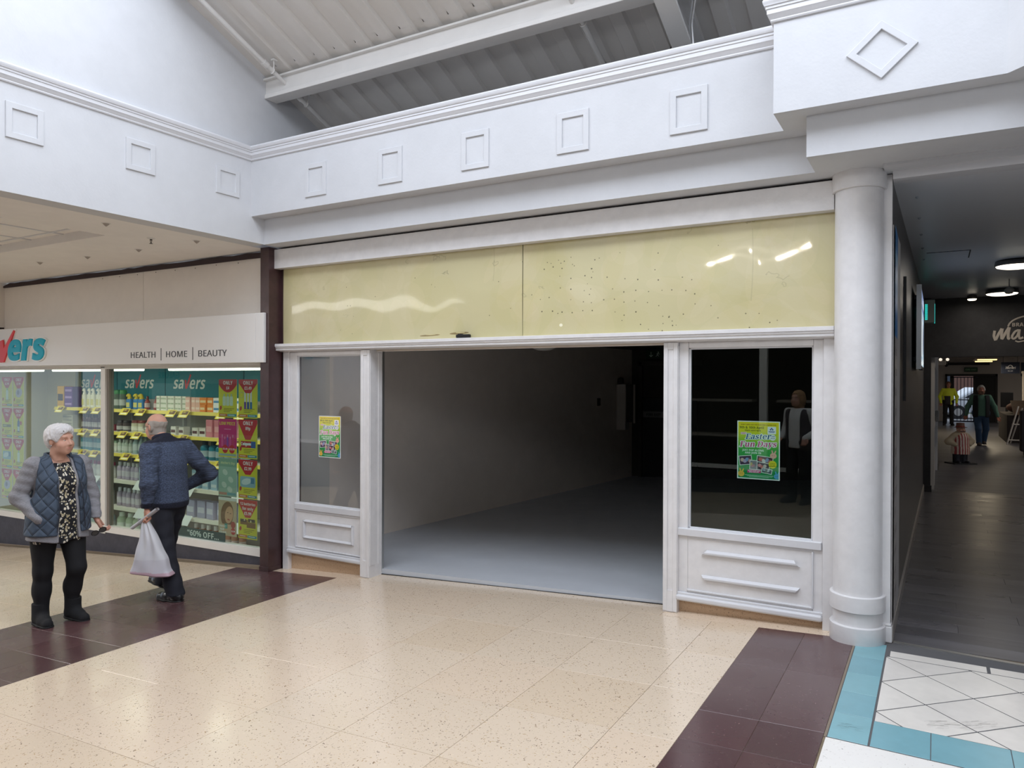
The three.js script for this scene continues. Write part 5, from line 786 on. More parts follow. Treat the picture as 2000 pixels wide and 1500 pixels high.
{
  const g = thing('security_gate', 'dark barred sliding gate at the far daylight doorway of the market hall', 'gate', [0, 0, -31.9]), m = std('#23284a', { roughness: 0.5 });
  for (let i = 0; i < 7; i++) mesh('bar', rod([0.62 + 0.13 * i, PY, 0], [0.62 + 0.13 * i, 2.0, 0], 0.014, 6), m, g);
  mesh('rail', [bx(0.5, 1.5, 0.98, 1.02, -0.01, 0.01), bx(0.5, 1.5, 1.96, 2.0, -0.02, 0.02), bx(0.5, 1.5, PY, 0.1, -0.02, 0.02)], m, g); mesh('post', [bx(0.48, 0.62, PY, 2.04, -0.05, 0.02), bx(1.34, 1.42, PY, 2.04, -0.05, 0.02)], M.black, g);
  const d = struct('door_3', 'dark closed door leaf beside the barred gate'); mesh('leaf', bx(1.4, 2.18, PY, 2.04, -32.1, -31.95), std('#17161a'), d); mesh('frame', [bx(0.3, 0.38, PY, 2.12, -32.02, -31.9), bx(2.14, 2.22, PY, 2.12, -32.02, -31.9), bx(0.3, 2.22, 2.03, 2.12, -32.02, -31.9)], std('#2d2a2c'), d);
  const s = thing('shutter_box', 'long dark shutter box above the far doorway', 'box', [1.15, 2.56, -31.85]); mesh('casing', rb(-0.75, 0.75, -0.05, 0.06, -0.12, 0.1, 0.02), std('#2a2627'), s); mesh('end_plate', [rb(-0.77, -0.74, -0.06, 0.07, -0.12, 0.11, 0.004), rb(0.74, 0.77, -0.06, 0.07, -0.12, 0.11, 0.004)], M.black, s);
  const map = canvasTex(128, 48, (q, W, H) => { q.fillStyle = '#2f5a3c'; q.fillRect(0, 0, W, H); q.fillStyle = '#9fc0a0'; q.font = 'bold 26px sans-serif'; q.textAlign = 'center'; q.fillText('FIRE EXIT', W / 2, 33, 116); });
  const e = thing('exit_sign', 'dim green exit sign above the far barred gate', 'sign', [1.25, 2.31, -31.9]); mesh('print', at(new THREE.PlaneGeometry(0.46, 0.17), 0, 0, 0.032), std('#ffffff', { map }), e); mesh('box', rb(-0.25, 0.25, -0.1, 0.1, -0.03, 0.03, 0.01), std('#3b423c'), e);
  const l = thing('twin_tube_lamp', 'twin warm strip lights hanging in the market hall', 'lamp', [1.36, 2.46, -22]);
  for (const [k, z] of [0, 0.55].entries()) mesh('tube', rb(-0.27 + k * 0.02, 0.25, -0.012, 0.022, z * -4 - 0.05, z * -4 + 0.05, 0.01), new THREE.MeshStandardMaterial({ color: '#ffffff', emissive: cols('#ffd98a'), emissiveIntensity: 3 }), l);
  mesh('batten', [rb(-0.3, 0.28, 0.022, 0.06, -2.3, 0.1, 0.01), rod([0, 0.05, -1], [0, 0.37, -1], 0.012)], std('#8a857f'), l);
  areaLight('#ffeccb', 12, 0.6, 2.4, [0, -0.08, -1], [1.36, 0, -23], l);
  areaLight('#fbf6f0', 7, 2.4, 0.5, [3.6, 2.78, -12], [3.6, 0, -12]); areaLight('#fbf6f0', 7, 2.4, 0.5, [3.6, 2.78, -18], [3.6, 0, -18]); areaLight('#fbf6f0', 7, 2.4, 0.5, [3.6, 2.78, -27], [3.6, 0, -27]);
  for (const z of [-12, -18, -27]) mesh('strip_lamp', rb(2.4, 4.8, 2.79, 2.84, z - 0.25, z + 0.25, 0.01), new THREE.MeshStandardMaterial({ color: '#ffffff', emissive: cols('#fff1dc'), emissiveIntensity: 1.5 }), c2);
  const cam = thing('security_camera', 'small dark dome camera on the white wall near the far doorway', 'camera', [0.32, 2.46, -30]); mesh('dome', new THREE.SphereGeometry(0.06, 12, 8), M.black, cam); mesh('bracket', rod([-0.32, 0.03, 0], [0, 0.03, 0], 0.015), M.white, cam);
  const em = thing('emergency_light', 'twin-spot emergency light on the white hall wall', 'lamp', [0.1, 2.36, -20]); mesh('base', rb(-0.1, 0.12, -0.1, 0.03, -0.06, 0.06, 0.02), std('#b5aea6'), em);
  for (const x of [-0.02, 0.16]) mesh('spot', at(new THREE.SphereGeometry(0.045, 12, 8), x, 0.07, 0.02), new THREE.MeshStandardMaterial({ color: '#fff', emissive: cols('#fff4e0'), emissiveIntensity: 1.2 }), em);
}
{ // outside the far doorway
  const g = struct('ground', 'pale tarmac outside the far doorway'); mesh('tarmac', bx(-14, 18, -0.1, 0.02, -62, -32.2), std('#8f8d8c', { roughness: 0.95 }), g); mesh('verge', bx(-14, 18, 0.02, 0.1, -44, -42.5), std('#6f8f3a', { roughness: 1 }), g);
  const b = thing('brick_building', 'brown brick building beyond the parked cars', 'building', [0, 0, -58]); mesh('wall', bx(-14, 18, 0, 4.4, -0.4, 0), std('#6d4f44', { roughness: 0.9 }), b); for (let i = 0; i < 8; i++) { const f = mesh('window', rb(-10 + i * 3.2, -8.6 + i * 3.2, 1.4, 2.8, -0.05, 0.06, 0.02), std('#d8d8d6'), b); mesh('pane', bx(-9.9 + i * 3.2, -8.7 + i * 3.2, 1.5, 2.7, 0.06, 0.07), std('#39414d', { roughness: 0.15 }), f); }
  mesh('parapet', bx(-14, 18, 4.4, 4.7, -0.5, 0.1), std('#8a7468'), b);
  const car = (label, pos, turn, color) => {
    const t = thing('car', label, 'car', pos, turn);
    const s = new THREE.Shape(); [[-2.1, 0.35], [-2.15, 0.75], [-1.9, 0.92], [-1.2, 1.0], [-0.55, 1.42], [0.75, 1.45], [1.55, 1.02], [2.0, 0.95], [2.1, 0.6], [2.08, 0.35]].forEach(([x, y], i) => (i ? s.lineTo(x, y) : s.moveTo(x, y)));
    const body = new THREE.ExtrudeGeometry(s, { depth: 1.5, bevelEnabled: true, bevelSize: 0.08, bevelThickness: 0.12, bevelSegments: 2 }); body.translate(0, 0, -0.75); mesh('body', body, phys(color, { metalness: 0.4, roughness: 0.3, clearcoat: 1 }), t);
    const gs = new THREE.Shape(); [[-1.05, 1.0], [-0.5, 1.36], [0.7, 1.39], [1.35, 1.02]].forEach(([x, y], i) => (i ? gs.lineTo(x, y) : gs.moveTo(x, y))); const gl = new THREE.ExtrudeGeometry(gs, { depth: 1.76, bevelEnabled: false }); gl.translate(0, 0, -0.88); mesh('windows', gl, std('#1d222a', { roughness: 0.08 }), t);
    for (const x of [-1.3, 1.3]) for (const z of [-0.8, 0.8]) { const wg = new THREE.CylinderGeometry(0.33, 0.33, 0.2, 20); wg.rotateX(Math.PI / 2); const wm = mesh('wheel', at(wg, x, 0.33, z), M.black, t); const hb = new THREE.CylinderGeometry(0.18, 0.18, 0.22, 12); hb.rotateX(Math.PI / 2); mesh('hub', at(hb, x, 0.33, z), M.aluminium, wm); }
  };
  car('pale silver car parked nearest outside the barred gate', [1.9, 0.02, -36.4], 0.25, '#cfd6de'); car('dark car parked behind the silver one outside the gate', [2.6, 0.02, -47], 0.05, '#5a6068'); car('white car parked farthest off before the brick building', [3.2, 0.02, -53], 0.0, '#e4e8ec');
}
{ // stall at the side of the hall
  const t = thing('market_stall', 'dark draped market stall with a sloping wooden counter', 'stall', [0, 0, 0]), dk = std('#2a2220', { roughness: 0.9 });
  const skirt = new THREE.BoxGeometry(2.6, 0.78, 3.2, 26, 1, 1); const p = skirt.attributes.position; for (let i = 0; i < p.count; i++) p.setZ(i, p.getZ(i) + 0.03 * Math.sin(p.getX(i) * 14)); skirt.computeVertexNormals(); mesh('drape', at(skirt, 3.0, PY + 0.39, -21), dk, t);
  for (let i = 0; i < 5; i++) { const g = rb(-0.2, 0.2, -0.012, 0.012, -0.6, 0.6, 0.006); g.rotateX(0.32); mesh('tray_board', at(g, 2.05 + 0.42 * i, PY + 0.98, -19.9), std('#6a4a36', { map: plankTex, roughness: 0.7 }), t); }
  mesh('goods_heap', (() => { const g = new THREE.SphereGeometry(0.6, 20, 12); g.scale(1.5, 0.42, 1); return at(g, 2.7, PY + 0.95, -21.4); })(), std('#5d3f38', { roughness: 0.9 }), t);
  const tb = thing('folding_easel', 'white wooden folding easel leaning by the market stall', 'easel', [1.82, PY, -18.9]), wm = std('#d3ccc4', { roughness: 0.6 });
  for (const [x, lean] of [[-0.16, 0.2], [0.16, 0.2]]) mesh('leg', rod([x, 0, 0.1], [x * 0.8 + 0.24, 1.05, -0.1], 0.022, 4), wm, tb); for (const [y, x] of [[0.12, 0.02], [0.55, 0.12]]) mesh('cross_bar', rod([x - 0.16, y, 0.08 - y * 0.15], [x + 0.16, y, 0.08 - y * 0.15], 0.018, 4), wm, tb); mesh('leg', [rod([-0.05, 0, -0.4], [0.2, 1.0, -0.1], 0.02, 4)], wm, tb);
  const bl = thing('window_shutter', 'white framed louvred shutter above the market stall', 'shutter', [2.75, 1.55, -24]); mesh('frame', [rb(-0.32, -0.24, -0.5, 0.55, -0.04, 0.04, 0.01), rb(-0.2, -0.13, -0.5, 0.55, -0.04, 0.04, 0.01), rb(-0.34, 0.6, 0.5, 0.58, -0.04, 0.04, 0.01), rb(-0.34, 0.6, -0.56, -0.48, -0.04, 0.04, 0.01)], wm, bl); for (let i = 0; i < 13; i++) { const g = rb(-0.1, 0.5, -0.004, 0.004, -0.03, 0.03, 0.003); g.rotateX(0.6); mesh('slat', at(g, 0, -0.44 + i * 0.075, 0), wm, bl); }
  const map = canvasTex(128, 64, (g, w, h) => { g.fillStyle = '#16223c'; g.fillRect(0, 0, w, h); g.strokeStyle = '#e6e6ea'; g.lineWidth = 4; g.beginPath(); g.arc(64, 34, 18, Math.PI, 0); g.stroke(); g.fillStyle = '#e6e6ea'; g.font = 'italic bold 20px serif'; g.textAlign = 'center'; g.fillText('Market', 64, 38); g.font = '10px sans-serif'; g.fillText('the café', 64, 54); });
  const s = thing('hanging_sign', 'dark blue hanging banner with a small white Market emblem', 'sign', [2.1, 2.24, -24]); mesh('print', at(new THREE.PlaneGeometry(0.5, 0.36), 0, 0, 0.012), std('#ffffff', { map }), s); mesh('board', rb(-0.26, 0.26, -0.19, 0.19, -0.01, 0.011, 0.004), std('#16223c'), s); mesh('hanger', [rod([-0.2, 0.18, 0], [-0.2, 0.6, 0], 0.006), rod([0.2, 0.18, 0], [0.2, 0.6, 0], 0.006)], M.black, s);
  const pn = thing('dark_banner', 'long dark blue canopy board over the market stall', 'canopy', [3.4, 2.2, -24.2]); mesh('board', rb(-1, 1.6, -0.24, 0.22, -0.02, 0.02, 0.01), std('#20303f'), pn); mesh('stripe', bx(-0.8, 1.2, -0.08, -0.02, 0.02, 0.024), std('#3d5a66'), pn);
  const po = thing('bollard_stand', 'dark upright display stand nearest on the hall floor, cut by the picture edge', 'stand', [1.79, PY, -15.3]); mesh('body', rb(-0.12, 0.3, 0.1, 1.05, -0.15, 0.15, 0.03), std('#241a1a', { roughness: 0.6 }), po); mesh('foot', rb(-0.05, 0.24, 0, 0.12, -0.1, 0.1, 0.02), M.black, po);
  const tv = thing('dark_monitor', 'dark square panel on a stand beside the far white wall', 'monitor', [2.28, 1.1, -28]); mesh('screen', rb(-0.2, 0.2, -0.28, 0.28, -0.03, 0.03, 0.01), std('#141418', { roughness: 0.3 }), tv); mesh('stand', bx(-0.04, 0.04, -1.05, -0.25, -0.03, 0.03), M.black, tv);
}
{ // ring lamp hanging behind the camera: the signboard mirrors it
  const t = thing('ring_lamp', 'glowing ring lamp mirrored as a bright loop in the yellow signboard', 'lamp', [-2.3, 3.7, 6.0]);
  const g = new THREE.TorusGeometry(0.58, 0.028, 10, 64); g.rotateX(Math.PI / 2); mesh('ring', g, new THREE.MeshStandardMaterial({ color: '#ffffff', emissive: cols('#fff6e6'), emissiveIntensity: 9 }), t);
  mesh('cable', [0, 2.1, 4.2].map((a) => rod([0.58 * Math.cos(a), 0, 0.58 * Math.sin(a)], [0, 1.2, 0], 0.004)), M.black, t);
  for (let i = 0; i < 4; i++) { const l = new THREE.PointLight('#fff6e6', 1.2); l.position.set(0.58 * Math.cos(i * 1.57), -0.06, 0.58 * Math.sin(i * 1.57)); l.castShadow = true; l.name = 'point_light'; t.add(l); }
}
// ---------------------------------------------------------------- people: fields meshed by surface nets
const sub3 = (a, b) => [a[0] - b[0], a[1] - b[1], a[2] - b[2]];
function cap(a, b, r0, r1 = r0, fz = 1, fx = 1) { // tapered capsule; fz, fx > 1 flatten it along z, x
  const d = [(b[0] - a[0]) * fx, b[1] - a[1], (b[2] - a[2]) * fz], L = d[0] * d[0] + d[1] * d[1] + d[2] * d[2] || 1e-9, q = 1 / Math.max(1, (fx + fz) / 2 * 0.9);
  return (x, y, z) => { const px = (x - a[0]) * fx, py = y - a[1], pz = (z - a[2]) * fz; let t = (px * d[0] + py * d[1] + pz * d[2]) / L; t = t < 0 ? 0 : t > 1 ? 1 : t; const ex = px - t * d[0], ey = py - t * d[1], ez = pz - t * d[2]; return (Math.sqrt(ex * ex + ey * ey + ez * ez) - (r0 + (r1 - r0) * t)) * q; };
}
function ell(c, r) { const m = Math.min(...r); return (x, y, z) => { const a = (x - c[0]) / r[0], b = (y - c[1]) / r[1], d = (z - c[2]) / r[2]; return (Math.sqrt(a * a + b * b + d * d) - 1) * m; }; }
function smin(list, k) { return (x, y, z) => { let d = 1e3; for (const f of list) { const e = f(x, y, z), h = Math.max(k - Math.abs(d - e), 0) / k; d = Math.min(d, e) - h * h * k * 0.25; } return d; }; }
const smax = (a, b, k) => { const h = Math.max(k - Math.abs(a - b), 0) / k; return Math.max(a, b) + h * h * k * 0.25; };
function nets(f, lo, hi, cell) {
  const n = [0, 1, 2].map((i) => Math.ceil((hi[i] - lo[i]) / cell) + 2), [nx, ny, nz] = n, F = new Float32Array(nx * ny * nz);
  for (let k = 0, i = 0; k < nz; k++) for (let j = 0; j < ny; j++) for (let l = 0; l < nx; l++, i++) F[i] = (l === 0 || j === 0 || k === 0 || l === nx - 1 || j === ny - 1 || k === nz - 1) ? 1 : f(lo[0] + l * cell, lo[1] + j * cell, lo[2] + k * cell);
  const id = new Int32Array(nx * ny * nz).fill(-1), pos = [], at3 = (l, j, k) => l + nx * (j + ny * k);
  for (let k = 0; k + 1 < nz; k++) for (let j = 0; j + 1 < ny; j++) for (let l = 0; l + 1 < nx; l++) {
    let c = 0, X = 0, Y = 0, Z = 0, mask = 0; const v = []; for (let q = 0; q < 8; q++) { const w = F[at3(l + (q & 1), j + ((q >> 1) & 1), k + (q >> 2))]; v.push(w); if (w < 0) mask |= 1 << q; }
    if (mask === 0 || mask === 255) continue;
    for (let a = 0; a < 8; a++) for (const bit of [1, 2, 4]) { if (a & bit) continue; const b = a | bit; if ((v[a] < 0) === (v[b] < 0)) continue; const t = v[a] / (v[a] - v[b]); X += (a & 1) + (bit === 1 ? t : 0); Y += ((a >> 1) & 1) + (bit === 2 ? t : 0); Z += (a >> 2) + (bit === 4 ? t : 0); c++; }
    id[at3(l, j, k)] = pos.length / 3; pos.push(lo[0] + (l + X / c) * cell, lo[1] + (j + Y / c) * cell, lo[2] + (k + Z / c) * cell);
  }
  const idx = [], quad = (a, b, c, d, flip) => { if (flip) idx.push(a, c, b, c, d, b); else idx.push(a, b, c, b, d, c); };
  for (let k = 1; k + 1 < nz; k++) for (let j = 1; j + 1 < ny; j++) for (let l = 1; l + 1 < nx; l++) {
    const s = F[at3(l, j, k)] < 0;
    if (s !== F[at3(l + 1, j, k)] < 0) quad(id[at3(l, j - 1, k - 1)], id[at3(l, j, k - 1)], id[at3(l, j - 1, k)], id[at3(l, j, k)], !s);
    if (s !== F[at3(l, j + 1, k)] < 0) quad(id[at3(l - 1, j, k - 1)], id[at3(l, j, k - 1)], id[at3(l - 1, j, k)], id[at3(l, j, k)], s);
    if (s !== F[at3(l, j, k + 1)] < 0) quad(id[at3(l - 1, j - 1, k)], id[at3(l, j - 1, k)], id[at3(l - 1, j, k)], id[at3(l, j, k)], !s);
  }
  const g = geoFrom(pos, idx), nor = new Float32Array(pos.length), e = cell * 0.5;
  for (let i = 0; i < pos.length; i += 3) { const [x, y, z] = [pos[i], pos[i + 1], pos[i + 2]], a = f(x + e, y, z) - f(x - e, y, z), b = f(x, y + e, z) - f(x, y - e, z), c = f(x, y, z + e) - f(x, y, z - e), L = Math.hypot(a, b, c) || 1; nor[i] = a / L; nor[i + 1] = b / L; nor[i + 2] = c / L; }
  g.setAttribute('normal', new THREE.BufferAttribute(nor, 3));
  return g;
}
function paint(g, fn) { const p = g.attributes.position, c = new Float32Array(p.count * 3); for (let i = 0; i < p.count; i++) { const q = fn(p.getX(i), p.getY(i), p.getZ(i)); c[i * 3] = q[0]; c[i * 3 + 1] = q[1]; c[i * 3 + 2] = q[2]; } g.setAttribute('color', new THREE.BufferAttribute(c, 3)); return g; }
function uvs(g, fn) { const p = g.attributes.position, c = new Float32Array(p.count * 2); for (let i = 0; i < p.count; i++) { const q = fn(p.getX(i), p.getY(i), p.getZ(i)); c[i * 2] = q[0]; c[i * 2 + 1] = q[1]; } g.setAttribute('uv', new THREE.BufferAttribute(c, 2)); return g; }
const cyl = (R, cz = 0) => (x, y, z) => [Math.atan2(x, z - cz) * R, y];
const frameOf = (m) => { const i = m.clone().invert().elements; return (f) => (x, y, z) => f(i[0] * x + i[4] * y + i[8] * z + i[12], i[1] * x + i[5] * y + i[9] * z + i[13], i[2] * x + i[6] * y + i[10] * z + i[14]); };
const poseM = (pos, rx, ry, rz, s = 1) => new THREE.Matrix4().compose(V(...pos), new THREE.Quaternion().setFromEuler(new THREE.Euler(rx, ry, rz, 'YXZ')), V(s, s, s));
// a head in its own axes: y up, z forward
function headField(o = {}) {
  const parts = [ell([0, 0.035, -0.012], [0.075, 0.082, 0.094]), ell([0, -0.03, 0.022], [0.06, 0.084, 0.07]), cap([0, -0.088, 0.058], [0, -0.08, 0.045], 0.024, 0.04), cap([-0.038, -0.038, 0.058], [-0.03, -0.07, 0.045], o.jowl || 0.024, 0.03), cap([0.038, -0.038, 0.058], [0.03, -0.07, 0.045], o.jowl || 0.024, 0.03), cap([-0.034, 0.024, 0.076], [0.034, 0.024, 0.076], 0.011), cap([0, -0.06, -0.025], [0, -0.2, -0.04], 0.055, 0.058)];
  const base = smin(parts, 0.03), nose = smin([cap([0, 0.01, 0.088], [0, -0.03, 0.108], 0.007, 0.0125), cap([-0.011, -0.034, 0.096], [0.011, -0.034, 0.096], 0.0085)], 0.012), lips = smin([cap([-0.017, -0.06, 0.0865], [0.017, -0.06, 0.0865], 0.0055), cap([-0.014, -0.068, 0.0865], [0.014, -0.068, 0.0865], 0.006)], 0.004);
  const ears = smin([ell([0.077, -0.004, -0.008], [0.011, 0.032, 0.02]), ell([-0.077, -0.004, -0.008], [0.011, 0.032, 0.02])], 0.002), eyeL = ell([0.031, 0.006, 0.096], [0.017, 0.011, 0.016]), eyeR = ell([-0.031, 0.006, 0.096], [0.017, 0.011, 0.016]), mouth = cap([-0.02, -0.064, 0.097], [0.02, -0.064, 0.097], 0.0024);
  const all = smin([base, nose, lips], 0.014), b = smin([all, ears], 0.01);
  return (x, y, z) => { let d = b(x, y, z); d = smax(d, -eyeL(x, y, z), 0.01); d = smax(d, -eyeR(x, y, z), 0.01); return smax(d, -mouth(x, y, z), 0.003); };
}
// a hand hanging along -y, palm towards +z, thumb at +x
function handField(curl = 0.5, grip = false) {
  const fs = [cap([0, 0.02, 0], [0, -0.02, 0], 0.024, 0.026, 1.25)], palm = [cap([-0.024, -0.03, 0], [-0.028, -0.082, 0.002], 0.015), cap([0, -0.03, 0], [0, -0.088, 0.002], 0.016), cap([0.024, -0.03, 0], [0.026, -0.084, 0.002], 0.016), cap([0.02, -0.022, 0.006], [0.034, -0.05, 0.014], 0.016)];
  const fingers = [[-0.031, -0.088, 0.78], [-0.011, -0.094, 0.96], [0.01, -0.095, 1], [0.03, -0.09, 0.92]].map(([x, y, s], k) => {
    let a = curl * (0.6 + 0.08 * k), p = [x, y, 0.002]; const segs = []; for (const [L, r0, r1] of [[0.042, 0.0092, 0.0085], [0.026, 0.0085, 0.0076], [0.021, 0.0076, 0.0064]]) { const q = [p[0] + (x > 0 ? 0.001 : -0.001), p[1] - Math.cos(a) * L * s, p[2] + Math.sin(a) * L * s]; segs.push(cap(p, q, r0, r1)); p = q; a += curl * 1.05; } return smin(segs, 0.003);
  });
  const thumb = grip ? smin([cap([0.03, -0.03, 0.012], [0.04, -0.062, 0.034], 0.0125, 0.0105), cap([0.04, -0.062, 0.034], [0.022, -0.082, 0.05], 0.0105, 0.008)], 0.004) : smin([cap([0.03, -0.028, 0.008], [0.052, -0.058, 0.02], 0.0125, 0.0105), cap([0.052, -0.058, 0.02], [0.054, -0.09, 0.028], 0.0105, 0.008)], 0.004);
  const pf = smin([...fs, ...palm], 0.018), a = smin([pf, thumb], 0.01);
  return (x, y, z) => { let d = a(x, y, z); for (const f of fingers) { const e = f(x, y, z), h = Math.max(0.006 - Math.abs(d - e), 0) / 0.006; d = Math.min(d, e) - h * h * 0.0015; } return d; };
}
const inFrame = (g, m) => { g.applyMatrix4(m); return g; };
const SKIN = (base) => (x, y, z) => { let c = [...base]; const lip = Math.max(0, 1 - Math.hypot(x * 0.8, (y + 0.064) * 2.6, (z - 0.09) * 1.2) / 0.026), ch = Math.max(0, 1 - Math.hypot(Math.abs(x) - 0.042, y + 0.03, z - 0.06) / 0.04); if (lip > 0) c = [c[0] * (1 - 0.3 * lip), c[1] * (1 - 0.66 * lip), c[2] * (1 - 0.6 * lip)]; if (ch > 0) c = [c[0], c[1] * (1 - 0.14 * ch), c[2] * (1 - 0.14 * ch)]; const br = Math.abs(y - 0.026) < 0.005 && Math.abs(Math.abs(x) - 0.034) < 0.018 && z > 0.05; return br ? [c[0] * 0.72, c[1] * 0.66, c[2] * 0.62] : c; };
function person(o) { // skin of the whole body as one mesh; the clothes are its fellow parts
  const t = thing('person', o.label, 'person', o.pos, o.turn), J = o.J, S = o.skin || [0.62, 0.36, 0.26], cell = o.cell || 0.013;
  const body = smin([cap(J.pelvis, J.chest, 0.1, 0.115, 1.35), cap(J.chest, J.neck, 0.1, 0.05, 1.2), cap(J.shL, J.shR, 0.05), ...[['hipL', 'knL', 'anL'], ['hipR', 'knR', 'anR']].flatMap(([a, b, c]) => [cap(J[a], J[b], 0.075, 0.05), cap(J[b], J[c], 0.048, 0.034)]), ...['L', 'R'].flatMap((s) => [cap(J['sh' + s], J['el' + s], 0.042, 0.034), cap(J['el' + s], J['wr' + s], 0.034, 0.024)]), ...['L', 'R'].map((s) => cap(J['an' + s], [J['toe' + s][0] * 0.5 + J['an' + s][0] * 0.5, 0.045, J['toe' + s][2] * 0.5 + J['an' + s][2] * 0.5], 0.026, 0.02)), cap(J.neck, J.head, 0.05, 0.05)], 0.04);
  const all = Object.values(J), lo = [0, 1, 2].map((i) => Math.min(...all.map((p) => p[i])) - 0.16), hi = [0, 1, 2].map((i) => Math.max(...all.map((p) => p[i])) + 0.16);
  hi[1] = J.head[1];
  const list = [paint(nets(body, lo, hi, cell * 1.15), () => S)];
  const hm = poseM(J.head, ...(o.headTurn || [0, 0, 0]), o.headScale || 1);
  list.push(inFrame(paint(nets(headField(o.face), [-0.1, -0.17, -0.12], [0.1, 0.13, 0.13], o.headCell || 0.0042), SKIN(S)), hm));
  for (const s of ['L', 'R']) if (o['hand' + s]) { const h = o['hand' + s], g = paint(nets(handField(h.curl, h.grip), [-0.06, -0.2, -0.04], [0.08, 0.04, 0.12], o.handCell || 0.0036), () => [S[0] * 0.94, S[1] * 0.86, S[2] * 0.84]); if (s === 'L' ? h.mirror : !h.mirror) { g.scale(-1, 1, 1); g.index.array.reverse(); } list.push(inFrame(g, poseM(J['wr' + s], ...h.rot, o.handScale || 0.95))); }
  mesh('body', mergeGeometries(list.map((g) => { for (const k of Object.keys(g.attributes)) if (!['position', 'normal', 'color'].includes(k)) g.deleteAttribute(k); return g; })), new THREE.MeshPhysicalMaterial({ color: '#ffffff', vertexColors: true, roughness: 0.55, sheen: 0.2 }), t);
  const em = std('#e9e4de', { roughness: 0.15 }), im = std(o.iris || '#3a4a55', { roughness: 0.1 });
  for (const x of [-0.031, 0.031]) { const e = mesh('eye', inFrame(at(new THREE.SphereGeometry(0.0115, 14, 10), x, 0.005, 0.0765), hm), em, t); mesh('iris', inFrame(at(new THREE.SphereGeometry(0.006, 10, 8), x, 0.005, 0.0835), hm), im, e); mesh('eyelid', inFrame(cap3(x), hm), new THREE.MeshPhysicalMaterial({ color: new THREE.Color(S[0] * 0.8, S[1] * 0.7, S[2] * 0.66), roughness: 0.6 }), e); }
  t.userData.headMatrix = undefined; delete t.userData.headMatrix;
  return { t, J, hm, box: [lo, hi.map((v, i) => (i === 1 ? J.head[1] + 0.2 : v))] };
}
function cap3(x) { const g = new THREE.SphereGeometry(0.0127, 14, 8, 0, Math.PI * 2, 0, Math.PI * 0.42); g.rotateX(0.35); return at(g, x, 0.005, 0.0762); }
const wear = (p, name, f, lo, hi, cell, mat, fix) => { let g = nets(f, lo, hi, cell); if (fix) g = fix(g) || g; return mesh(name, g, mat, p.t); };
const boot = (p, s, f, lo, hi, m, soleM) => { const b = wear(p, 'boot', (x, y, z) => Math.max(f(x, y, z), -(y - 0.0)), lo, hi, 0.007, m); return b; };
// a shoe along z from its heel at the origin
function shoeField(L, w, h, shaft) { const a = [cap([0, 0.04, 0.035], [0, 0.036, L * 0.55], 0.041, 0.043), cap([0, 0.034, L * 0.55], [0, 0.028, L - 0.045], w, w * 0.88), cap([0, 0.05, 0.07], [0, h, 0.068], shaft, shaft), cap([0, 0.07, 0.09], [0, 0.045, L * 0.62], 0.04, 0.03)]; const f = smin(a, 0.03); return (x, y, z) => smax(f(x, y, z), -(y - 0.004), 0.006); }
function shoes(p, list, mat, soleMat, name = 'shoe') {
  for (const [pos, rx, ry, L, w, h, shaft, cell] of list) {
    const f = shoeField(L, w, h, shaft), m = poseM(pos, rx, ry, 0), g = nets((x, y, z) => Math.max(f(x, y, z), y - h), [-0.09, -0.02, -0.08], [0.09, h + 0.03, L + 0.08], cell || 0.007);
    const b = mesh(name, inFrame(g, m), mat, p.t); const sg = nets((x, y, z) => Math.max(f(x * 0.94, Math.max(y, 0.02), z) - 0.003, y - 0.018, -y), [-0.1, -0.01, -0.1], [0.1, 0.03, L + 0.1], 0.008); mesh('sole', inFrame(sg, m), soleMat, b);
  }
}
const hashN = (x, y, z) => Math.sin(x * 91.7 + 3 * Math.sin(y * 57.3)) * Math.sin(y * 83.1 + 2 * Math.sin(z * 71.9)) * Math.sin(z * 97.3 + 2.5 * Math.sin(x * 63.1));

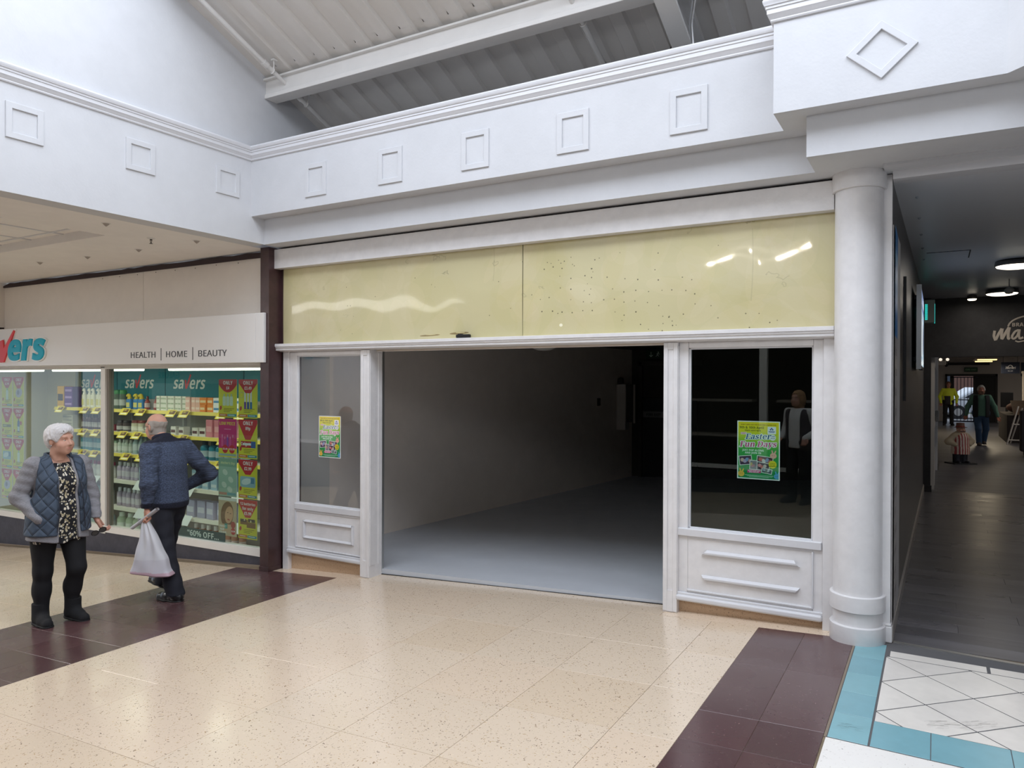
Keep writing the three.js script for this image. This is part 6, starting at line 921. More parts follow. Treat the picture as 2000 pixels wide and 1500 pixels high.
{ // ------------------------------------------------ the woman walking along the mall
  const J = { pelvis: [0, 0.83, -0.01], chest: [0, 1.12, 0.0], neck: [0, 1.33, -0.01], head: [0, 1.487, 0.035], shL: [0.175, 1.285, 0.0], shR: [-0.175, 1.295, -0.015], elL: [0.262, 1.01, 0.0], elR: [-0.262, 1.045, -0.075], wrL: [0.262, 0.815, 0.085], wrR: [-0.185, 0.875, 0.1], hipL: [0.095, 0.8, 0.0], hipR: [-0.095, 0.8, -0.03], knL: [0.1, 0.44, 0.1], knR: [-0.1, 0.43, -0.03], anL: [0.1, 0.1, 0.015], anR: [-0.1, 0.09, -0.055], toeL: [0.105, 0.05, 0.2], toeR: [-0.1, 0.04, 0.12] };
  const p = person({ label: 'white-haired woman in quilted navy gilet and floral tunic walking past the chemist window', pos: [-6.22, floorY(-6.2) + 0.002, 2.09], turn: 1.5, J, skin: [0.6, 0.335, 0.245], headTurn: [-0.02, 0.32, 0.03], headScale: 1.0, face: { jowl: 0.03 }, handL: { curl: 0.75, rot: [-0.4, 1.2, 0.0] }, handR: { curl: 0.3, rot: [-0.5, 0.9, 0.55] }, iris: '#4a4038' });
  const H = frameOf(p.hm), hairM = std('#d6d3d3', { roughness: 0.8, bumpMap: T.bump, bumpScale: 0.0015 });
  const hair = H((x, y, z) => { const w = 0.004 * hashN(x * 0.9, y * 0.5, z * 0.9) + 0.002 * hashN(x * 2.3, y * 0.9, z * 2.1); const d = smin([ell([0, 0.05, -0.02], [0.091, 0.088, 0.108]), ell([0.0, 0.085, 0.035], [0.07, 0.042, 0.06]), ell([0, 0.0, -0.055], [0.08, 0.085, 0.062]), ell([0.055, 0.03, 0.0], [0.036, 0.055, 0.05]), ell([-0.055, 0.03, 0.0], [0.036, 0.055, 0.05])], 0.03)(x, y, z) + w; const face = ell([0, -0.035, 0.085], [0.068, 0.098, 0.07])(x, y, z), ear = ell([Math.sign(x) * 0.08, -0.02, 0.0], [0.025, 0.034, 0.028])(x, y, z); return smax(smax(d, -face, 0.012), -ear, 0.008); });
  wear(p, 'hair', hair, [-0.15, 1.36, -0.16], [0.17, 1.68, 0.2], 0.0055, hairM, (g) => muvNets(g));
  for (const s of [-1, 1]) mesh('earring', inFrame(at(new THREE.SphereGeometry(0.005, 8, 6), s * 0.083, -0.036, 0.0), p.hm), M.aluminium, p.t);
  // leggings and boots
  const leg = smin(['L', 'R'].flatMap((s) => [cap(J['hip' + s], J['kn' + s], 0.112, 0.068), cap(J['kn' + s], [J['an' + s][0], J['an' + s][1] + 0.17, J['an' + s][2] + (s === 'L' ? 0.02 : 0)], 0.066, 0.066), cap([J['an' + s][0], J['an' + s][1] + 0.2, J['an' + s][2] + 0.01], [J['an' + s][0], 0.05, J['an' + s][2]], 0.062, 0.05)]).concat([cap([-0.06, 0.86, 0], [0.06, 0.86, 0], 0.15)]), 0.035);
  wear(p, 'leggings', (x, y, z) => Math.max(leg(x, y, z), y - 0.95, 0.05 - y), [-0.3, 0.03, -0.25], [0.3, 0.97, 0.3], 0.012, std('#121216', { roughness: 0.85 }));
  shoes(p, [[[-0.1, 0, -0.125], 0, -0.1, 0.275, 0.046, 0.17, 0.062], [[0.1, 0.012, -0.055], 0.05, 0.1, 0.275, 0.046, 0.17, 0.062]], std('#17171a', { roughness: 0.9 }), std('#0f0f11', { roughness: 0.7 }), 'boot');
  // tunic, cardigan, gilet
  const torso = (g, hemR) => smin([cap([0, 1.14, 0.005], [0, 0.92, 0.015], 0.162 + g, 0.19 + g, 1.22), cap([0, 0.92, 0.01], [0, 0.66, 0.0], 0.19 + g, hemR + g, 1.2), cap([-0.12, 1.26, -0.012], [0.12, 1.26, -0.002], 0.078 + g * 0.6), cap([-0.07, 1.15, 0.07], [0.07, 1.15, 0.07], 0.092 + g * 0.5), cap([0, 1.27, -0.01], [0, 1.33, -0.012], 0.085 + g * 0.4, 0.07)], 0.05);
  const floral = canvasTex(512, 512, (g, w) => { let s = 77; const r = () => { s = (s * 1664525 + 1013904223) >>> 0; return s / 4294967296; }; g.fillStyle = '#15151c'; g.fillRect(0, 0, w, w); for (let i = 0; i < 150; i++) { const x = r() * w, y = r() * w, q = 7 + r() * 12, c = ['#e9e2cf', '#d9cfb2', '#f2eee2', '#b9ad8c'][Math.floor(r() * 4)]; for (const [dx, dy] of [[0, 0], [w, 0], [-w, 0], [0, w], [0, -w]]) { g.fillStyle = c; for (let k = 0; k < 5; k++) { g.beginPath(); g.ellipse(x + dx + Math.cos(k * 1.26 + i) * q * 0.7, y + dy + Math.sin(k * 1.26 + i) * q * 0.7, q * 0.55, q * 0.42, k * 1.26, 0, 7); g.fill(); } g.fillStyle = '#8a7a4a'; g.beginPath(); g.arc(x + dx, y + dy, q * 0.25, 0, 7); g.fill(); } } g.strokeStyle = '#8f9a86'; g.lineWidth = 2; for (let i = 0; i < 70; i++) { const x = r() * w, y = r() * w; g.beginPath(); g.moveTo(x, y); g.lineTo(x + 20 * (r() - 0.5), y + 26 * (r() - 0.5)); g.stroke(); } }, 0.27, 0.27);
  const tf = torso(-0.008, 0.2);
  wear(p, 'tunic', (x, y, z) => Math.max(smax(tf(x, y, z), y - 1.315 + 0.4 * Math.max(0, z - 0.02), 0.01), 0.672 + 0.012 * Math.sin(x * 40) - y), [-0.28, 0.64, -0.25], [0.28, 1.36, 0.27], 0.011, std('#ffffff', { map: floral, roughness: 0.8 }), (g) => uvs(g, cyl(0.2)));
  const heather = dataTex(256, 0.12, (x, y, i) => { const v = 205 + 60 * (N2[i] - 0.4); return [v, v, v * 1.01]; }, true);
  const cf = torso(0.006, 0.232), sleeves = smin(['L', 'R'].flatMap((s) => [cap(J['sh' + s], J['el' + s], 0.072, 0.06), cap(J['el' + s], J['wr' + s], 0.06, 0.042)]), 0.03), cd = (x, y, z) => { const k = smin([cf, sleeves], 0.025)(x, y, z) + 0.0025 * Math.sin(y * 90 + 30 * x) * (Math.abs(x) > 0.2 ? 1 : 0); const open = Math.max(Math.abs(x - 0.005) - (0.062 + 0.05 * Math.max(0, 0.95 - y)), -z + 0.02); const hole = cap([0, 1.3, 0.05], [0, 1.42, 0.06], 0.07, 0.09)(x, y, z); return smax(smax(smax(k, -open, 0.012), -hole, 0.01), 0.685 + 0.01 * Math.sin(x * 22) - y, 0.01); };
  wear(p, 'cardigan', (x, y, z) => { const wl = cap(J.elL, J.wrL, 0, 0); return Math.max(cd(x, y, z), (x > 0.2 && y < J.wrL[1] + 0.012 ? J.wrL[1] + 0.012 - y : -1)); }, [-0.42, 0.66, -0.3], [0.38, 1.4, 0.31], 0.0105, std('#a9a8ac', { map: heather, roughness: 0.9 }), (g) => uvs(g, cyl(0.22)));
  const quilt = dataTex(256, 0.115, (x, y) => { const u = (x + y) / 256 % 1, v = ((x - y) / 256 % 1 + 1) % 1, a = Math.min(u, 1 - u) * 2, b = Math.min(v, 1 - v) * 2, h = Math.pow(Math.min(1, a * 2.2), 0.5) * Math.pow(Math.min(1, b * 2.2), 0.5); const c = 255 * h; return [c, c, c]; });
  const quiltC = dataTex(256, 0.115, (x, y) => { const u = (x + y) / 256 % 1, v = ((x - y) / 256 % 1 + 1) % 1, a = Math.min(u, 1 - u), b = Math.min(v, 1 - v), c = Math.min(a, b) < 0.018 ? 185 : 255; return [c, c, c]; }, true);
  const gm = std('#465364', { map: quiltC, bumpMap: quilt, bumpScale: 0.011, roughness: 0.8 }), gf = torso(0.034, 0.222), collar = (x, y, z) => { const c = Math.hypot(x, (z + 0.005) * 1.05); return Math.max(Math.abs(c - 0.088 - 0.25 * Math.max(0, 1.36 - y)) - 0.011, y - 1.385 + 0.3 * Math.max(0, z), 1.29 - y); };
  const gilet = (x, y, z) => { let k = smin([gf, collar], 0.02)(x, y, z); const slant = 0.075 + 0.02 * (1.2 - y) + 0.06 * Math.max(0, y - 1.2) + 0.035 * Math.max(0, 0.9 - y), open = Math.max(Math.abs(x - 0.008) - slant, -z + 0.03), arm = Math.min(cap([0.21, 1.1, 0], [0.215, 1.29, 0], 0.062, 0.07, 0.8, 1)(x, y, z), cap([-0.21, 1.08, -0.03], [-0.215, 1.29, -0.015], 0.062, 0.072, 0.8, 1)(x, y, z)), neck = cap([0, 1.28, 0.0], [0, 1.5, 0.03], 0.072, 0.09)(x, y, z); return smax(smax(smax(smax(k, -open, 0.014), -arm, 0.01), -neck, 0.008), 0.735 + 0.05 * Math.max(0, x) - y, 0.012); };
  wear(p, 'gilet', gilet, [-0.35, 0.71, -0.31], [0.35, 1.42, 0.32], 0.0095, gm, (g) => uvs(g, cyl(0.235)));
  mesh('zip', [tube([[-0.08, 1.25, 0.12], [-0.084, 1.1, 0.2], [-0.088, 0.92, 0.222], [-0.1, 0.77, 0.212]], 0.005, 6), tube([[0.09, 1.25, 0.12], [0.096, 1.1, 0.198], [0.1, 0.92, 0.22], [0.115, 0.79, 0.208]], 0.005, 6)], std('#252a36', { roughness: 0.5 }), p.t);
  // sunglasses held in the hand
  const sg = thing('sunglasses', 'dark folded sunglasses held in the woman’s lowered hand', 'sunglasses', [0, 0, 0]), hp = V(...J.wrL).add(V(0.0, -0.1, 0.045)).applyAxisAngle(V(0, 1, 0), 1.5).add(p.t.position); sg.position.copy(hp); sg.rotation.set(0.2, 1.0, 0.25);
  for (const s of [-1, 1]) { const f = new THREE.TorusGeometry(0.024, 0.0035, 6, 20); f.scale(1.1, 0.85, 1); mesh('rim', at(f, s * 0.031, 0, 0.02), M.black, sg); const l = new THREE.CircleGeometry(0.023, 20); l.scale(1.1, 0.85, 1); mesh('lens', at(l, s * 0.031, 0, 0.02), std('#1a1a1e', { roughness: 0.05 }), sg); mesh('temple', rod([s * 0.056, 0.004, 0.018], [-s * 0.045, -0.006, 0.004 + s * 0.003], 0.003, 6), M.black, sg); }
}
function muvNets(g) { return uvs(g, (x, y, z) => [x * 2 + z, y + z * 0.5]); }
{ // ------------------------------------------------ the man with the carrier bag
  const J = { pelvis: [0, 0.86, -0.01], chest: [0, 1.17, 0.02], neck: [0, 1.405, 0.075], head: [0, 1.535, 0.165], shL: [0.18, 1.335, 0.02], shR: [-0.18, 1.335, 0.01], elL: [0.262, 1.055, -0.085], elR: [-0.36, 1.08, -0.11], wrL: [0.262, 0.83, -0.06], wrR: [-0.2, 0.93, 0.1], hipL: [0.09, 0.85, -0.01], hipR: [-0.09, 0.85, 0.01], knL: [0.1, 0.46, -0.08], knR: [-0.1, 0.47, 0.15], anL: [0.1, 0.1, -0.24], anR: [-0.1, 0.1, 0.18], toeL: [0.1, 0.03, -0.04], toeR: [-0.1, 0.03, 0.38] };
  const p = person({ label: 'balding man in heathered navy jumper carrying a white bag, seen from behind at the window', pos: [-6.07, floorY(-5.95) + 0.002, 1.2], turn: -1.52, J, skin: [0.58, 0.31, 0.22], headTurn: [0.12, 0.1, 0], handL: { curl: 1.35, grip: true, rot: [0.15, 1.5, 0.0] }, handR: { curl: 0.5, rot: [-0.6, 0, 0.6] } });
  const H = frameOf(p.hm), hf = headField();
  wear(p, 'hair', H((x, y, z) => { const d = hf(x, y, z) - 0.005 - 0.0015 * hashN(x, y * 0.5, z), top = y - 0.052 + 0.35 * Math.max(0, -z - 0.05) - 0.006 * hashN(x, y, z), front = z - 0.028 + 0.5 * Math.max(0, y), nape = -y - 0.072 - 0.1 * Math.max(0, -z), ear = ell([Math.sign(x) * 0.08, -0.008, 0.0], [0.022, 0.038, 0.026])(x, y, z); return Math.max(d, top, front, nape, -ear); }), [-0.13, 1.4, 0.0], [0.13, 1.68, 0.33], 0.0045, std('#a1988f', { roughness: 0.85 }), (g) => muvNets(g));
  const gl = mesh('spectacles', [-1, 1].flatMap((s) => [inFrame(at(new THREE.TorusGeometry(0.022, 0.0018, 6, 18), s * 0.032, 0.004, 0.106), p.hm), inFrame(rod([s * 0.056, 0.008, 0.104], [s * 0.081, 0.008, -0.005], 0.0022, 6), p.hm)]), std('#6b6460', { metalness: 0.6, roughness: 0.3 }), p.t);
  const leg = smin(['L', 'R'].flatMap((s) => [cap([J['hip' + s][0] * 0.85, 0.79, J['hip' + s][2]], J['kn' + s], 0.1, 0.082), cap(J['kn' + s], [J['an' + s][0], 0.06, J['an' + s][2] + 0.01], 0.082, 0.078)]).concat([cap([-0.05, 0.86, 0], [0.05, 0.86, 0], 0.122, 0.122, 1.1)]), 0.035);
  wear(p, 'trousers', (x, y, z) => Math.max(leg(x, y, z) + 0.0025 * Math.sin(y * 55 + x * 20), y - 0.93, 0.055 - y), [-0.28, 0.03, -0.42], [0.28, 1.02, 0.34], 0.012, std('#191a24', { roughness: 0.85 }));
  shoes(p, [[[0.1, 0.004, -0.31], 0.02, 0.05, 0.3, 0.045, 0.1, 0.052], [[-0.1, 0.02, 0.11], -0.12, -0.05, 0.3, 0.045, 0.1, 0.052]], phys('#141417', { roughness: 0.3, clearcoat: 0.4 }), M.black);
  const knit = dataTex(256, 0.16, (x, y, i) => { const a = N2[(y * 256 + ((x >> 2) % 64) * 4) % 65536], b = N1[((y * 3) % 256) * 256 + ((x >> 3) * 8) % 256], v = 190 + 150 * (a - 0.5) + 70 * (b - 0.5); return [v, v, v]; }, true);
  const jf0 = smin([cap([0, 1.2, 0.01], [0, 0.86, -0.005], 0.174, 0.186, 1.25), cap([-0.115, 1.315, 0.02], [0.115, 1.315, 0.025], 0.085), cap([0, 1.2, -0.03], [0, 1.3, 0.02], 0.13, 0.12, 1.2), cap([0, 1.34, 0.04], [0, 1.42, 0.085], 0.1, 0.074), cap([0, 1.41, 0.05], J.shL, 0.05, 0.06), cap([0, 1.41, 0.05], J.shR, 0.05, 0.06), ...['L', 'R'].flatMap((s) => [cap(J['sh' + s], J['el' + s], 0.083, 0.066), cap(J['el' + s], J['wr' + s], 0.066, 0.046)])], 0.045);
  const neckHole = cap([0, 1.42, 0.09], [0, 1.55, 0.13], 0.06, 0.085), dir = sub3(J.wrL, J.elL);
  const jf = (x, y, z) => { let d = jf0(x, y, z) + 0.003 * Math.sin(y * 70 + 26 * x + 18 * z) * Math.max(0, Math.min(1, (Math.abs(x) - 0.15) * 12)); d = smax(d, -neckHole(x, y, z), 0.008); if (Math.abs(x) < 0.215) d = smax(d, 0.81 - y, 0.01); const w = (x - J.wrL[0]) * dir[0] + (y - J.wrL[1]) * dir[1] + (z - J.wrL[2]) * dir[2]; if (x > 0.2 && y < 0.86) d = Math.max(d, w / 0.24 + 0.01); return d; };
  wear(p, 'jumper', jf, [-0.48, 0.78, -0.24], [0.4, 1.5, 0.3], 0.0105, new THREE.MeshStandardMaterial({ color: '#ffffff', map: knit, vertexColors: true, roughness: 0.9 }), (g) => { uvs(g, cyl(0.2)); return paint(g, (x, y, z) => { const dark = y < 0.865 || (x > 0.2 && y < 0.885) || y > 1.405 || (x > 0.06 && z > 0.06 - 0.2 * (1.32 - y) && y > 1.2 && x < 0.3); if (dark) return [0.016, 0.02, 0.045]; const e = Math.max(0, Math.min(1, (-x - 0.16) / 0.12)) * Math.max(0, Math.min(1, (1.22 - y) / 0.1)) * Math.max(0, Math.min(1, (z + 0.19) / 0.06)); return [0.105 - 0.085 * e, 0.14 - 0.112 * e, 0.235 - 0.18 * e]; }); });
  mesh('collar', inFrame(at(new THREE.TorusGeometry(0.066, 0.018, 8, 28), 0, 0, 0), new THREE.Matrix4().compose(V(0, 1.435, 0.092), new THREE.Quaternion().setFromEuler(new THREE.Euler(Math.PI / 2 + 0.35, 0, 0)), V(1.05, 1.0, 1.5))), std('#161a2c', { roughness: 0.9 }), p.t);
  // things in his hand
  const toWorld = (v) => V(...v).applyAxisAngle(V(0, 1, 0), -1.52).add(p.t.position), hand = [J.wrL[0], J.wrL[1] - 0.09, J.wrL[2] + 0.0];
  const mg = thing('rolled_leaflet', 'rolled grey leaflet gripped in the man’s hand above the white bag', 'leaflet', toWorld([hand[0] + 0.02, hand[1] + 0.012, hand[2]]).toArray()); mg.rotation.set(0, 0.35, 0.62);
  const roll = []; for (let i = 0; i <= 60; i++) { const a = i * 0.3, r = 0.008 + i * 0.00016; roll.push([Math.cos(a) * r * 1.0, Math.sin(a) * r * 1.5]); }
  const rg = sweepRoll(roll, 0.3); mesh('paper', rg, std('#b8b6b8', { roughness: 0.6 }), mg); mesh('band', (() => { const g = new THREE.TorusGeometry(0.02, 0.003, 6, 20); g.scale(1, 1.45, 1); g.rotateY(Math.PI / 2); return at(g, -0.05, 0, 0); })(), std('#8d8c90'), mg);
  // the bag
  const bag = thing('carrier_bag', 'white plastic carrier bag with a pinkish bottom hanging from the man’s hand', 'bag', toWorld([hand[0] + 0.005, hand[1] - 0.0, hand[2]]).toArray(), 0.5);
  const bagM = new THREE.MeshPhysicalMaterial({ color: '#f4f4f6', roughness: 0.38, transmission: 0.25, thickness: 0, side: THREE.DoubleSide, vertexColors: true });
  const bf = (x, y, z) => { const t = Math.min(1, Math.max(0, -y / 0.48)), w = 0.018 + 0.155 * Math.pow(t, 0.8), d = 0.016 + 0.07 * Math.pow(t, 0.8), X = x - 0.062 * t, fold = 0.006 * Math.sin(X / w * 9 + 2 * Math.sin(y * 9)) * (1 - 0.55 * t) + 0.003 * Math.sin(y * 23 + x * 30) + 0.004 * Math.sin(X * 34 - y * 21) * t, E = 2.4 + 2.2 * t; const q = Math.pow(Math.pow(Math.abs(X) / w, E) + Math.pow(Math.abs(z) / d, E), 1 / E); return smax((q - 1) * Math.min(w, d) + fold, smax(-0.475 - 0.09 * x - y, y - 0.0, 0.01), 0.018); };
  const bg = nets(bf, [-0.18, -0.53, -0.13], [0.29, 0.02, 0.13], 0.007); paint(bg, (x, y, z) => (y < -0.445 - 0.05 * x ? [0.72, 0.5, 0.56] : y < -0.34 ? [0.8, 0.78, 0.82] : [0.88, 0.88, 0.9])); mesh('sack', bg, bagM, bag);
  mesh('handle', [tube([[-0.012, -0.05, 0.006], [-0.008, -0.005, 0.006], [0.0, 0.02, 0.004], [0.008, -0.005, 0.004], [0.014, -0.05, 0.004]], 0.007, 6), tube([[-0.01, -0.06, -0.008], [-0.004, -0.004, -0.006], [0.004, 0.018, -0.006], [0.01, -0.01, -0.006], [0.016, -0.06, -0.006]], 0.007, 6)], bagM2(), bag);
}
function bagM2() { return phys('#ececef', { roughness: 0.4 }); }
function sweepRoll(roll, L) { const pos = [], idx = [], n = roll.length; for (const [y, z] of roll) pos.push(-L / 2, y, z, L / 2, y, z); for (let i = 0; i + 1 < n; i++) { const a = i * 2; idx.push(a, a + 1, a + 2, a + 2, a + 1, a + 3); } const g = geoFrom(pos, idx); g.computeVertexNormals(); return g; }
// ------------------------------------------------ people farther off, dressed from the same patterns
function clothed(o) {
  const J = o.J, p = person({ ...o, headCell: 0.007, handCell: 0.006, cell: 0.018 }), c = o.clothCell || 0.016, H = frameOf(p.hm);
  const top = smin([cap([0, J.chest[1] + 0.04, 0], [0, J.pelvis[1], 0], o.girth, o.girth * 1.03, 1.25), cap([J.shL[0] * 0.62, J.shL[1] - 0.03, J.shL[2]], [J.shR[0] * 0.62, J.shR[1] - 0.03, J.shR[2]], 0.085), cap([0, J.shL[1] + 0.02, 0], J.neck, 0.08, 0.065), ...['L', 'R'].flatMap((s) => [cap(J['sh' + s], J['el' + s], 0.07, 0.06), cap(J['el' + s], J['wr' + s], 0.06, 0.042)])], 0.045);
  const hem = o.hem || J.pelvis[1] - 0.06, lo = [p.box[0][0] - 0.05, hem - 0.05, -0.36], hi = [p.box[1][0] + 0.05, J.neck[1] + 0.1, 0.42];
  wear(p, o.topName, (x, y, z) => Math.max(top(x, y, z), Math.abs(x) < o.girth + 0.02 ? hem - y : -1, y - J.neck[1] - 0.005), lo, hi, c, o.topM, o.topFix);
  if (o.over) wear(p, o.overName, (x, y, z) => { const d = smin([cap([0, J.chest[1] + 0.05, 0], [0, J.pelvis[1] - 0.02, 0], o.girth + 0.03, o.girth + 0.03, 1.22), cap([-0.12, J.shL[1] - 0.02, 0], [0.12, J.shL[1] - 0.02, 0], 0.095)], 0.05)(x, y, z), open = Math.max(Math.abs(x) - o.openW, -z), arm = Math.abs(x) - 0.19; return Math.max(d, -open, o.over === 'vest' ? arm : -1, hem - 0.03 - y, y - J.neck[1] + 0.01); }, lo, hi, c, o.overM);
  const leg = smin(['L', 'R'].flatMap((s) => [cap(J['hip' + s], J['kn' + s], 0.1, 0.076), cap(J['kn' + s], [J['an' + s][0], 0.05, J['an' + s][2]], 0.074, 0.07)]).concat([cap([-0.05, J.pelvis[1] + 0.03, 0], [0.05, J.pelvis[1] + 0.03, 0], o.girth * 0.86, o.girth * 0.86, 1.15)]), 0.035);
  wear(p, 'trousers', (x, y, z) => Math.max(leg(x, y, z), y - J.pelvis[1] - 0.1, 0.05 - y), [-0.35, 0.02, -0.5], [0.35, J.pelvis[1] + 0.13, 0.5], c, o.legM);
  const fy = (s) => Math.atan2(J['toe' + s][0] - J['an' + s][0], J['toe' + s][2] - J['an' + s][2]);
  shoes(p, ['L', 'R'].map((s) => [[J['an' + s][0], Math.max(0, J['an' + s][1] - 0.1), J['an' + s][2] - 0.07], 0, fy(s), 0.28, 0.044, 0.1, 0.05, 0.012]), o.shoeM || M.black, M.black);
  if (o.hairM) { const hf = headField(); wear(p, 'hair', H((x, y, z) => { const d = Math.min(hf(x, y, z) - 0.01, o.long ? ell([0, -0.02, -0.03], [0.095, 0.12, 0.085])(x, y, z) : 1), face = ell([0, -0.03, 0.09], [0.074, 0.1, 0.072])(x, y, z); return Math.max(d, -face, o.long ? -0.13 - y : -0.03 - y); }), [-0.2, J.head[1] - 0.25, -0.25], [0.2, J.head[1] + 0.2, 0.35], 0.009, o.hairM); }
  if (o.beardM) { const hf = headField(); wear(p, 'beard', H((x, y, z) => Math.max(hf(x, y, z) - 0.012, y + 0.042, -z - 0.0, -0.125 - y, 0.012 - Math.hypot(x, (y + 0.064) * 2, (z - 0.1)))), [-0.2, J.head[1] - 0.25, -0.25], [0.2, J.head[1] + 0.1, 0.35], 0.009, o.beardM); }
  return p;
}
const stand = (k, w = {}) => ({ pelvis: [0, 0.92 * k, 0], chest: [0, 1.24 * k, 0], neck: [0, 1.47 * k, 0], head: [0, 1.62 * k, 0.03], shL: [0.18, 1.41 * k, 0], shR: [-0.18, 1.41 * k, 0], elL: [0.26, 1.12 * k, -0.03], elR: [-0.26, 1.12 * k, -0.03], wrL: [0.27, 0.87 * k, 0.05], wrR: [-0.27, 0.87 * k, 0.05], hipL: [0.09, 0.9 * k, 0], hipR: [-0.09, 0.9 * k, 0], knL: [0.11, 0.48 * k, 0.02], knR: [-0.11, 0.48 * k, 0.02], anL: [0.12, 0.1, 0], anR: [-0.12, 0.1, 0], toeL: [0.15, 0.03, 0.17], toeR: [-0.15, 0.03, 0.17], ...w });
clothed({ label: 'bearded man in dark gilet, green jumper and jeans walking up the market passage', pos: [1.02, PY, -18.0], turn: 0.1, J: stand(0.93, { knR: [-0.07, 0.45, 0.1], anR: [-0.04, 0.1, 0.0], toeR: [-0.04, 0.03, 0.18], knL: [0.12, 0.46, -0.02], anL: [0.08, 0.13, -0.18], toeL: [0.09, 0.03, -0.02], elR: [-0.3, 1.04, -0.06], wrR: [-0.34, 0.82, 0.02], elL: [0.31, 1.04, -0.02], wrL: [0.37, 0.8, 0.08] }), girth: 0.19, topName: 'jumper', topM: std('#5f8573', { roughness: 0.9 }), over: 'vest', overName: 'gilet', overM: std('#191a1f', { roughness: 0.8 }), openW: 0.085, legM: std('#3f5878', { roughness: 0.9 }), hairM: std('#b9b4ae', { roughness: 0.9 }), beardM: std('#8d6a58', { roughness: 0.9 }), skin: [0.55, 0.24, 0.16], shoeM: std('#4a4340'), handL: { curl: 0.6, rot: [-0.2, 0.6, 0] }, handR: { curl: 0.6, rot: [-0.2, -0.6, 0] } });
clothed({ label: 'guard in bright yellow hi-vis jacket and dark trousers standing by the barred gate', pos: [0.38, PY, -28.5], turn: 0.12, J: stand(1.0, { elL: [0.3, 1.14, -0.02], wrL: [0.27, 0.9, 0.1], elR: [-0.29, 1.14, -0.02], wrR: [-0.26, 0.9, 0.1] }), girth: 0.185, hem: 0.82, topName: 'hi_vis_jacket', topM: new THREE.MeshStandardMaterial({ vertexColors: true, roughness: 0.7 }), topFix: (g) => paint(g, (x, y, z) => (y < 1.17 && Math.abs(x) < 0.15 && x < 0.06 ? [0.02, 0.02, 0.028] : [0.62, 0.72, 0.04])), legM: std('#15161c', { roughness: 0.85 }), hairM: std('#6b4a3c', { roughness: 0.9 }), skin: [0.42, 0.2, 0.14], handL: { curl: 0.7, rot: [0, 0.4, 0] }, handR: { curl: 0.7, rot: [0, -0.4, 0] } });
clothed({ label: 'woman in white top and dark cardigan, seen only mirrored in the wide shop window', pos: [-1.72, floorY(-1.72), 5.75], turn: Math.PI + 0.5, J: stand(0.93, { elL: [0.27, 1.05, -0.06], wrL: [0.2, 0.95, 0.14], elR: [-0.27, 1.05, -0.06], wrR: [-0.2, 0.95, 0.14] }), girth: 0.17, topName: 'white_top', topM: std('#e6e4e2', { roughness: 0.8 }), over: 'coat', overName: 'cardigan', overM: std('#4a4448', { roughness: 0.9 }), openW: 0.1, legM: std('#17171c', { roughness: 0.85 }), hairM: std('#a5805c', { roughness: 0.8 }), long: true, skin: [0.6, 0.34, 0.25], handL: { curl: 0.7, rot: [-0.5, 0.4, 0] }, handR: { curl: 0.7, rot: [-0.5, -0.4, 0] } });
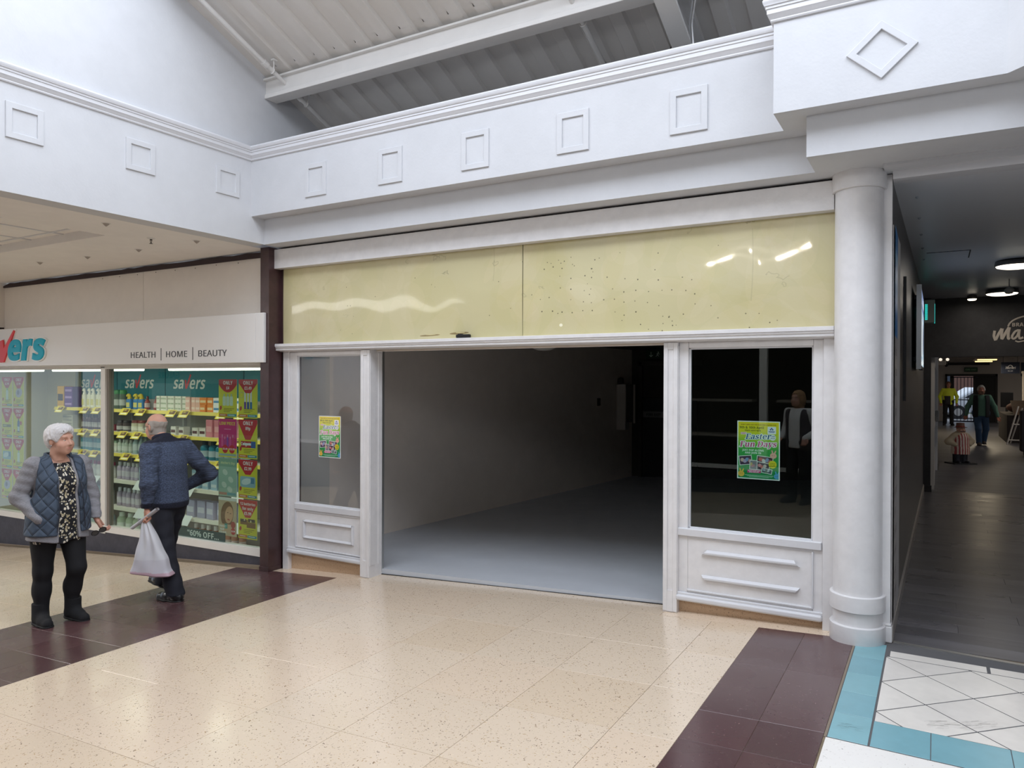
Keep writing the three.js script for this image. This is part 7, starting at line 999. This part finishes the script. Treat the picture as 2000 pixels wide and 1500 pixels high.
{ // ------------------------------------------------ painted butcher figure standing in the passage
  const t = thing('butcher_statue', 'stout painted butcher statue in a red striped apron standing on the passage floor', 'statue', [0.42, PY, -12.55], 0.55);
  const k = 0.86, body = smin([cap([0, 0.4, 0], [0, 0.54, -0.01], 0.15, 0.155, 1.1), cap([0.13, 0.57, 0], [0.24, 0.46, -0.02], 0.07, 0.065), cap([-0.13, 0.57, 0], [-0.24, 0.46, -0.02], 0.07, 0.065), cap([0.24, 0.46, -0.02], [0.15, 0.4, 0.07], 0.062, 0.045), cap([-0.24, 0.46, -0.02], [-0.15, 0.4, 0.07], 0.062, 0.045)], 0.04);
  const paintM = new THREE.MeshStandardMaterial({ vertexColors: true, roughness: 0.45 });
  mesh('shirt', nets(body, [-0.36, 0.2, -0.25], [0.36, 0.72, 0.25], 0.012), std('#b3a184', { roughness: 0.5 }), t);
  const ap = smin([cap([0, 0.3, 0.01], [0, 0.52, 0.01], 0.168, 0.162, 1.08), cap([0, 0.2, 0.01], [0, 0.3, 0.01], 0.175, 0.17, 1.1)], 0.03); mesh('apron', paint(nets((x, y, z) => Math.max(ap(x, y, z), -z + 0.0 - 0.06, 0.2 - y, y - 0.64 + 0.9 * Math.max(0, Math.abs(x) - 0.05)), [-0.22, 0.16, -0.12], [0.22, 0.68, 0.22], 0.009), (x) => (Math.abs(Math.sin(x * 62)) > 0.72 ? [0.72, 0.6, 0.48] : [0.36, 0.05, 0.045])), paintM, t);
  mesh('legs', nets(smin([cap([-0.07, 0.03, 0], [-0.07, 0.28, 0], 0.075, 0.085), cap([0.07, 0.03, 0], [0.07, 0.28, 0], 0.075, 0.085), cap([-0.07, 0.03, 0.02], [-0.1, 0.025, 0.13], 0.04, 0.035), cap([0.07, 0.03, 0.02], [0.1, 0.025, 0.13], 0.04, 0.035)], 0.02), [-0.22, -0.02, -0.14], [0.22, 0.4, 0.22], 0.012), std('#1b1820', { roughness: 0.5 }), t);
  const hg = paint(nets(headField({ jowl: 0.034 }), [-0.1, -0.17, -0.12], [0.1, 0.13, 0.13], 0.008), (x, y, z) => (y < -0.03 && y > -0.06 && z > 0.085 ? [0.1, 0.06, 0.05] : [0.5, 0.26, 0.18])); hg.scale(0.95, 0.82, 0.95); mesh('head', at(hg, 0, 0.715, 0.01), paintM, t);
  mesh('hat', [at(lathe([[0.001, 0.09], [0.075, 0.085], [0.08, 0.0]], 24), 0, 0.765, 0.0), at(lathe([[0.075, 0.004], [0.13, -0.004], [0.13, -0.01], [0.07, -0.006]], 24), 0, 0.765, 0.0)], std('#6d4636', { roughness: 0.6 }), t); mesh('hat_band', at(lathe([[0.082, 0.002], [0.082, 0.026]], 24), 0, 0.765, 0), std('#8a2a22'), t); mesh('bow_tie', [at(new THREE.ConeGeometry(0.022, 0.05, 10).rotateZ(1.57), -0.025, 0.625, 0.1), at(new THREE.ConeGeometry(0.022, 0.05, 10).rotateZ(-1.57), 0.025, 0.625, 0.1)], std('#d8cfc0'), t);
  mesh('base_plate', rb(-0.24, 0.24, 0, 0.02, -0.16, 0.2, 0.006), M.black, t);
}
renderer.render(scene, camera);
